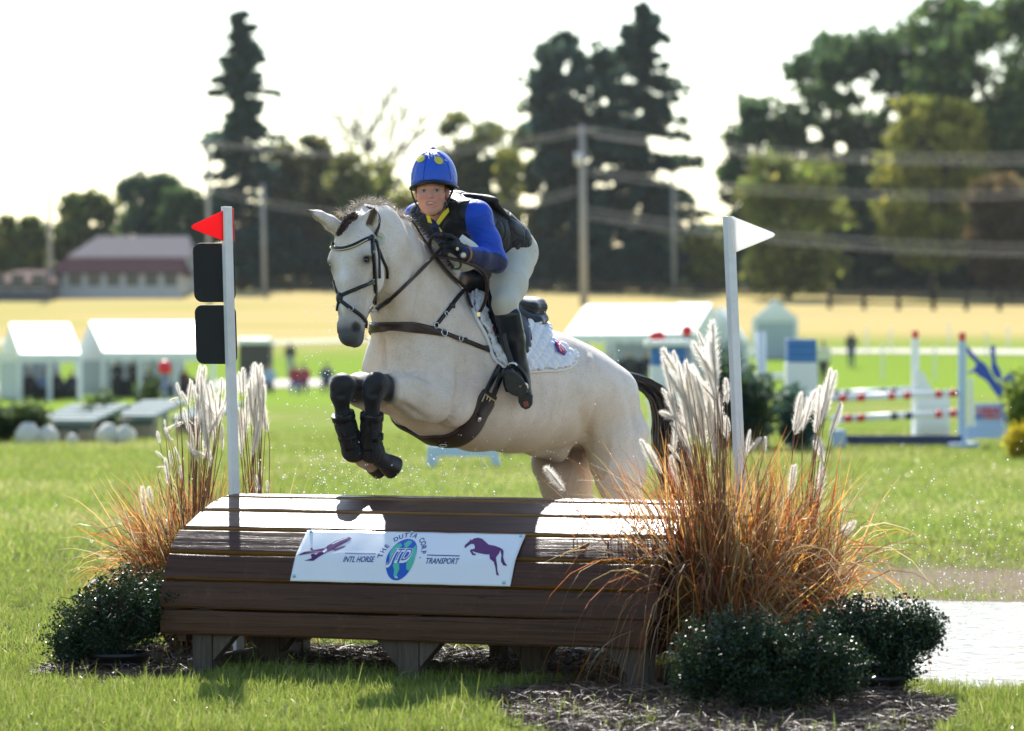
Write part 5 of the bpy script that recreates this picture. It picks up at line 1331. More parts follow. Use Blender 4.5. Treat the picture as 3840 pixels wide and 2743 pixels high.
vst = clothes('vest', vest, (-.56, 16.95, 1.74), (.16, 17.85, 2.32), .006, M_VEST)
def backpanel(g):
    g.chain([PR(1748, 740, 17.26), PR(1790, 752, 17.34), PR(1838, 815, 17.44), PR(1868, 872, 17.50)], [(.10, .020), (.12, .026), (.12, .03), (.11, .028)], TS, k=.02)
clothes('air_vest', backpanel, (-.45, 16.98, 1.80), (.15, 17.80, 2.30), .006, plain('air_vest_nylon', (.006, .006, .008), .55, .3, 30, bump=.4))
def lowback(g):
    g.chain([PR(1850, 860, 17.46), PR(1892, 902, 17.54), PR(1905, 925, 17.58)], [(.135, .11), (.14, .108), (.135, .10)], TS, k=.02)
clothes('vest_back', lowback, (-.42, 17.0, 1.70), (.22, 17.95, 2.25), .006, M_VEST, parent=rider)
# belt
_ax = nrm(CH - PEL); _bc = PEL * .70 + CH * .30; _bs = nrm(TS - _ax * np.dot(TS, _ax)); _bv2 = np.cross(_ax, _bs)
_ring = [_bc + _bs * .152 * math.cos(a) + _bv2 * .118 * math.sin(a) for a in np.linspace(0, 2 * math.pi, 40)]
MB().tube(_ring, .014, 6, False).build('belt', plain('brown_belt', (.05, .03, .025), .45, .2), rider, True)
# collar and stock
def panel(name, pts, mat, th=.004):
    n = len(pts); p = np.array(pts); q = p - hz * th
    return MB().add(np.vstack([p, q]), [tuple(range(n)), tuple(range(2 * n - 1, n - 1, -1))] + [(i, i + n, (i + 1) % n + n, (i + 1) % n) for i in range(n)]).build(name, mat, rider, bevel=.0015)
panel('collar', [R(-.018, -.088, .052), R(-.008, -.110, .060), R(.004, -.158, .072), R(-.016, -.150, .068), R(-.026, -.112, .056)], M_COLLAR)
panel('collar', [R(.078, -.080, .010), R(.084, -.100, .014), R(.058, -.135, .044), R(.034, -.168, .070), R(.024, -.150, .072), R(.050, -.108, .042)], M_COLLAR)
panel('collar', [R(.022, -.172, .074), R(.040, -.176, .070), R(.052, -.196, .066), R(.044, -.200, .068)], M_COLLAR)
clothes('neck_tie', lambda g: g.chain([R(-.008, -.148, .052), R(.018, -.172, .062), R(.035, -.215, .055)], [(.014, .012), (.018, .016), (.026, .012)], hx, k=.01), RH + V3(-.1, -.16, -.3), RH + V3(.14, .1, -.02), .004, plain('navy_tie', (.012, .018, .06), .6, .2))
# number bib hanging below the chest
_bq = [[PR(1735, 880, 17.02), PR(1795, 925, 17.08), PR(1812, 985, 17.14)], [PR(1690, 935, 17.00), PR(1740, 985, 17.05), PR(1770, 1012, 17.10)], [PR(1655, 925, 17.06), PR(1690, 985, 17.10), PR(1735, 1022, 17.16)]]
_bq = [catmull(r, 9) for r in _bq]; _g = np.array([[catmull([_bq[0][i], _bq[1][i], _bq[2][i]], 11)[j] for j in range(11)] for i in range(9)])
_i = (np.arange(8)[:, None] * 11 + np.arange(10)[None]).ravel()
bib = link('number_bib', mesh_from('number_bib', _g.reshape(-1, 3), np.stack([_i, _i + 1, _i + 12, _i + 11], 1), True), plain('bib_cloth', (.72, .72, .66), .55, .08, 20)); adopt(rider, bib)
_s = bib.modifiers.new('cloth', 'SOLIDIFY'); _s.thickness = .004
MB().tube([PR(1712 + 16 * math.cos(a), 993 + 17 * math.sin(a), 17.055) for a in np.linspace(-2.2, 2.4, 16)], .006, 6).build('number_print', plain('green_print', (.05, .14, .06), .5, .1), bib, True)
# ---------------------------------------------------------------- gloves
def glove_l(g):
    wr = WR_L; c = PR(1697, 920, 16.955)
    g.chain([wr + (wr - c) * .25, wr, c], [(.034, .030), (.034, .030), (.036, .044)], UP, k=.02)
    # four curled fingers: knuckle -> middle -> tip, wrapped round the rein
    for i, (dx, dy, L) in enumerate(((-30, -32, 1.0), (-36, -14, 1.08), (-37, 4, 1.0), (-33, 21, .85))):
        k0 = PR(1697 + dx * .55, 920 + dy, 16.93); k1 = PR(1697 + dx * 1.02, 920 + dy + 3, 16.905); k2 = PR(1697 + dx * 1.18 * L, 920 + dy + 12, 16.945); k3 = PR(1697 + dx * .72, 920 + dy + 16, 16.985)
        g.chain([c * .4 + k0 * .6, k0, k1, k2, k3], [.011, .0115, .0108, .0098, .0088], UP, k=.004)
    g.chain([PR(1716, 905, 16.945), PR(1692, 888, 16.915), PR(1668, 883, 16.90), PR(1652, 890, 16.915)], [.013, .0125, .0112, .0095], UP, k=.005)
M_GLOVE = plain('black_glove', (.006, .007, .011), .5, .3, 60, bump=.3)
clothes('glove', glove_l, PR(1697, 920, 16.95) - .12, PR(1697, 920, 16.95) + .12, .0030, M_GLOVE, smooth=1)
def glove_r(g):
    wr = WR_R; c = PR(1668, 975, 17.30)
    g.chain([wr, c], [(.030, .030), (.034, .042)], UP, k=.02)
    for i in range(4):
        b = c + V3(.02 - .004 * i, -.012, .03 - .02 * i); g.chain([c, b + V3(.012, -.018, 0), b + V3(.03, -.008, -.008), b + V3(.02, .014, -.012)], [.012, .011, .010, .009], UP, k=.004)
    g.chain([c + V3(-.01, -.01, .02), c + V3(.015, -.03, .04), c + V3(.035, -.03, .04)], [.013, .012, .0095], UP, k=.005)
clothes('glove', glove_r, PR(1668, 975, 17.30) - .12, PR(1668, 975, 17.30) + .12, .0036, M_GLOVE, smooth=1)
M_GOLD = plain('gold', (.65, .45, .16), .3, .1, metal=.9); M_CREAM = plain('cream_dial', (.75, .70, .58), .35, .05)
_wc = PR(1737, 958, 16.925)
w_ = MB().tube([WR_L + .040 * (math.cos(a) * UP + math.sin(a) * nrm(np.cross(nrm(WR_L - EL_L), UP))) for a in np.linspace(0, 2 * math.pi, 24)], .006, 6, False).build('watch_strap', plain('tan_strap', (.30, .16, .09), .5, .1), rider, True)
MB().ball(_wc, (.015, .006, .015), 16, 8).build('watch', M_GOLD, rider, True)
MB().ball(_wc + V3(0, -.004, 0), (.011, .0035, .011), 14, 6).build('watch_dial', M_CREAM, rider, True)
MB().ball(PR(1715, 934, 16.905), (.0075, .003, .0085), 12, 6).build('glove_button', M_CREAM, rider, True)
# cord hanging at the hip
for pp in ([(1888, 912), (1915, 938), (1950, 940), (1985, 925), (2003, 938)], [(1895, 905), (1930, 915), (1965, 910), (1975, 925), (1960, 932), (1950, 918)], [(1885, 905), (1925, 905), (1985, 932), (2008, 942)]):
    fstrap([PR(x, y, 17.395 + (x - 1885) * .0011) for x, y in pp], .0045, M_BLK, 'lanyard', rider, 24)
# ---------------------------------------------------------------- boots
HEEL, BALL, TOE = PR(1972, 1497, 17.25), PR(1928, 1452, 17.14), PR(1908, 1405, 17.05)
def boot_l(g):
    top = KN_L * .84 + AN_L * .16
    g.chain([top, KN_L * .5 + AN_L * .5, AN_L * .9 + KN_L * .1, AN_L], [(.062, .062), (.060, .060), (.045, .046), (.042, .044)], HL, k=.02)
    g.chain([AN_L, HEEL * .75 + AN_L * .25], [(.042, .044), (.036, .038)], HL, k=.02)
    g.chain([AN_L * .7 + HEEL * .3, BALL + V3(.0, .035, .02), TOE + V3(0, .03, .01)], [(.036, .04), (.042, .030), (.034, .024)], V3(.8, 0, -.55), k=.02)
    # spanish-cut top: higher outside
    c = KN_L * .90 + AN_L * .10
    g.ell(c + V3(-.07, -.02, .045), np.eye(3), (.075, .10, .055), k=.008, op='sub')
    g.seg(PR(1935, 1180, 17.17), PR(1945, 1240, 17.19), (.02, .02), (.02, .02), HL, k=.03)
t = NT('boot_leather'); _w = t.noise(10, 4); t.col(t.mix(_w, (.005, .008, .014), (.010, .016, .026))); t.set(rough=.34, spec=.5); t.bump(_w, .12, .01); M_BOOT = t.m
bt = clothes('riding_boot', boot_l, (-.16, 16.92, 1.14), (.20, 17.45, 1.74), .005, M_BOOT)
def boot_r(g):
    g.chain([KN_R * .84 + AN_R * .16, KN_R * .5 + AN_R * .5, AN_R], [(.062, .062), (.058, .058), (.042, .044)], HL, k=.02)
    g.chain([AN_R, AN_R + HF * .06 - UP * .07, AN_R + HF * .20 - UP * .06], [(.04, .042), (.042, .036), (.034, .024)], HL, k=.02)
clothes('riding_boot', boot_r, (-.55, 17.35, 1.20), (.0, 18.0, 1.80), .0065, M_BOOT)
M_SOLE = plain('boot_sole', (.055, .058, .058), .8, .5, 40, bump=.6)
def sole(name, outline, Y0, tilt, th, mat):
    o = np.asarray(outline, float); n = len(o); v = [P(x, y, Y0 + tilt * (y - 1450)) for x, y in o]; w = [p + V3(.004, th, .004) for p in v]
    return MB().add(np.vstack([v, w]), [tuple(range(n)), tuple(range(2 * n - 1, n - 1, -1))] + [(i, i + n, (i + 1) % n + n, (i + 1) % n) for i in range(n)]).build(name, mat, bt, bevel=.002)
sole('boot_sole', catmull([(1903, 1392), (1930, 1398), (1952, 1418), (1972, 1445), (1975, 1468), (1958, 1488), (1928, 1485), (1905, 1470), (1894, 1440), (1893, 1410), (1903, 1392)], 28)[:-1], 17.055, .0009, .022, M_SOLE)
sole('boot_heel', [(1942, 1490), (1985, 1478), (1996, 1486), (1994, 1520), (1986, 1532), (1970, 1537), (1954, 1528), (1944, 1510)], 17.16, .0007, .04, M_SOLE)
sole('heel_pad', [(1960, 1508), (1978, 1505), (1982, 1524), (1966, 1528)], 17.156, .0007, .01, plain('red_rubber', (.35, .10, .08), .7, .2))
print('rider', round(time.time() - T0, 1))
# ================================================================== plants round the jump
def vcol_mat(name, trans, rough=.45, spec=.4, tint=1.0, noise_amt=.15):
    t = NT(name); a = t.n('Attribute', attribute_name='Col').outputs['Color']
    c = t.mix(t.ramp(t.noise(35, 3), [(.3, (0, 0, 0)), (.7, (noise_amt, noise_amt, noise_amt))]), a, (.05, .03, .01))
    t.col(c); t.set(rough=rough, spec=spec); t.translucent(trans, a); return t.m
M_REED = vcol_mat('reed_leaf', .62, .35); M_PLUME = vcol_mat('plume_down', .72, .6, .3, noise_amt=.0); M_STEM = vcol_mat('reed_stem', .15, .4)
def blades(name, pts, width, cols, mat, parent, seed=0, kind=None, profile=None):
    """flat leaf blades along pts (m,n,3); width (m,), cols (m,n,3)"""
    r = np.random.default_rng(seed); m, n, _ = pts.shape
    T = np.gradient(pts, axis=1); rnd = r.normal(0, 1, (m, 1, 3)); sd = np.cross(T, rnd); sd /= np.maximum(np.linalg.norm(sd, axis=2, keepdims=True), 1e-9)
    pr = np.interp(np.linspace(0, 1, n), [0, .15, .6, 1], [.55, 1, .85, .06]) if profile is None else profile
    w = np.broadcast_to(np.asarray(width, float), (m,))[:, None] * pr[None]
    V = np.stack([pts - sd * w[..., None] / 2, pts + sd * w[..., None] / 2], 2).reshape(-1, 3)
    i = np.arange(m)[:, None] * (2 * n) + np.arange(n - 1)[None] * 2
    me = mesh_from(name, V, np.stack([i, i + 1, i + 3, i + 2], -1).reshape(-1, 4), True)
    setcol(me, np.repeat(cols, 2, axis=1).reshape(-1, 3)); o = link(name, me, mat); adopt(parent, o)
    if kind: o['kind'] = kind
    return o
def arcs(base, dirs, L, droop, n, seed, wob=.03):
    r = np.random.default_rng(seed); m = len(base); p = np.zeros((m, n, 3)); p[:, 0] = base; d = dirs / np.linalg.norm(dirs, axis=1, keepdims=True)
    L = np.broadcast_to(L, (m,)); dr = np.broadcast_to(droop, (m,))
    for i in range(1, n):
        d = d + np.outer(dr * (i / n) ** 1.4, (0, 0, -1)) + r.normal(0, wob, (m, 3)); d /= np.linalg.norm(d, axis=1, keepdims=True)
        p[:, i] = p[:, i - 1] + d * (L / (n - 1))[:, None]
    p[:, :, 2] = np.maximum(p[:, :, 2], .01); return p
PAL = np.array([(.42, .13, .03), (.55, .22, .045), (.50, .32, .15), (.34, .09, .035), (.62, .34, .09), (.30, .17, .10), (.26, .21, .08), (.24, .10, .07), (.46, .36, .22)])
# a handful of feathery plumes, unit length along +Z, shared by all stalks
def plume_mesh(k):
    r = np.random.default_rng(100 + k); m = 1500; n = 5
    u = r.uniform(0, 1, m) ** .9; ang = r.uniform(0, 6.28, m)
    bend = .10 * math.sin(k * 2.1)
    ax = lambda t: np.stack([bend * t * t, .06 * math.cos(k) * t * t, t], -1)
    env = np.interp(u, [0, .12, .45, .8, 1], [.07, .15, .19, .14, .06])
    base = ax(u * .92); d = np.stack([np.cos(ang) * .55, np.sin(ang) * .55, np.ones(m)], 1) + r.normal(0, .18, (m, 3)); d /= np.linalg.norm(d, axis=1, keepdims=True)
    L = env * r.uniform(.8, 2.0, m); p = np.zeros((m, n, 3)); p[:, 0] = base
    for i in range(1, n):
        d = d + np.stack([np.cos(ang), np.sin(ang), -.3 + 0 * ang], 1) * .10 + r.normal(0, .16, (m, 3)); d /= np.linalg.norm(d, axis=1, keepdims=True); p[:, i] = p[:, i - 1] + d * (L / (n - 1))[:, None]
    V, Fq = ribbons('plume', p, r.uniform(.0035, .0075, m), None, None, k, True, out=1)
    me = mesh_from('plume', V, Fq, True)
    c = np.tile(np.array((.87, .83, .77)), (m, 1)) * r.uniform(.9, 1.08, (m, 1)); setcol(me, np.repeat(np.clip(c, 0, .92), 2 * n, axis=0)); me.materials.append(M_PLUME); return me
PLM = [plume_mesh(k) for k in range(6)]
def clump(label, base, nb, Lr, lean, spikes, seed, Yj=.12, spread=.10, grp='tall feather grass clumps beside the jump', wind=V3(0, 0, 0), more=.8, wid=(.004, .011)):
    r = np.random.default_rng(seed); base = np.asarray(base, float)
    th = thing('feather_grass', label, 'grass clump', base, grp)
    a = r.uniform(0, 6.28, nb); q = np.sqrt(r.uniform(0, 1, nb)) * spread
    b = base + np.stack([q * np.cos(a), q * np.sin(a), 0 * a], 1)
    ln = np.abs(r.normal(0, lean, nb)) + .04; d = np.stack([np.cos(a) * ln, np.sin(a) * ln * .8, np.ones(nb)], 1) + r.normal(0, .05, (nb, 3)) + wind
    L = r.uniform(*Lr, nb); n = 11
    p = arcs(b, d, L, r.uniform(.0, 1.0, nb) ** 3 * 1.7 + .03, n, seed + 1, .085)
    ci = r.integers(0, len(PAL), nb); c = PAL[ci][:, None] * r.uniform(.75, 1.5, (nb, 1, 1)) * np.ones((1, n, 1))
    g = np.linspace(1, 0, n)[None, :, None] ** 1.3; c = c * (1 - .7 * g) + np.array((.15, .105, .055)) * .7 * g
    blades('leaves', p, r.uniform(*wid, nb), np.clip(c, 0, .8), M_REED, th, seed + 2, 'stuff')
    # stalks, each with its plume
    extra = [(a_ + r.normal(0, 26), b_ + r.normal(25, 30), c_ + r.normal(0, 22), d_ + r.normal(30, 30)) for a_, b_, c_, d_ in spikes if r.uniform() < more]; spikes = spikes + extra
    for i, (tx, ty, bx, by) in enumerate(spikes):
        Y = base[1] + r.uniform(-Yj, Yj); tip = P(tx, ty, Y); bot = P(bx, by, Y); root = base + V3(r.uniform(-.05, .05), r.uniform(-.05, .05), 0)
        c_ = catmull([root, root * .5 + bot * .5 + V3((bot - root)[0] * -.12, 0, .04), bot, bot * .4 + tip * .6], 12)
        st = MB().tube(c_, np.interp(np.linspace(0, 1, 12), [0, .7, 1], [.0034, .0024, .0012]), 5).build('stalk', M_STEM, th, True)
        sc_ = np.tile(np.array(((.30, .10, .06), (.38, .20, .09), (.22, .09, .07))[i % 3]), (len(st.data.vertices), 1)); setcol(st.data, sc_)
        o = bpy.data.objects.new('plume', PLM[r.integers(0, 6)]); COL.objects.link(o)
        z = tip - bot; Lp = np.linalg.norm(z) * 1.05; wd = Lp * r.uniform(.42, .68) * (1.3 if Lp < .12 else 1)
        rot = Vector(z).to_track_quat('Z', 'Y').to_matrix() @ Matrix.Rotation(r.uniform(0, 6.28), 3, 'Z')
        o.parent = st; o.matrix_parent_inverse = (Matrix.Translation(th.location)).inverted() if False else Matrix()
        M4 = Matrix.Translation(Vector(bot)) @ rot.to_4x4() @ Matrix.Diagonal((wd, wd, Lp, 1))
        o.matrix_basis = M4
    return th
k6 = lambda l: [(2000 + a / 1.476, 1200 + b / 1.476, 2000 + c / 1.476, 1200 + d / 1.476) for a, b, c, d in l]
k7 = lambda l: [(a / 1.624, 1100 + b / 1.624, c / 1.624, 1100 + d / 1.624) for a, b, c, d in l]
SA = k6([(915, 65, 1010, 320), (965, 80, 1020, 330), (930, 160, 1000, 420), (720, 200, 780, 400), (780, 170, 830, 380), (795, 235, 850, 470), (850, 225, 900, 520), (890, 250, 940, 560), (720, 380, 800, 560), (745, 400, 820, 600), (830, 380, 900, 640), (870, 400, 940, 700), (920, 350, 980, 620), (1080, 375, 1050, 460), (760, 570, 850, 700), (790, 560, 880, 740), (750, 690, 820, 790), (600, 660, 680, 840), (1195, 610, 1180, 760), (1260, 650, 1190, 730), (960, 450, 1000, 720), (1000, 350, 1040, 600), (1075, 540, 1090, 620), (870, 270, 930, 500), (905, 300, 960, 540), (840, 300, 880, 540), (980, 200, 1015, 430)])
SB = k6([(1480, 400, 1440, 620), (1540, 440, 1490, 620), (1600, 370, 1560, 630), (1680, 285, 1620, 480), (1640, 320, 1580, 560), (1700, 455, 1640, 650), (1590, 650, 1600, 790), (1450, 800, 1430, 960), (1600, 790, 1580, 960), (1660, 330, 1610, 560), (1615, 400, 1575, 600)])
SCL = k7([(1225, 440, 1190, 600), (1250, 445, 1220, 640), (1155, 520, 1180, 600), (1075, 545, 1100, 640), (1100, 600, 1160, 700), (1185, 560, 1200, 720), (1260, 560, 1290, 740), (1290, 540, 1320, 760), (1350, 515, 1345, 640), (1330, 600, 1340, 800), (1240, 620, 1250, 800), (1120, 700, 1150, 850), (1070, 735, 1075, 820), (1000, 770, 1010, 830), (960, 840, 975, 920), (1000, 820, 1040, 900), (950, 960, 1000, 1010), (1060, 940, 1100, 1040), (1030, 960, 1050, 1060), (1200, 750, 1210, 950), (1300, 760, 1310, 940), (1350, 800, 1355, 960), (1090, 1050, 1110, 1140), (900, 1180, 930, 1290), (1240, 900, 1250, 980), (1200, 620, 1215, 800), (1270, 680, 1280, 860), (1160, 800, 1170, 960), (1310, 640, 1325, 820)])
SD = k7([(1485, 455, 1480, 640), (1540, 425, 1550, 650), (1570, 440, 1580, 700), (1600, 500, 1600, 720), (1460, 480, 1465, 620), (1500, 620, 1500, 800), (1560, 700, 1570, 900), (1470, 700, 1475, 850), (1610, 560, 1600, 760), (1580, 1030, 1590, 1120), (1630, 1140, 1625, 1220), (1520, 520, 1525, 720), (1590, 640, 1590, 840)])
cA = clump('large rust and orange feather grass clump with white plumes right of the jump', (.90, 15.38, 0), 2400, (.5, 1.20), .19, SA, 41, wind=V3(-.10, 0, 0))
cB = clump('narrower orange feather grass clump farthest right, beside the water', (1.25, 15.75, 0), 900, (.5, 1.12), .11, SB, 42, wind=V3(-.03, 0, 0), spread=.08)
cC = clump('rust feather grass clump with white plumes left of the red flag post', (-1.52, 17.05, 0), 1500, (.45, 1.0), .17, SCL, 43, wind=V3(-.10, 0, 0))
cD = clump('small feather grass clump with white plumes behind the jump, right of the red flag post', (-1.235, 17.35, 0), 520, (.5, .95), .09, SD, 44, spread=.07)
# a few loose blades and plumes reaching over the planks
_sp = [(k6([(70, 810, 180, 950)])[0], (2000 + 560 / 1.476, 1200 + 1330 / 1.476)), ]
def single(th, tip, bot, mid, root, Y):
    c_ = catmull([P(*root, Y + .1), P(*mid, Y), P(*bot, Y - .02), P(*bot, Y - .02) * .4 + P(*tip, Y - .02) * .6], 16)
    st = MB().tube(c_, np.linspace(.003, .0012, 16), 5).build('stalk', M_STEM, th, True); setcol(st.data, np.tile(np.array((.34, .14, .07)), (len(st.data.vertices), 1)))
    z = P(*tip, Y - .02) - P(*bot, Y - .02); Lp = np.linalg.norm(z); o = bpy.data.objects.new('plume', PLM[2]); COL.objects.link(o); o.parent = st
    o.matrix_basis = Matrix.Translation(Vector(P(*bot, Y - .02))) @ Vector(z).to_track_quat('Z', 'Y').to_matrix().to_4x4() @ Matrix.Diagonal((Lp * .95, Lp * .95, Lp * 1.05, 1))
single(cA, (2046, 1750), (2122, 1845), (2270, 2010), (2560, 2290), 15.55)
single(cC, (330, 2198), (380, 2165), (470, 2150), (640, 2150), 16.6)
single(cB, (3205, 1952), (3165, 2020), (3130, 2160), (3060, 2450), 15.7)
single(cB, (3185, 1960), (3140, 2012), (3120, 2150), (3050, 2450), 15.75)
_lb = np.array([[P(x, y, 15.42 + .012 * i) for i, (x, y) in enumerate(catmull([(a, b, 0) for a, b in l], 11)[::-1][:, :2])][::-1] for l in (
    [(2480, 2250), (2410, 2150), (2340, 2080), (2250, 2045), (2110, 2028)], [(2455, 2190), (2420, 2110), (2370, 2050), (2330, 1990), (2295, 1965)], [(2500, 2260), (2450, 2160), (2420, 2080), (2400, 2000), (2390, 1955)], [(2560, 2200), (2480, 2130), (2440, 2105), (2400, 2120), (2340, 2160)])])
blades('loose_leaf', _lb, .012, np.tile(np.array((.68, .33, .07)), (4, 11, 1)), M_REED, cA, 5)
# ---------------------------------------------------------------- shrubs in pots
t = NT('box_leaf'); _a = t.n('Attribute', attribute_name='Col').outputs['Color']; t.col(_a); t.set(rough=.36, spec=.30); t.translucent(.15, t.mix(.5, _a, (.06, .10, .015))); M_BOXL = t.m
M_TWIG = plain('twig', (.07, .05, .035), .8, .3, 30); M_POT = plain('plastic_pot', (.012, .012, .014), .45, .2, 10)
def leafcloud(name, centre, rad, n, size, cols, seed, mat, parent, shell=.55, flat=0., up=.4, lump=.25, kind='stuff', sprigs=0):
    r = np.random.default_rng(seed); d = r.normal(0, 1, (n, 3)); d /= np.linalg.norm(d, axis=1, keepdims=True)
    rr = (shell + (1 - shell) * r.uniform(0, 1, n)) * (1 + lump * np.sin(d[:, 0] * 5 + seed) * np.sin(d[:, 1] * 6 + 1) * np.sin(d[:, 2] * 5 + 2))
    p = np.asarray(centre) + d * rr[:, None] * np.asarray(rad)
    if sprigs:
        ns = sprigs; ds = r.normal(0, 1, (ns, 3)); ds[:, 2] = np.abs(ds[:, 2]) + .25; ds /= np.linalg.norm(ds, axis=1, keepdims=True)
        k = r.integers(0, ns, n // 4); q = r.uniform(.85, 1.35, n // 4)
        p[:n // 4] = np.asarray(centre) + ds[k] * q[:, None] * np.asarray(rad) + r.normal(0, size * .6, (n // 4, 3)) + np.array((0, 0, 1)) * (q[:, None] - .85) * .05
    p[:, 2] = np.maximum(p[:, 2], .02)
    ax = d + r.normal(0, .6, (n, 3)) + np.array((0, 0, up)); ax /= np.linalg.norm(ax, axis=1, keepdims=True); sd = np.cross(ax, r.normal(0, 1, (n, 3))); sd /= np.linalg.norm(sd, axis=1, keepdims=True)
    s = size * r.uniform(.6, 1.3, (n, 1)); nn = np.cross(ax, sd)
    V = np.stack([p - ax * s * .5, p + sd * s * .28 + nn * s * .06, p + ax * s * .5, p - sd * s * .28 + nn * s * .06], 1).reshape(-1, 3)
    me = mesh_from(name, V, np.arange(4 * n).reshape(n, 4)); c = np.asarray(cols)[r.integers(0, len(cols), n)] * r.uniform(.65, 1.3, (n, 1)); setcol(me, np.repeat(c, 4, axis=0))
    o = link(name, me, mat); adopt(parent, o)
    if kind: o['kind'] = kind
    return o
BOXC = [(.013, .034, .018), (.018, .045, .018), (.010, .026, .016), (.030, .055, .018)]
def shrub(label, c, rad, n, seed, lobes, potr=.14, poth=.08):
    c = np.asarray(c, float); th = thing('potted_shrub', label, 'shrub', (c[0], c[1], 0), 'clipped evergreen shrubs at the jump ends'); r = np.random.default_rng(seed)
    for j, (dx, dy, dz, q) in enumerate(lobes):
        leafcloud('foliage', c + V3(dx, dy, dz), np.asarray(rad) * q, int(n * q * q), .017, BOXC, seed + 10 * j, M_BOXL, th, .30, sprigs=int(90 * q) + 20, lump=.5)
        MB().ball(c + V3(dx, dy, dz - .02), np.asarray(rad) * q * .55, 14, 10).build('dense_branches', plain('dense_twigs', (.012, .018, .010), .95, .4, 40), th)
    tw = MB()
    for i in range(40):
        d = nrm(r.normal(0, 1, 3) + V3(0, 0, .6)); e = c + d * np.asarray(rad) * r.uniform(.9, 1.3); tw.tube(catmull([V3(c[0], c[1], poth), (c + e) / 2 + V3(0, 0, .03), e], 5), np.linspace(.005, .0012, 5), 4)
    o = tw.build('twigs', M_TWIG, th); o['kind'] = 'stuff'
    pot = MB(); a = np.linspace(0, 2 * math.pi, 25)[:-1]; v = []
    for rr, z in ((potr * .82, 0), (potr, poth), (potr * 1.06, poth), (potr * 1.06, poth + .02), (potr * .95, poth + .02), (potr * .95, poth - .03)): v += [(c[0] + rr * math.cos(x), c[1] + rr * math.sin(x), z) for x in a]
    pot.add(v, [(i * 24 + k, i * 24 + (k + 1) % 24, (i + 1) * 24 + (k + 1) % 24, (i + 1) * 24 + k) for i in range(5) for k in range(24)]).build('pot', M_POT, th, True)
    return th
shrub('dense dark green potted shrub at the left end of the jump', (-1.76, 15.95, .21), (.245, .24, .19), 12000, 61, [(.10, .05, .05, .85), (-.08, 0, -.04, .75), (-.20, -.03, -.09, .5), (.0, .1, .02, .7)])
shrub('dark shaded potted shrub in front of the tall right hand grass', (1.03, 14.30, .18), (.27, .24, .19), 15000, 62, [(-.13, .02, .03, .75), (.10, 0, .0, .8), (.24, -.02, -.04, .55), (-.27, 0, -.05, .5), (0, -.08, -.06, .7)])
shrub('glossy sunlit potted shrub at the edge of the water', (1.50, 14.85, .20), (.20, .20, .19), 11000, 63, [(-.05, 0, .0, .8), (.12, .02, .05, .65), (.22, 0, .06, .42), (-.10, .05, .05, .6), (.08, -.04, -.06, .6)])
print('plants', round(time.time() - T0, 1))
# ---------------------------------------------------------------- pine straw mulch
def scatter_poly(poly, n, r):
    p = np.asarray(poly, float)[:, :2]; lo, hi = p.min(0), p.max(0); out = []
    while sum(map(len, out)) < n:
        q = r.uniform(lo, hi, (n * 2, 2)); out.append(q[inside([tuple(x) for x in p], q[:, 0], q[:, 1])])
    return np.vstack(out)[:n]
def mound(x, y):
    return .05 * np.exp(-((x - 1.45) / .22) ** 2 - ((y - 14.35) / .3) ** 2) + .035 * np.exp(-((x - .35) / .5) ** 2 - ((y - 14.7) / .25) ** 2) + .03 * np.exp(-((x + 1.6) / .3) ** 2 - ((y - 15.5) / .2) ** 2) + .06 * np.exp(-((x - .2) / .25) ** 2 - ((y - 16.4) / .3) ** 2) + .06 * np.exp(-((x + .62) / .22) ** 2 - ((y - 16.5) / .3) ** 2) + .015 + .012 * np.sin(x * 17) * np.sin(y * 13)
t = NT('pine_straw'); _a = t.n('Attribute', attribute_name='Col').outputs['Color']; t.col(_a); t.set(rough=.5, spec=.35); M_STRAW = t.m
MULCH = {'r': [gp(1790, 2620), gp(2120, 2570), gp(2450, 2560), (.95, 16.4, 0), (1.5, 16.4, 0), (1.62, 15.2, 0), gp(3480, 2620), gp(3620, 2660), gp(3560, 2743), gp(3300, 2850), gp(2300, 2850), gp(1900, 2720)],
         'u': [(-1.35, 16.0, 0), (.5, 15.4, 0), (.75, 16.9, 0), (-1.2, 17.4, 0)], 'l': [(-2.15, 15.75, 0), (-1.75, 15.35, 0), (-1.35, 15.75, 0), (-1.3, 17.3, 0), (-1.9, 17.3, 0), (-2.1, 16.3, 0)]}
_r = np.random.default_rng(77); mul = None; _mp = []
for k_, n_ in (('r', 15000), ('u', 9000), ('l', 6500)):
    q = scatter_poly([tuple(v[:2]) for v in MULCH[k_]], n_, _r); _mp.append(q)
q = np.vstack(_mp); m = len(q); a = _r.uniform(0, 6.28, m); L = _r.uniform(.05, .16, m); tl = np.abs(_r.normal(0, .22, m))
p0 = np.stack([q[:, 0], q[:, 1], mound(q[:, 0], q[:, 1]) * _r.uniform(.1, 1.15, m)], 1); d = np.stack([np.cos(a), np.sin(a), tl], 1)
pt = arcs(p0, d, L, _r.uniform(0, .5, m), 5, 78, .10)
c = np.array([(.085, .044, .030), (.12, .068, .046), (.05, .028, .021), (.17, .11, .075)])[_r.integers(0, 4, m)] * _r.uniform(.6, 1.2, (m, 1))
mul = thing('x', None, None); 
_o = blades('pine_straw', pt, .0026, np.repeat(c[:, None], 5, axis=1), M_STRAW, mul, 79, 'stuff', np.array((1, 1, 1, .8, .3)))
_o.parent = None; _o.matrix_parent_inverse = Matrix(); bpy.data.objects.remove(mul); tag(_o, 'brown pine straw mulch strewn round the base of the jump', 'mulch', None, 'stuff')
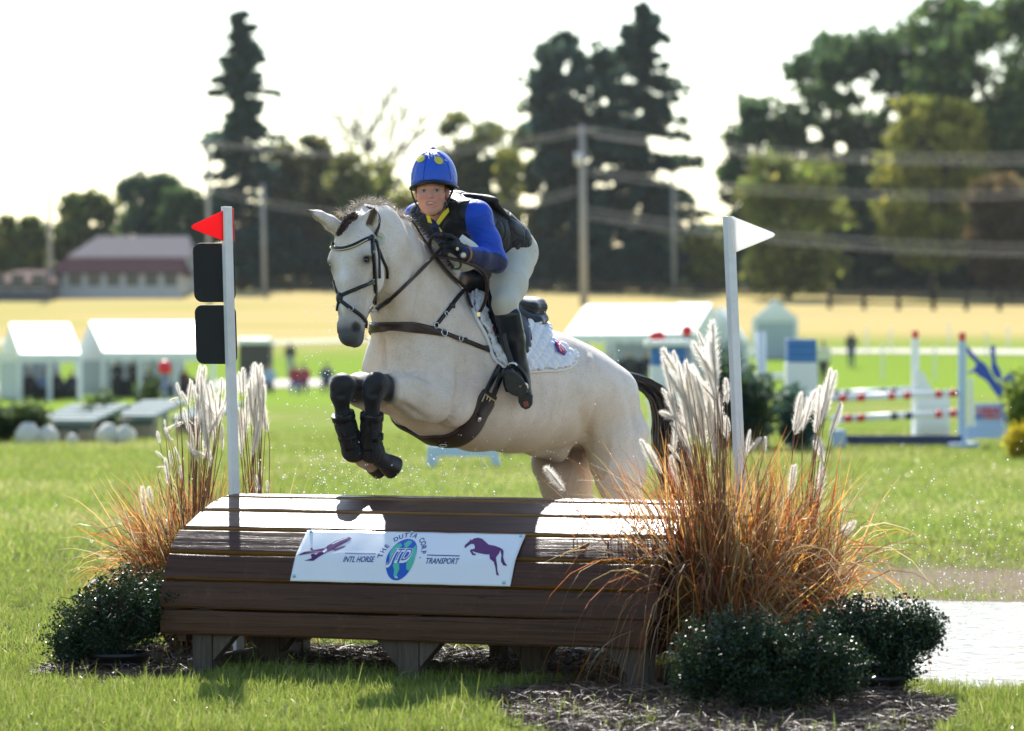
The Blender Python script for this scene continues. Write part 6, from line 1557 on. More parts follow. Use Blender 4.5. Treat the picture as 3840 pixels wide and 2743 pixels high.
for k_ in MULCH:                       # dark soil under the straw
    pl = np.asarray(MULCH[k_], float); cc = catmull(np.vstack([pl, pl[:1]]), 60)[:-1]; cc[:, 2] = .004 if k_ != 'u' else .008
    cc[:, :2] += _r.normal(0, .02, cc[:, :2].shape); vs = np.vstack([[cc.mean(0)], cc]); 
    bm = bmesh.new(); fc = bm.faces.new([bm.verts.new(v) for v in cc]); bm.normal_update(); bmesh.ops.triangulate(bm, faces=[fc]); me = bpy.data.meshes.new('mulch_bed'); bm.to_mesh(me); bm.free()
    tag(link('mulch_bed', me, plain('mulch_soil', (.055, .035, .025), .95, .4, 20)), 'dark mulch bed under the jump', None, None, 'structure')
# ---------------------------------------------------------------- lawn
t = NT('grass_blade'); _a = t.n('Attribute', attribute_name='Col').outputs['Color']; t.col(_a); t.set(rough=.32, spec=.45); t.translucent(.5, t.mix(.35, _a, (.36, .40, .08))); M_GRASS = t.m
_wp = [tuple(v[:2]) for v in _oc]; _mpoly = [[tuple(v[:2]) for v in MULCH[k_]] for k_ in MULCH]
def lawn(name, label, ylo, yhi, dens, hgt, wid, seed, nseg=3, xm=1.12):
    r = np.random.default_rng(seed); half = 1920 / FPX * yhi * xm; n = int(dens * 2 * half * (yhi - ylo))
    x = r.uniform(-half, half, n); y = r.uniform(ylo, yhi, n); k = np.abs(x) < 1920 / FPX * y * xm + .2
    if yhi < 30:
        k &= ~inside(_wp, x, y)
        for i, mp in enumerate(_mpoly): k &= ~(inside(mp, x, y) & (r.uniform(0, 1, n) > .03))
        dd = np.hypot((x - 4.2) * .5, (y - 22.0) * .6) + .35 * np.sin(x * 2.1) * np.sin(y * 1.7); k &= (r.uniform(0, 1, n) < np.clip((dd - .8) / 1.0, .08, 1))
    x, y = x[k], y[k]; n = len(x)
    pn = np.sin(x * 3.1 + 1) * np.sin(y * 2.3) + .6 * np.sin(x * 7 + y * 5) + .5 * np.sin(x * 13 - y * 9)
    h = hgt * r.uniform(.45, 1.25, n) * (1 + .22 * pn) * np.where(r.uniform(0, 1, n) < .025, 1.9, 1); a = r.uniform(0, 6.28, n); ln = np.abs(r.normal(0, .45, n))
    b = np.stack([x, y, gz(x, y)], 1); d = np.stack([np.cos(a) * ln, np.sin(a) * ln, np.ones(n)], 1)
    p = arcs(b, d, h, r.uniform(.1, .9, n), nseg + 1, seed + 1, .05); p[:, :, 2] = np.maximum(p[:, :, 2], b[:, 2:3])
    pal = np.array([(.16, .235, .035), (.215, .285, .045), (.12, .19, .03), (.28, .32, .07), (.42, .38, .15), (.48, .42, .23)]); w = np.array([.30, .28, .2, .12, .06, .04])
    dryp = np.clip(.5 * (np.sin(x * .9 + y * .35) + np.sin(y * .8 - x * .3 + 2)) - .05, 0, .85) * (y > 17); ch = r.choice(6, n, p=w); ch = np.where(r.uniform(0, 1, n) < dryp, r.integers(3, 6, n), ch)
    c = pal[ch] * r.uniform(.55, 1.4, (n, 1))
    o = thing('x', None, None); g = blades(name, p, wid * r.uniform(.6, 1.2, n), np.repeat(c[:, None], nseg + 1, axis=1), M_GRASS, o, seed + 2, 'stuff', np.interp(np.linspace(0, 1, nseg + 1), [0, .5, 1], [.8, 1, .05]))
    g.parent = None; g.matrix_parent_inverse = Matrix(); bpy.data.objects.remove(o); tag(g, label, 'grass', None, 'stuff'); return g
lawn('lawn_grass', 'bright green lawn grass in front of the jump', 13.3, 16.6, 8200, .058, .0046, 201)
lawn('lawn_grass', 'lawn grass running back on both sides of the jump', 16.6, 24, 3400, .045, .0045, 211, 2)
lawn('meadow_grass', 'blurred meadow grass behind the jump', 24, 62, 260, .075, .011, 221, 2)
print('lawn', round(time.time() - T0, 1))
# ================================================================== far side: trees, tents, show jumps, houses
t = NT('tree_leaf'); _a = t.n('Attribute', attribute_name='Col').outputs['Color']; t.col(_a); t.set(rough=.6, spec=.25); t.translucent(.62, t.mix(.18, _a, (.20, .22, .04))); M_TLEAF = t.m
M_BARK = plain('bark', (.075, .06, .048), .9, .3, 4)
def cards(name, p, n_, size, cols, r, mat, parent, along=None):
    """many small leaf-spray faces"""
    m = len(p); ax = r.normal(0, 1, (m, 3)) if along is None else along + r.normal(0, .35, (m, 3)); ax /= np.linalg.norm(ax, axis=1, keepdims=True)
    sd = np.cross(ax, r.normal(0, 1, (m, 3))); sd /= np.linalg.norm(sd, axis=1, keepdims=True); s = size * r.uniform(.5, 1.4, (m, 1)); nn = np.cross(ax, sd)
    V = np.stack([p - ax * s * .5, p + sd * s * .32 + nn * s * .1, p + ax * s * .5, p - sd * s * .32 + nn * s * .1], 1).reshape(-1, 3)
    me = mesh_from(name, V, np.arange(4 * m).reshape(m, 4)); setcol(me, np.repeat(cols, 4, axis=0)); o = link(name, me, mat); adopt(parent, o); return o
def tree(label, px, Y, top, w, pal, seed, n=4200, size=.6, low=.12, shape='round', grp='trees along the far edge of the field', gap=.0, base=None, holes=0):
    r = np.random.default_rng(seed); b = G(px, Y) if base is None else np.asarray(base); zt = CAMH + (HORY - top) / FPX * Y; h = zt - b[2]; rx = w / 2 / FPX * Y
    name = {'round': 'deciduous_tree', 'cone': 'conifer_tree', 'bush': 'bush'}[shape]
    th = thing(name, label, 'bush' if shape == 'bush' else 'tree', b, grp)
    tr = MB(); tr.tube(catmull([b - V3(0, 0, .3), b + V3(r.normal(0, .2), 0, h * .35), b + V3(r.normal(0, .3), 0, h * .82)], 8), np.linspace(h * .018 + .05, .05, 8), 8)
    limbs = []
    if shape == 'round' or shape == 'bush':
        k = 80 if shape == 'round' else 22; n = int(n * 1.9); size = size * 1.15
        cs = []
        for i in range(k):
            u = r.uniform(low + .08, .92); a = r.uniform(0, 6.28); env = math.sqrt(max(0, 1 - ((u - .52) / .52) ** 2)) ; q = math.sqrt(r.uniform(.02, .80)) * env
            c = b + V3(math.cos(a) * rx * q, math.sin(a) * rx * q, h * u); cs.append((c, r.uniform(.17, .30) * min(rx, h * .5)))
            if shape == 'round' and i % 4 == 0: tr.tube(catmull([b + V3(0, 0, h * u * .45), (b + V3(0, 0, h * u * .6)) * .5 + c * .5, c], 5), np.linspace(h * .008 + .03, .03, 5), 5)
        k_ = r.integers(0, len(cs), n); C = np.array([c for c, q in cs])[k_]; R_ = np.array([q for c, q in cs])[k_]
        d = r.normal(0, 1, (n, 3)); d /= np.linalg.norm(d, axis=1, keepdims=True); p = C + d * (R_ * (r.uniform(.2, 1.0, n) + np.abs(r.normal(0, .28, n))))[:, None] * np.array((1.15, 1.15, .8))
        tone = .75 + .5 * ((k_ * 7919) % 13) / 13
        if holes:
            for i in range(holes):
                c = b + V3(r.uniform(-.6, .6) * rx, 0, h * r.uniform(.3, .9)); dd = np.hypot(p[:, 0] - c[0], p[:, 2] - c[2]); kk = dd > r.uniform(.05, .11) * rx; p = p[kk]; tone = tone[kk]
        along = None
    else:
        nb = int(60 + h * 3.6); n = int(n * 1.6); P_ = []; A_ = []; tone = []
        per = n // nb
        for i in range(nb):
            u = low + (1 - low) * (i / nb) ** 1.05; a = r.uniform(0, 6.28); L = rx * (1 - u) ** .62 * r.uniform(.5, 1.15) + .3
            if gap and gap < u < gap + .13: L *= r.uniform(.15, 1.0)
            s0 = b + V3(0, 0, h * u); e = s0 + V3(math.cos(a) * L, math.sin(a) * L, -L * .10 + L * .25 * (u - .5))
            tr.tube([s0, (s0 + e) / 2 + V3(0, 0, -.06 * L), e], (.07, .05, .02), 4)
            q = r.uniform(.12, 1.03, per); pp = s0 + (e - s0) * q[:, None] + r.normal(0, 1, (per, 3)) * np.array((.32, .32, .22)) * (.35 + .10 * L); pp[:, 2] -= np.abs(r.normal(0, .22, per))
            P_.append(pp); A_.append(np.tile(nrm(e - s0) + V3(0, 0, -.25), (per, 1))); tone.append(np.full(per, r.uniform(.7, 1.25)))
        p = np.vstack(P_); along = np.vstack(A_); tone = np.concatenate(tone)
    p[:, 2] = np.maximum(p[:, 2], b[2] + .1); m = len(p)
    c = np.asarray(pal)[r.integers(0, len(pal), m)] * tone[:, None] * r.uniform(.7, 1.3, (m, 1))
    tr.build('trunk', M_BARK, th, True)
    cards('crown', p, m, size, c, r, M_TLEAF, th, along); return th
GRN = [(.045, .11, .045), (.065, .135, .040), (.034, .09, .055)]; DRK = [(.026, .080, .080), (.036, .098, .084), (.020, .066, .072)]
OLV = [(.19, .19, .05), (.23, .20, .05), (.12, .15, .04)]; YEL = [(.42, .38, .06), (.34, .34, .06), (.22, .26, .05)]; BRN = [(.10, .055, .03), (.13, .075, .035), (.07, .045, .03)]; LIM = [(.18, .25, .04), (.24, .30, .05), (.12, .18, .04)]
YT = 335
tree('tall dark spruce with a thin ragged top standing left of the field', 905, YT, 42, 520, DRK, 301, 7500, .8, .10, 'cone', gap=.58)
tree('large dark evergreen with broad rounded top beside the tallest spruce', 2165, YT + 8, 70, 400, DRK, 302, 9500, .75, .02, 'round', holes=22)
tree('tall dark spruce with spiky open branches, tallest in the middle', 2420, YT, 8, 600, DRK, 303, 9500, .8, .06, 'cone')
tree('broad dark maple with a high rounded crown', 3240, YT + 6, 72, 660, GRN, 304, 12000, .75, .08, holes=16)
tree('tall open oak rising out of the top right corner', 3690, YT - 8, -70, 720, GRN + LIM[2:], 305, 13000, .75, .06, holes=16)
tree('dark oak at the far right edge behind the brown tree', 4020, YT, 60, 560, GRN, 325, 5200, .7, .08)
tree('yellow green tree turning orange in front of the maples', 3500, YT - 18, 330, 430, YEL, 306, 5200, .6, .05)
tree('small pale yellow green tree right of the white flag', 2960, YT - 30, 560, 420, LIM + OLV, 307, 5600, .5, .02)
tree('narrow dark tree left of the maples', 2850, YT + 4, 330, 300, GRN, 308, 3600, .7, .05, holes=8)
tree('rust brown tree at the right edge of the picture', 3800, YT - 34, 650, 360, BRN, 309, 4200, .5, .02)
tree('olive tree with yellow edges behind the rider', 1770, YT, 375, 330, OLV + GRN, 310, 5200, .6, .03)
tree('thin yellow autumn tree right of the olive tree', 1905, YT - 8, 520, 130, YEL, 311, 1700, .5, .02)
tree('brownish oak just right of the tall spruce', 1130, YT + 4, 470, 330, OLV + BRN + GRN, 312, 5000, .6, .02)
tree('yellowing tree under the bare branches', 1370, YT - 6, 545, 300, YEL + OLV + GRN, 313, 4400, .55, .02, holes=10)
tree('low yellow bush behind the horse ears', 1555, YT - 12, 700, 260, YEL + OLV, 314, 3200, .5, .0)
tree('round green tree above the house roof', 330, YT - 6, 705, 240, GRN + OLV, 315, 3200, .55, .03)
tree('blue green tree between the house and the spruce', 560, YT + 4, 628, 270, DRK + GRN, 316, 3800, .6, .03)
tree('green tree behind the grey roof', 700, YT - 2, 690, 240, GRN, 317, 3200, .55, .02)
tree('small dark tree at the left edge of the picture', 85, YT - 16, 800, 230, GRN + OLV, 318, 3000, .5, .0)
tree('orange tinted tree cut off by the left edge', -40, YT - 10, 820, 130, OLV + BRN, 319, 1600, .5, .0)
tree('distant low tree in the gap right of the spruce', 2700, YT + 60, 830, 200, OLV, 320, 1700, .6, .0)
tree('small olive tree just left of the white flag post', 2640, YT - 4, 850, 190, OLV + YEL, 321, 1700, .5, .0)
tree('bluish dark tree behind the centre utility pole', 2050, YT + 12, 300, 260, DRK + OLV, 326, 4000, .7, .03)
for i, (px, top, w, pal) in enumerate(((1000, 860, 330, DRK), (1260, 880, 330, DRK), (1500, 900, 300, DRK), (1720, 850, 330, DRK + OLV), (1960, 860, 300, DRK), (2180, 900, 330, DRK), (2440, 900, 330, DRK), (2640, 930, 260, DRK), (2860, 900, 330, DRK), (3110, 860, 360, DRK), (3350, 800, 400, DRK), (3600, 820, 380, DRK), (3850, 880, 330, DRK), (640, 900, 300, GRN), (450, 930, 240, GRN), (200, 910, 240, GRN))):
    tree('%s dark undergrowth bush from the left, at the foot of the trees' % ('first second third fourth fifth sixth seventh eighth ninth tenth eleventh twelfth thirteenth fourteenth fifteenth sixteenth'.split()[sorted((1000, 1260, 1500, 1720, 1960, 2180, 2440, 2640, 2860, 3110, 3350, 3600, 3850, 640, 450, 200)).index(px)]), px, YT - 4 + (i % 3) * 3, top, w, pal, 340 + i, 2400, .6, .0, 'bush', 'undergrowth bushes below the trees')
# the wood behind, one dark mass
_r = np.random.default_rng(900); _n = 16000; _x = _r.uniform(640, 4200, _n); _yy = _r.uniform(346, 362, _n); _X = (_x - 1920) / FPX * _yy; _h = (5.2 + 1.6 * np.sin(_x * .013) + 1.1 * np.sin(_x * .031 + 1)) * np.clip((_x - 600) / 300, .3, 1)
_p = np.stack([_X, _yy, gz(_X, _yy) + _h * _r.uniform(0, 1, _n)], 1); _t = thing('x', None, None)
_o = cards('far_wood', _p, _n, 1.0, np.asarray(DRK + OLV[2:])[_r.integers(0, 4, _n)] * _r.uniform(.5, 1.2, (_n, 1)), _r, M_TLEAF, _t)
_o.parent = None; _o.matrix_parent_inverse = Matrix(); bpy.data.objects.remove(_t); tag(_o, 'dark mass of woodland undergrowth behind the trees', 'woodland', None, 'stuff')
# bare tree
def bare(px, Y, top, w, seed):
    r = np.random.default_rng(seed); b = G(px, Y); h = CAMH + (HORY - top) / FPX * Y - b[2]; th = thing('bare_tree', 'tall leafless tree with thin forked branches left of the rider', 'tree', b, 'trees along the far edge of the field'); mb = MB()
    def grow(p, d, L, rad, lev):
        q = p + d * L; m_ = (p + q) / 2 + r.normal(0, .05, 3) * L; mb.tube(catmull([p, m_, q], 4), np.linspace(rad, rad * .62, 4), 5, False)
        if lev == 0: return
        for k in range(3 if lev < 4 else 2):
            d2 = nrm(d + r.normal(0, .45, 3) + V3(0, 0, .12)); grow(q if k < 2 else m_, d2, L * r.uniform(.68, .95), rad * .62, lev - 1)
    grow(b, V3(0, 0, 1), h * .36, .5, 0); 
    for a in ((-.38, .1), (.02, -.2), (.36, .1), (.6, 0)): grow(b + V3(0, 0, h * .34), nrm((a[0], a[1], 1)), h * .19, .34, 4)
    mb.build('branches', plain('grey_bark', (.16, .14, .125), .9, .2, 5), th, True)
bare(1385, YT + 10, 200, 400, 71)
print('trees', round(time.time() - T0, 1))
# ---------------------------------------------------------------- fences
M_FENCE = plain('dark_fence', (.045, .038, .034), .85, .3, 2)
def fence(label, pts, name='rail_fence', hgt=1.25, step=2.6, rails=(.35, .75, 1.12), mat=M_FENCE, cat='fence', grp=None, pw=.08, rr=.075):
    c = [np.asarray(p, float) for p in pts]; th = thing(name, label, cat, c[0], grp)
    for a, b in zip(c[:-1], c[1:]):
        n = max(1, int(np.linalg.norm((b - a)[:2]) / step)); q = [a + (b - a) * i / n for i in range(n + 1)]
        for p in q: p[2] = gz(p[0], p[1])
        for p in q: MB().box(p + V3(-pw, -.08, -.1), p + V3(pw, .08, hgt)).build('post', mat, th)
        for z in rails: MB().tube([p + V3(0, -.1, z) for p in q], rr, 4).build('rail', mat, th)
    return th
fence('dark rail fence along the foot of the trees', [G(950, 316), G(1900, 314), G(2900, 306)], step=3.2)
fence('wooden rail fence on the dry field at the right', [G(3110, 276), G(3500, 274), G(4000, 270)], step=2.2, hgt=1.7, rails=(.5, 1.0, 1.5), pw=.17, rr=.11)
# ---------------------------------------------------------------- utility poles and wires
M_POLE = plain('grey_pole', (.30, .29, .28), .8, .15, 1); M_WIRE = plain('wire', (.30, .29, .30), .6, .1)
poles = {}
def upole(label, px, Y, top, arm=True, can=False, r=.15):
    b = G(px, Y); z = CAMH + (HORY - top) / FPX * Y; th = thing('utility_pole', label, 'utility pole', b, 'utility poles along the far road')
    MB().tube([b - V3(0, 0, .3), V3(b[0] - .15, b[1], z)], (r * 1.15, r * .75), 10).build('pole', M_POLE, th, True)
    if arm: MB().box((b[0] - 1.2, b[1] - .07, z - .5), (b[0] + 1.0, b[1] + .07, z - .36)).build('crossarm', M_POLE, th); 
    for x in (-1.1, -.5, .9): MB().tube([(b[0] + x, b[1], z - .36), (b[0] + x, b[1], z - .14)], .06, 6).build('insulator', plain('insulator', (.25, .16, .14), .3), th)
    if can: MB().tube([(b[0] - .42, b[1] - .3, z - 3.2), (b[0] - .42, b[1] - .3, z - 2.2)], .32, 12).build('transformer', plain('transformer_grey', (.55, .56, .57), .5), th, True)
    return b, z
pc = upole('tall weathered utility pole with a transformer, in the centre', 2190, 285, 470, True, True, .30)
p1 = upole('utility pole at the far left against the white sky', 190, 300, 505, True, False, .2)
p2 = upole('utility pole in front of the tall spruce', 785, 296, 520, True, False, .2)
p3 = upole('thin pole right of the tall spruce', 992, 310, 690, False, False, .2)
p4 = upole('faint pole among the dark conifers right of the centre', 2530, 318, 640, False, False, .18)
def wires(label, a, b, offs, sag=1.2):
    th = thing('power_line', label, 'power line', a, 'power lines')
    for o in offs:
        q0 = np.asarray(a) + V3(*o); q1 = np.asarray(b) + V3(*o); u = np.linspace(0, 1, 16)
        MB().tube([q0 + (q1 - q0) * t_ - V3(0, 0, 4 * sag * t_ * (1 - t_)) for t_ in u], .026, 5).build('wire', M_WIRE, th, True)
_tc_ = V3(pc[0][0], pc[0][1], pc[1]); _t2 = V3(p2[0][0], p2[0][1], p2[1])
_re = lambda px, py, Y: P(px, py, Y)
wires('upper power lines running right from the centre pole', _tc_, _re(4300, 545, 262), [(0, 0, -.2), (-.5, .2, -.6), (.9, 0, -.9)])
wires('middle power lines running right from the centre pole', _tc_ - V3(0, 0, 3.4), _re(4300, 690, 262), [(0, 0, 0), (0, 0, -.5)])
wires('lower communication lines running right from the centre pole', _tc_ - V3(0, 0, 6.6), _re(4300, 915, 262), [(0, 0, 0), (0, 0, -.5), (0, 0, -.8)], 1.0)
wires('upper power lines between the left poles', _t2, _re(2190, 470, 285), [(0, 0, -.2), (.6, 0, -.5)], 1.5)
wires('lower lines between the left poles and the centre', _t2 - V3(0, 0, 3.9), _re(2190, 700, 285), [(0, 0, 0), (0, 0, -.5)], 2.2)
# ---------------------------------------------------------------- houses on the left
M_ROOFG = plain('grey_shingle', (.20, .18, .185), .9, .12, 1.5, spec=0); M_ROOFB = plain('brown_shingle', (.05, .030, .034), .9, .15, 1.5, spec=0); M_SIDING = plain('pale_siding', (.40, .42, .45), .7, .06, 1); M_WIN = plain('window_dark', (.03, .04, .05), .15, .1)
def house(label, x0, x1, yeave, yridge, ybase, Y, roof, hip=.2, depth=9, wall=M_SIDING, windows=5):
    b = G((x0 + x1) / 2, Y); zb = b[2] - .3; ze = CAMH + (HORY - yeave) / FPX * Y; zr = CAMH + (HORY - yridge) / FPX * Y; X0, X1 = [(x - 1920) / FPX * Y for x in (x0, x1)]
    th = thing('house', label, 'house', (b[0], Y, b[2]), 'houses at the left edge of the field')
    MB().box((X0 + .3, Y, zb), (X1 - .3, Y + depth, ze)).build('wall', wall, th)
    hp = (X1 - X0) * hip; v = [(X0, Y - .4, ze), (X1, Y - .4, ze), (X1, Y + depth + .4, ze), (X0, Y + depth + .4, ze), (X0 + hp, Y + depth / 2, zr), (X1 - hp * .3, Y + depth / 2, zr)]
    MB().add(v, [(0, 1, 5, 4), (2, 3, 4, 5), (0, 4, 3), (1, 2, 5), (3, 2, 1, 0)]).build('roof', roof, th)
    for i in range(windows):
        x = X0 + (X1 - X0) * (i + .7) / (windows + .4); w = MB().box((x - .55, Y - .06, zb + 1.3), (x + .55, Y + .02, zb + 2.5)).build('window', M_WIN, th); MB().box((x - .65, Y - .09, zb + 1.18), (x + .65, Y + .01, zb + 1.28)).build('sill', M_SIDING, w)
    return th
house('long low house with pale grey roof behind the others', 250, 720, 965, 880, 1010, 312, M_ROOFG)
house('long house with dark brown roof at the left', 160, 690, 1030, 962, 1085, 300, M_ROOFB, .12, 9, M_SIDING, 7)
house('small pale roofed shed at the far left edge', -60, 195, 1062, 1010, 1090, 294, plain('tan_shingle', (.20, .15, .13), .9, spec=0), .4, 7, plain('dark_siding', (.10, .10, .12), .8), 3)
# ---------------------------------------------------------------- tents
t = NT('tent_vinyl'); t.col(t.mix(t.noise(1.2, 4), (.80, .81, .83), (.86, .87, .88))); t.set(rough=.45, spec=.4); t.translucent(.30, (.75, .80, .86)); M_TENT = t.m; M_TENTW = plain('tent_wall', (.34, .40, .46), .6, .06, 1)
M_ALU = plain('tent_frame', (.62, .64, .66), .4, .05, metal=.4)
def tent(label, x0, x1, Y, yeave, yridge, ybase, depth, ridge_dir='x', skew=0., walls=('back',), valance=.35, legs=3):
    """frame tent: legs, pitched roof, valance and some walls"""
    b = G((x0 + x1) / 2, Y); S = Y / FPX; zb = CAMH + (HORY - ybase) * S; ze = CAMH + (HORY - yeave) * S; zr = CAMH + (HORY - yridge) * S; X0, X1 = [(x - 1920) * S for x in (x0, x1)]
    th = thing('frame_tent', label, 'tent', (b[0], Y, zb), 'white event tents')
    D = depth; sk = skew
    Mx = lambda x, y, z: V3(x + sk * (y - Y), y, z)
    if ridge_dir == 'x': v = [Mx(X0, Y, ze), Mx(X1, Y, ze), Mx(X1, Y + D, ze), Mx(X0, Y + D, ze), Mx(X0, Y + D / 2, zr), Mx(X1, Y + D / 2, zr)]; fs = [(0, 1, 5, 4), (2, 3, 4, 5), (0, 4, 3), (1, 2, 5)]
    else: v = [Mx(X0, Y, ze), Mx(X1, Y, ze), Mx(X1, Y + D, ze), Mx(X0, Y + D, ze), Mx((X0 + X1) / 2, Y, zr), Mx((X0 + X1) / 2, Y + D, zr)]; fs = [(0, 4, 5, 3), (1, 2, 5, 4), (0, 1, 4), (2, 3, 5)]
    MB().add(v, fs).build('roof', M_TENT, th)
    for a, c in ((0, 1), (1, 2), (2, 3), (3, 0)):
        p, q = v[a], v[c]; n = 14; vs = []
        for i in range(n + 1):
            w = p + (q - p) * i / n; vs += [w, w - V3(0, 0, valance * (1 + .25 * (i % 2)))]
        MB().add(vs, [(2 * i, 2 * i + 1, 2 * i + 3, 2 * i + 2) for i in range(n)]).build('valance', M_TENT, th)
    for i in range(legs):
        for y in (Y + .05, Y + D - .05):
            x = X0 + (X1 - X0) * i / (legs - 1); w = .09 if ridge_dir == 'x' else .10
            MB().box((x - w + sk * (y - Y), y - .06, zb - .3), (x + w + sk * (y - Y), y + .06, ze)).build('leg', M_TENT, th)
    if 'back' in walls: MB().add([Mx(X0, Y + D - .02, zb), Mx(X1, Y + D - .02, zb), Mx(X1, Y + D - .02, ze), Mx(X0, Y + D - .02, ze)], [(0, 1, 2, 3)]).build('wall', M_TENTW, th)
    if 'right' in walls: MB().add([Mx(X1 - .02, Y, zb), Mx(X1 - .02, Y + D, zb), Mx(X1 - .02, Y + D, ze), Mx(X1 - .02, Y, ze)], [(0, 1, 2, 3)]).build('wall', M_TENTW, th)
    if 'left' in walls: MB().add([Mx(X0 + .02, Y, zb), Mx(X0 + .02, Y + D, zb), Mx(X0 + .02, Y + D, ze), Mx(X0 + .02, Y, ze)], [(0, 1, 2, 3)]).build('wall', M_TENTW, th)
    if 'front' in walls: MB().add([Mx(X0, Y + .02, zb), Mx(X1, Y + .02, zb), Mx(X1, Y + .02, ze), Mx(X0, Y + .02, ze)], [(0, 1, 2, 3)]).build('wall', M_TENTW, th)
    return th
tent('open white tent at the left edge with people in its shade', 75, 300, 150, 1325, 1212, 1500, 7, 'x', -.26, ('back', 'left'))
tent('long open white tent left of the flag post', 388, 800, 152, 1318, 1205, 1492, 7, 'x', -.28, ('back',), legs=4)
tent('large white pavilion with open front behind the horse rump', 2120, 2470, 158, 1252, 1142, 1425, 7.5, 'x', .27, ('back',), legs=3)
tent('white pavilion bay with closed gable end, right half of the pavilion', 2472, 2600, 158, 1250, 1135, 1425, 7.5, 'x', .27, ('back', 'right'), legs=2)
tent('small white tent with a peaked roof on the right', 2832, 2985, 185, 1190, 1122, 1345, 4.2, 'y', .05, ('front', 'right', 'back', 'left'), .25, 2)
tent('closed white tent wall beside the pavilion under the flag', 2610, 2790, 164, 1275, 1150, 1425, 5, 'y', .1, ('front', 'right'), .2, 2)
for lab, x0, x1, Y in (('added dark box darkening the leftmost tent', 100, 290, 156), ('added dark box darkening the long tent by the flag post', 420, 600, 157.5), ('second added dark box, darkening the right end of the long tent', 610, 780, 157.2), ('added dark box darkening the pavilion behind the horse', 2180, 2420, 163)):  # boxes added to give the tent interiors a dark lower band
    b = G((x0 + x1) / 2, Y); S = Y / FPX; th = thing('added_dark_box', lab, 'dark box', b, 'dark boxes added under the tents'); X0, X1 = (x0 - 1920) * S, (x1 - 1920) * S
    MB().box((X0, Y - .4, b[2] - .1), (X1, Y + .4, b[2] + .74)).build('cloth', plain('added_box_dark', (.012, .014, .024), .9, .3, 1), th, bevel=.03); MB().box((X0 - .03, Y - .43, b[2] + .743), (X1 + .03, Y + .43, b[2] + .78)).build('added_box_lid', plain('added_box_lid_grey', (.10, .10, .11), .8), th)
# ---------------------------------------------------------------- vehicles and boxes by the tents
def trailer(label, x0, x1, ytop, ybase, Y):
    S = Y / FPX; b = G((x0 + x1) / 2, Y); X0, X1 = [(x - 1920) * S for x in (x0, x1)]; z1 = CAMH + (HORY - ytop) * S; z0 = b[2]
    th = thing('box_trailer', label, 'trailer', b); d = 2.2
    MB().box((X0, Y, z0 + .45), (X1, Y + d, z1)).build('body', plain('trailer_dark', (.06, .05, .048), .6), th, bevel=.04)
    MB().box((X0 - .05, Y - .1, z1 + .003), (X1 + .05, Y + d + .1, z1 + .28)).build('roof', plain('trailer_roof', (.78, .78, .77), .4), th, bevel=.06)
    for x in (X0 + .6, X1 - .6):
        w = MB().tube([(x, Y - .12, z0 + .36), (x, Y + .08, z0 + .36)], .36, 18).build('tyre', M_RUBBER, th); MB().tube([(x, Y - .14, z0 + .36), (x, Y - .11, z0 + .36)], .17, 12).build('rim', M_ALU, w)
    return th
trailer('dark box trailer with a white roof right of the flag boards', 895, 1012, 1292, 1420, 163)
# ---------------------------------------------------------------- people in the distance
def far_person(label, px, Y, h, top, bottom, skin=(.5, .33, .25), pose='stand', grp='people in the distance', hair=(.05, .035, .03)):
    b = G(px, Y); th = thing('person', label, 'person', b, grp); f_ = Field(b + V3(-.5, -.55, -.05), b + V3(.5, .45, h + .1), .035); k = h / 1.72
    q = lambda x, y, z: b + V3(x, y, z) * k
    if pose == 'stand':
        for s in (-1, 1):
            f_.chain([q(s * .09, 0, .92), q(s * .10, -.02, .50), q(s * .10, .02, .06)], [.10 * k, .075 * k, .05 * k], (1, 0, 0), k=.03); f_.seg(q(s * .10, .02, .05), q(s * .11, -.14, .04), .045, .04, (1, 0, 0), k=.02)
            f_.chain([q(s * .19, 0, 1.40), q(s * .25, -.02, 1.12), q(s * .20, -.12, .92)], [.065 * k, .05 * k, .04 * k], (1, 0, 0), k=.03)
        f_.chain([q(0, 0, .95), q(0, 0, 1.20), q(0, 0, 1.40)], [(.15 * k, .11 * k), (.14 * k, .10 * k), (.18 * k, .10 * k)], (1, 0, 0), k=.05); hz_ = 1.60
    else:
        for s in (-1, 1):
            f_.chain([q(s * .10, 0, .48), q(s * .13, -.40, .50), q(s * .13, -.42, .08)], [.10 * k, .08 * k, .05 * k], (1, 0, 0), k=.03)
            f_.chain([q(s * .19, 0, .98), q(s * .24, -.10, .72), q(s * .12, -.30, .60)], [.06 * k, .05 * k, .04 * k], (1, 0, 0), k=.03)
        f_.chain([q(0, .02, .50), q(0, .02, .80), q(0, .0, .98)], [(.16 * k, .12 * k), (.14 * k, .11 * k), (.17 * k, .10 * k)], (1, 0, 0), k=.05); hz_ = 1.18
    f_.seg(q(0, 0, hz_ - .14), q(0, 0, hz_ - .06), .055 * k, .055 * k, (1, 0, 0), k=.02); f_.ell(q(0, -.01, hz_), np.eye(3), np.array((.085, .10, .12)) * k, k=.02)
    V_, Q_ = f_.skin(1); z = (V_[:, 2] - b[2]) / k; c = np.tile(np.array(bottom, float), (len(V_), 1)); hip = .98 if pose == 'stand' else .56
    c[z > hip] = top; c[z > hz_ - .13] = skin; c[(z > hz_ + .03) | ((z > hz_ - .08) & (V_[:, 1] > b[1] + .02))] = hair
    me = mesh_from('body', V_, Q_, True); setcol(me, c); adopt(th, link('body', me, M_CLOTHV)); return th
t = NT('far_clothing'); t.col(t.n('Attribute', attribute_name='Col').outputs['Color']); t.set(rough=.8); M_CLOTHV = t.m
far_person('person in dark clothes standing on the green right of the trailer', 1088, 178, 1.72, (.02, .025, .045), (.35, .36, .36))
far_person('person in navy walking on the bright green grass at the right', 3192, 172, 1.74, (.02, .025, .05), (.03, .06, .16))
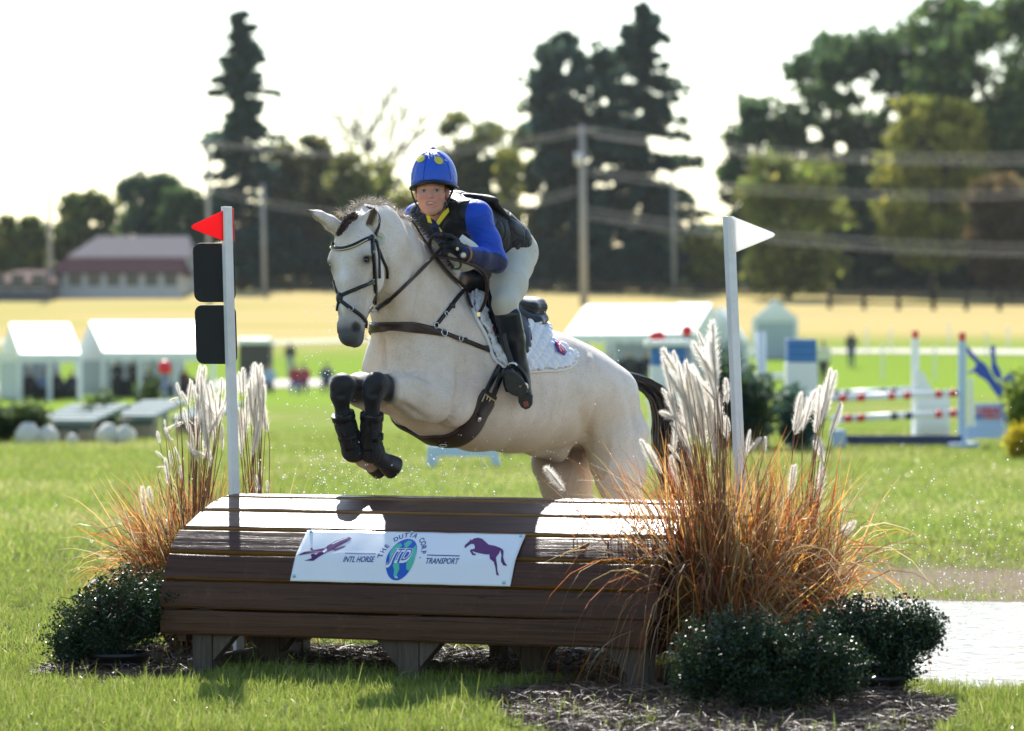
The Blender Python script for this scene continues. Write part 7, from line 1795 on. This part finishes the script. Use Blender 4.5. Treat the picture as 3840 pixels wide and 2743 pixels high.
far_person('person in brown behind the blue topped pillar', 3012, 150, 1.78, (.70, .70, .70), (.16, .07, .05))
far_person('person in dark trousers right of the blue topped pillar', 3088, 128, 1.70, (.62, .60, .52), (.03, .03, .05))
for i, (px, top, bot, lab) in enumerate(((960, (.10, .12, .30), (.55, .58, .62), 'person in blue seated on the grass nearest the flag post'), (1010, (.35, .45, .62), (.04, .04, .06), 'person in pale blue seated beside the trailer'), (1108, (.35, .03, .06), (.12, .14, .4), 'person in dark red seated on the grass by the path'), (1140, (.40, .04, .10), (.05, .05, .07), 'second person in red seated by the path'), (1225, (.04, .05, .14), (.05, .05, .08), 'person in navy seated behind the horse knees'))):
    far_person(lab, px, 140 + (i % 2) * 2, 1.7, top, bot, pose='sit', grp='people seated on the grass')
for i, (px, top) in enumerate(((110, (.03, .03, .05)), (165, (.20, .28, .48)), (215, (.04, .04, .06)), (270, (.05, .05, .08)), (440, (.03, .03, .04)), (500, (.06, .05, .05)), (560, (.04, .04, .06)), (640, (.5, .5, .5)), (690, (.10, .04, .05)), (2200, (.03, .03, .05)), (2290, (.5, .52, .55)), (2360, (.05, .05, .05)), (2430, (.02, .02, .03)))):
    far_person('person %s in the shade of the %s' % (('in dark clothes', 'in pale blue', 'in black beside the one in pale blue', 'in navy', 'standing in near black', 'standing in brown', 'in grey blue', 'in a light shirt', 'in maroon', 'in a dark jacket', 'in a white shirt', 'in charcoal', 'in black')[i], 'leftmost tent' if px < 350 else 'long tent by the flag post' if px < 900 else 'pavilion behind the horse'), px, 153 + (i % 3), 1.68, top, (.02, .02, .03), pose='stand' if i in (4, 5, 9) else 'sit', grp='people under the tents')
# ---------------------------------------------------------------- table jumps with boulders, left middle distance
def xtable(label, x0, x1, ytop, ybase, Y):
    S = Y / FPX; b = G((x0 + x1) / 2, Y); X0, X1 = [(x - 1920) * S for x in (x0, x1)]; zt = CAMH + (HORY - ytop) * S; th = thing('table_fence', label, 'jump', b, 'low table jumps on the left'); dep = 1.3
    sk = .35; n = 5
    for i in range(n):
        y0 = Y + dep * i / n; y1 = Y + dep * (i + .93) / n; zz = zt - .20 * (1 - i / (n - 1)); o = sk * (y0 - Y)
        MB().add([(X0 + o, y0, zz), (X1 + o, y0, zz), (X1 + o + sk * .22, y1, zz + .035), (X0 + o + sk * .22, y1, zz + .035), (X0 + o, y0, zz - .06), (X1 + o, y0, zz - .06), (X1 + o + sk * .22, y1, zz - .03), (X0 + o + sk * .22, y1, zz - .03)], [(0, 1, 2, 3), (4, 7, 6, 5), (0, 4, 5, 1), (1, 5, 6, 2), (2, 6, 7, 3), (3, 7, 4, 0)]).build('plank', plain('pale_green_paint', (.22, .27, .265), .8, .1, 3, spec=.1), th)
    MB().box((X0 + .03, Y + .03, zt - .36), (X1 - .03, Y + .09, zt - .27)).build('front_board', plain('dark_green_paint', (.03, .075, .07), .4), th)
    for x in (X0 + .08, X1 - .26, (X0 + X1) / 2 - .1): MB().box((x, Y + .05, 0), (x + .2, Y + 1.2, zt - .275)).build('leg', plain('raw_board', (.32, .25, .18), .8), th)
    return th
xtable('pale green topped table jump nearest the left edge', 128, 352, 1528, 1655, 56)
xtable('pale green topped table jump to the right of the other', 408, 580, 1512, 1642, 58)
xtable('low pale topped table jump behind the left feather grass', 640, 800, 1520, 1640, 60)
def boulder(label, px, py, Y, rx, rz, col, seed):
    b = G(px, Y); r = np.random.default_rng(seed); th = thing('boulder', label, 'boulder', b, 'pale boulders under the left jumps'); mb = MB().ball((0, 0, 0), 1, 18, 12)
    v = mb.v[0]; v *= (1 + .10 * np.sin(v[:, :1] * 4 + seed) * np.sin(v[:, 1:2] * 5) + .05 * np.sin(v[:, 2:3] * 7)); mb.v[0] = v * np.array((rx, rx * .9, rz)) + b + V3(0, 0, rz * .6)
    mb.build('stone', plain('pale_stone', (.56, .54, .47), .8, .18, 5), th, True); return th
for i, (px, rx) in enumerate(((105, .20), (182, .17), (272, .10), (405, .19), (468, .17))):
    boulder(('round greenish white boulder at the left end of the row', 'white boulder second from the left under the table jump', 'small boulder in the middle of the row under the table jump', 'tall white boulder between the two table jumps', 'sunlit white boulder at the right end of the row')[i], px, 1640, 55.2, rx, rx * 1.05, None, i)
SHC = [(.035, .075, .025), (.05, .09, .03), (.03, .06, .03)]
def bush(label, px, Y, w, h, n, seed, pal=SHC, name='garden_bush', grp='bushes dressing the distant jumps'):
    b = G(px, Y); th = thing(name, label, 'bush', b, grp); leafcloud('foliage', b + V3(0, 0, h * .5), (w / 2, w / 2, h * .52), n, .10, pal, seed, M_TLEAF, th, .35, kind=None, sprigs=30)
    MB().tube([b, b + V3(0, 0, h * .5)], .04, 6).build('stem', M_BARK, th); return th
bush('dark bush beside the left table jump', 110, 55.6, .55, .55, 1500, 1); bush('dark bush at the far left edge', 10, 55.8, .6, .5, 1400, 2); bush('upright bush between the two table jumps', 392, 57.5, .35, .62, 1200, 3); bush('thin bush behind the right table jump', 560, 60, .4, .9, 900, 4); bush('small bush in front of the table jumps', 335, 57, .5, .5, 900, 5)
# red ball marker on a post
def marker(label, px, Y, ytop, ybase, ball=.12):
    b = G(px, Y); z = CAMH + (HORY - ytop) / FPX * Y; th = thing('marker_post', label, 'marker post', b, 'red topped markers'); MB().tube([b, (b[0], b[1], z - ball)], .055, 8).build('post', plain('grey_blue_post', (.20, .24, .33), .5), th, True)
    MB().ball((b[0], b[1], z), ball, 14, 10).build('ball', M_RED, th, True); return th
marker('red ball on a dark post left of the flag post', 618, 62, 1378, 1690)
marker('red ball on a post in front of the pavilion', 2466, 70, 1268, 1500, .16); marker('pink red ball marker hanging at the pavilion corner', 2576, 74, 1240, 1500, .12)
print('mid', round(time.time() - T0, 1))
# ---------------------------------------------------------------- show jumps on the right
M_WP = plain('white_paint', (.78, .79, .80), .4, .05, 3); M_BP = plain('pale_blue_paint', (.42, .55, .74), .45, .08, 3); M_RB = plain('royal_blue_paint', (.02, .07, .42), .4, .08, 3); M_NV = plain('navy_paint', (.015, .03, .10), .45, .1, 3); M_RP = plain('red_paint', (.62, .03, .04), .4, .06, 3)
YS = 52.0
def sx(px, Y=YS): return (px - 1920) / FPX * Y
def sz(py, Y=YS): return CAMH + (HORY - py) / FPX * Y
def upright(label, px, Y, ytop, capmat=M_RP, w=.11, mat=M_BP):
    b = G(px, Y); z = sz(ytop, Y); th = thing('jump_standard', label, 'jump standard', b, 'show jump standards')
    MB().box((b[0] - w / 2, Y - w / 2, 0), (b[0] + w / 2, Y + w / 2, z - .13)).build('post', mat, th, bevel=.006)
    MB().box((b[0] - w * .42, Y - w * .42, z - .127), (b[0] + w * .42, Y + w * .42, z)).build('cap', capmat, th, bevel=.01)
    MB().box((b[0] - .22, Y - .3, .0), (b[0] + .22, Y + .3, .09)).build('foot', mat, th, bevel=.01); return th
upright('pale blue jump standard with red cap, left of the pair', 3432, YS + 3.5, 1240, mat=M_WP); upright('pale blue jump standard with red cap beside the horse cut-out', 3608, YS, 1247)
def pole(label, x0, x1, y0, y1, Ya, Yb, bands, Mb, r=.052):
    a = V3(sx(x0, Ya), Ya, sz(y0, Ya)); b = V3(sx(x1, Yb), Yb, sz(y1, Yb)); th = thing('jump_pole', label, 'jump pole', (a + b) / 2, 'striped jump poles')
    MB().tube([a, b], r, 12).build('pole', M_WP, th, True)
    for u0, u1, mt in bands: MB().tube([a + (b - a) * u0, a + (b - a) * u1], r + .004, 12).build('band', mt, th, True)
B1 = [(.06, .12, M_RP), (.20, .26, M_RP), (.44, .49, M_RP), (.56, .61, M_RP), (.80, .85, M_RP), (.91, .96, M_RP)]
pole('upper front striped pole of the show jump', 3115, 3605, 1496, 1474, YS, YS, B1, None); pole('lower striped pole of the show jump', 3115, 3605, 1573, 1549, YS, YS, [(.10, .16, M_RP), (.20, .26, M_RP), (.46, .51, M_NV), (.57, .62, M_NV), (.80, .85, M_RP), (.91, .96, M_RP)], None)
pole('upper rear pole of the show jump', 3090, 3440, 1480, 1462, YS + 3.4, YS + 3.4, [(.1, .16, M_NV), (.22, .28, M_NV), (.6, .66, M_NV), (.72, .78, M_NV)], None)
th = thing('ground_plank', 'navy plank along the ground under the striped poles', 'plank', (sx(3350), YS, 0)); MB().box((sx(3150), YS - .06, .06), (sx(3605), YS - .02, .20)).build('board', M_NV, th, bevel=.006); MB().box((sx(3118), YS - .2, 0), (sx(3168), YS + .2, .28)).build('block', M_BP, th, bevel=.02); MB().box((sx(3440), YS - .02, 0), (sx(3460), YS + .05, .18)).build('block', M_WP, th); MB().box((sx(3545), YS - .02, 0), (sx(3562), YS + .05, .18)).build('block', M_WP, th)
# white wing panel with a curved shoulder
th = thing('jump_wing', 'white panel wing with a curved shoulder behind the striped poles', 'jump wing', (sx(3490), YS + .5, 0), 'show jump wings')
_wo = [(3434, 1660), (3434, 1395), (3462, 1395), (3478, 1430), (3500, 1465), (3545, 1478), (3562, 1490), (3562, 1660)]
slab('panel', _wo, YS + 3.2, .05, M_WP, th)
for z in (1530, 1590): slab('slot_panel', [(3455, z), (3550, z), (3550, z + 36), (3455, z + 36)], YS + 3.15, .03, plain('cream_panel', (.70, .68, .60), .6), th)
# blue horse and rider cut-out wing with lettering board
th = thing('horse_wing', 'jump wing with blue jumping horse and rider cut-out on a pale blue base', 'jump wing', (sx(3720), YS, 0), 'show jump wings')
_k = lambda l: [(2950 + a / 2.555, 1200 + b / 2.555) for a, b in l]
slab('horse_cutout', _k([(1730, 250), (1790, 320), (1840, 380), (1890, 410), (1920, 440), (1950, 500), (2000, 580), (2040, 605), (2075, 545), (2110, 515), (2150, 515), (2175, 500), (2185, 545), (2195, 620), (2180, 655), (2150, 600), (2120, 610), (2100, 640), (2085, 700), (2080, 750), (2090, 860), (2120, 1000), (2090, 1000), (2060, 870), (2050, 760), (2010, 720), (1960, 650), (1930, 600), (1880, 560), (1840, 540), (1800, 500), (1750, 520), (1730, 500), (1790, 470), (1820, 430), (1800, 400), (1750, 350), (1725, 300)]), YS - .05, .04, M_RB, th)
slab('rider_cutout', _k([(1955, 245), (1985, 240), (2000, 270), (2000, 330), (2010, 420), (2045, 480), (2065, 540), (2040, 580), (1990, 540), (1960, 470), (1965, 380), (1955, 300)]), YS - .10, .04, M_RB, th)
slab('base_board', _k([(1730, 1020), (2250, 1000), (2250, 1130), (1730, 1140)]), YS, .08, M_BP, th); slab('sign_board', _k([(1800, 800), (2060, 800), (2070, 1010), (1800, 1020)]), YS + .03, .05, M_BP, th); slab('brace', _k([(2120, 1000), (2250, 960), (2250, 1010), (2120, 1010)]), YS + .02, .06, M_WP, th)
slab('upright_board', _k([(1745, 560), (1785, 560), (1785, 1020), (1745, 1020)]), YS - .02, .04, M_WP, th); slab('foot', _k([(2200, 1100), (2270, 1100), (2270, 1190), (2200, 1190)]), YS - .1, .3, M_BP, th)
_V, _Fc = text_verts('USEA', .03); _w = _V[:, 0].max() - _V[:, 0].min(); _pts = np.array([P(2950 + (1930 + v[0] / _w * 230) / 2.555, 1200 + (905 - v[1] / .7 * 70) / 2.555, YS - .02) for v in _V]); MB().add(_pts, _Fc).build('lettering', M_RP, th)
slab('stripe', _k([(1800, 920), (1880, 920), (1880, 945), (1800, 945)]), YS - .01, .02, M_RB, th); slab('stripe', _k([(1885, 922), (2050, 922), (2050, 943), (1885, 943)]), YS - .01, .02, M_RP, th)
# pillars with blue tops
def pillar(label, x0, x1, ycap, ymid, ybase, Y, lid=False):
    th = thing('show_jump_pillar', label, 'pillar', G((x0 + x1) / 2, Y), 'white pillars with blue tops'); X0, X1 = sx(x0, Y), sx(x1, Y); d = X1 - X0; zt, zm = sz(ycap, Y), sz(ymid, Y)
    MB().box((X0, Y, 0), (X1, Y + d, zm)).build('shaft', M_WP, th, bevel=.01); MB().box((X0 + .01, Y + .01, zm + .003), (X1 - .01, Y + d - .01, zt)).build('top', plain('mid_blue_paint', (.03, .16, .45), .45, .15, 4), th, bevel=.01)
    for i in range(3):
        z = zm + (zt - zm) * (i + .5) / 3; MB().box((X0 + .02, Y - .004, z - .006), (X1 - .02, Y + .004, z + .006)).build('tile_line', plain('line_blue', (.16, .32, .62), .5), th)
    if lid: MB().box((X0 - .08, Y - .08, zt + .003), (X1 + .08, Y + d + .08, zt + .10)).build('lid', M_WP, th, bevel=.02)
    return th
pillar('white pillar with blue top and white lid behind the feather grass', 2440, 2572, 1302, 1372, 1640, 52, True); pillar('white pillar with blue tiled top right of the flag post', 2950, 3066, 1272, 1360, 1640, 52)
th = thing('white_pole', 'slim white upright pole between the pillars', 'pole', G(2858, 52), None); MB().tube([V3(sx(2868, 52), 52, 0), V3(sx(2852, 52), 52, sz(1245, 52))], .07, 12).build('shaft', M_WP, th, True)
bush('upright evergreen behind the white flag post', 2710, 50.5, .62, 1.25, 2600, 11, DRK + SHC); bush('dark evergreen right of the white flag post', 2805, 50.8, .75, .95, 2600, 12, DRK + SHC); bush('dark evergreen at the foot of the blue topped pillar', 2990, 50.2, .55, .75, 1800, 13, DRK); bush('green shrub at the right edge above the yellow flowers', 3838, 48.5, .5, 1.0, 1500, 14, LIM)
bush('round yellow flowering plant at the right edge', 3836, 47.0, .38, .32, 1500, 15, [(.55, .42, .02), (.62, .50, .03), (.45, .36, .03)], 'flower_ball')
# low pale blue filler behind the horse legs, navy board beside it
th = thing('filler_gate', 'pale blue low gate on two feet seen under the horse belly', 'jump filler', (sx(1735, 44), 44, 0)); slab('panel', [(1602, 1672), (1868, 1672), (1868, 1712), (1602, 1712)], 44, .06, M_BP, th); slab('foot', [(1602, 1712), (1640, 1712), (1640, 1752), (1598, 1752)], 44, .3, M_BP, th); slab('foot', [(1842, 1712), (1868, 1712), (1880, 1748), (1842, 1748)], 44, .3, M_BP, th)
th = thing('ground_plank', 'short navy plank right of the pale blue gate', 'plank', (sx(1930, 47.8), 47.8, 0)); slab('board', [(1884, 1682), (2010, 1682), (2010, 1700), (1884, 1700)], 47.8, .05, M_NV, th); slab('foot', [(1890, 1700), (1905, 1700), (1905, 1716), (1890, 1716)], 47.8, .1, M_NV, th); slab('foot', [(1985, 1700), (2000, 1700), (2000, 1716), (1985, 1716)], 47.8, .1, M_NV, th)
pole('striped pole lying behind the horse rump', 2425, 2560, 1512, 1506, 54, 54, [(.2, .3, M_RP), (.6, .7, M_NV)], None)
pole('white pole of the jump behind the flag post', 2640, 3000, 1418, 1410, 60, 60, [(.3, .4, M_NV), (.6, .7, M_NV)], None); pole('second white pole of the jump behind the flag post', 2640, 3000, 1490, 1484, 60, 60, [(.2, .3, M_NV), (.5, .6, M_NV)], None)
# rope barrier posts across the field
M_STAKE = plain('white_stake', (.72, .74, .76), .5, .05)
for i, (px, Y, h) in enumerate(((3250, 196, 1.3), (3340, 196, 1.3), (3560, 200, 1.4), (3700, 188, 1.3), (3310, 150, 1.4), (3505, 150, 1.4), (3780, 198, 1.3))):
    b = G(px, Y); th = thing('rope_stake', ('leftmost', 'second', 'third', 'fourth', 'fifth', 'sixth', 'rightmost')[[0, 2, 4, 5, 1, 3, 6][i]] + ' slim white rope stake on the field at the right', 'stake', b, 'rope stakes on the far field'); MB().tube([b, b + V3(0, 0, h)], .05, 6).build('shaft', M_STAKE, th); MB().ball(b + V3(0, 0, h), .07, 8, 6).build('knob', M_STAKE, th, True)
# ---------------------------------------------------------------- spray thrown up from the water
t = NT('water_drop'); t.set(rough=.04, ior=1.33, spec=.6, col=(.92, .94, .96)); t.translucent(.75, (.95, .96, .97)); M_DROP = t.m
_r = np.random.default_rng(500); _mb = MB(); _nd = 0
_unit = MB().ball((0, 0, 0), 1, 6, 4); _uv = _unit.v[0]; _uf = np.array([(q + (q[-1],))[:4] if len(q) == 3 else q for q in _unit.f])
_pts = []; _rad = []
for cx, cy, sxx, syy, Y0, dY, n_ in ((1600, 1790, 330, 55, 17.3, .7, 520), (1230, 1600, 80, 170, 16.9, .3, 110), (1180, 1330, 80, 130, 16.6, .5, 70), (1750, 1700, 260, 60, 17.4, .6, 160), (3500, 2150, 330, 150, 17.2, 1.6, 620), (3700, 2000, 200, 250, 17.4, 1.5, 180), (2250, 1300, 200, 90, 17.6, .5, 18), (1340, 1790, 140, 50, 17.0, .4, 140)):
    for _ in range(n_):
        Y = Y0 + _r.normal(0, dY * .5); p = P(_r.normal(cx, sxx), _r.normal(cy, syy), Y)
        if p[2] > .03: _pts.append(p); _rad.append(min(.0048, max(.0012, _r.lognormal(-6.15, .42))))
_pts = np.array(_pts); _rad = np.array(_rad); _nv = len(_uv)
_Vd = (_pts[:, None] + _uv[None] * _rad[:, None, None]).reshape(-1, 3)
_tri = [f_ for f_ in _unit.f]; _Fd = []
_t4 = np.array([f_ for f_ in _tri if len(f_) == 4]); _t3 = np.array([f_ for f_ in _tri if len(f_) == 3]); _t4 = np.vstack([_t4[:, [0, 1, 2]], _t4[:, [0, 2, 3]]]); _tt = np.vstack([_t3, _t4])
_Fd = (np.arange(len(_pts))[:, None, None] * _nv + _tt[None]).reshape(-1, 3)
tag(link('water_spray', mesh_from('water_spray', _Vd, _Fd, True), M_DROP), 'glittering water drops thrown up round the leaping horse', 'water drops', None, 'stuff')
# ---------------------------------------------------------------- sunlit haze over the field
hz_m = bpy.data.materials.new('haze_air'); hz_m.use_nodes = True; _n = hz_m.node_tree.nodes; _n.remove(_n['Principled BSDF'])
_pv = _n.new('ShaderNodeVolumePrincipled'); _pv.inputs['Color'].default_value = (.86, .92, 1, 1); _pv.inputs['Density'].default_value = .00005; _pv.inputs['Anisotropy'].default_value = .35
hz_m.node_tree.links.new(_pv.outputs[0], _n['Material Output'].inputs['Volume'])
hb = MB().box((-420, -40, -3), (420, 460, 48)).build('haze', hz_m); tag(hb, 'thin sunlit haze over the whole field', 'haze', None, 'stuff')
SC.cycles.volume_bounces = 1
print('all', round(time.time() - T0, 1), len(bpy.data.objects))
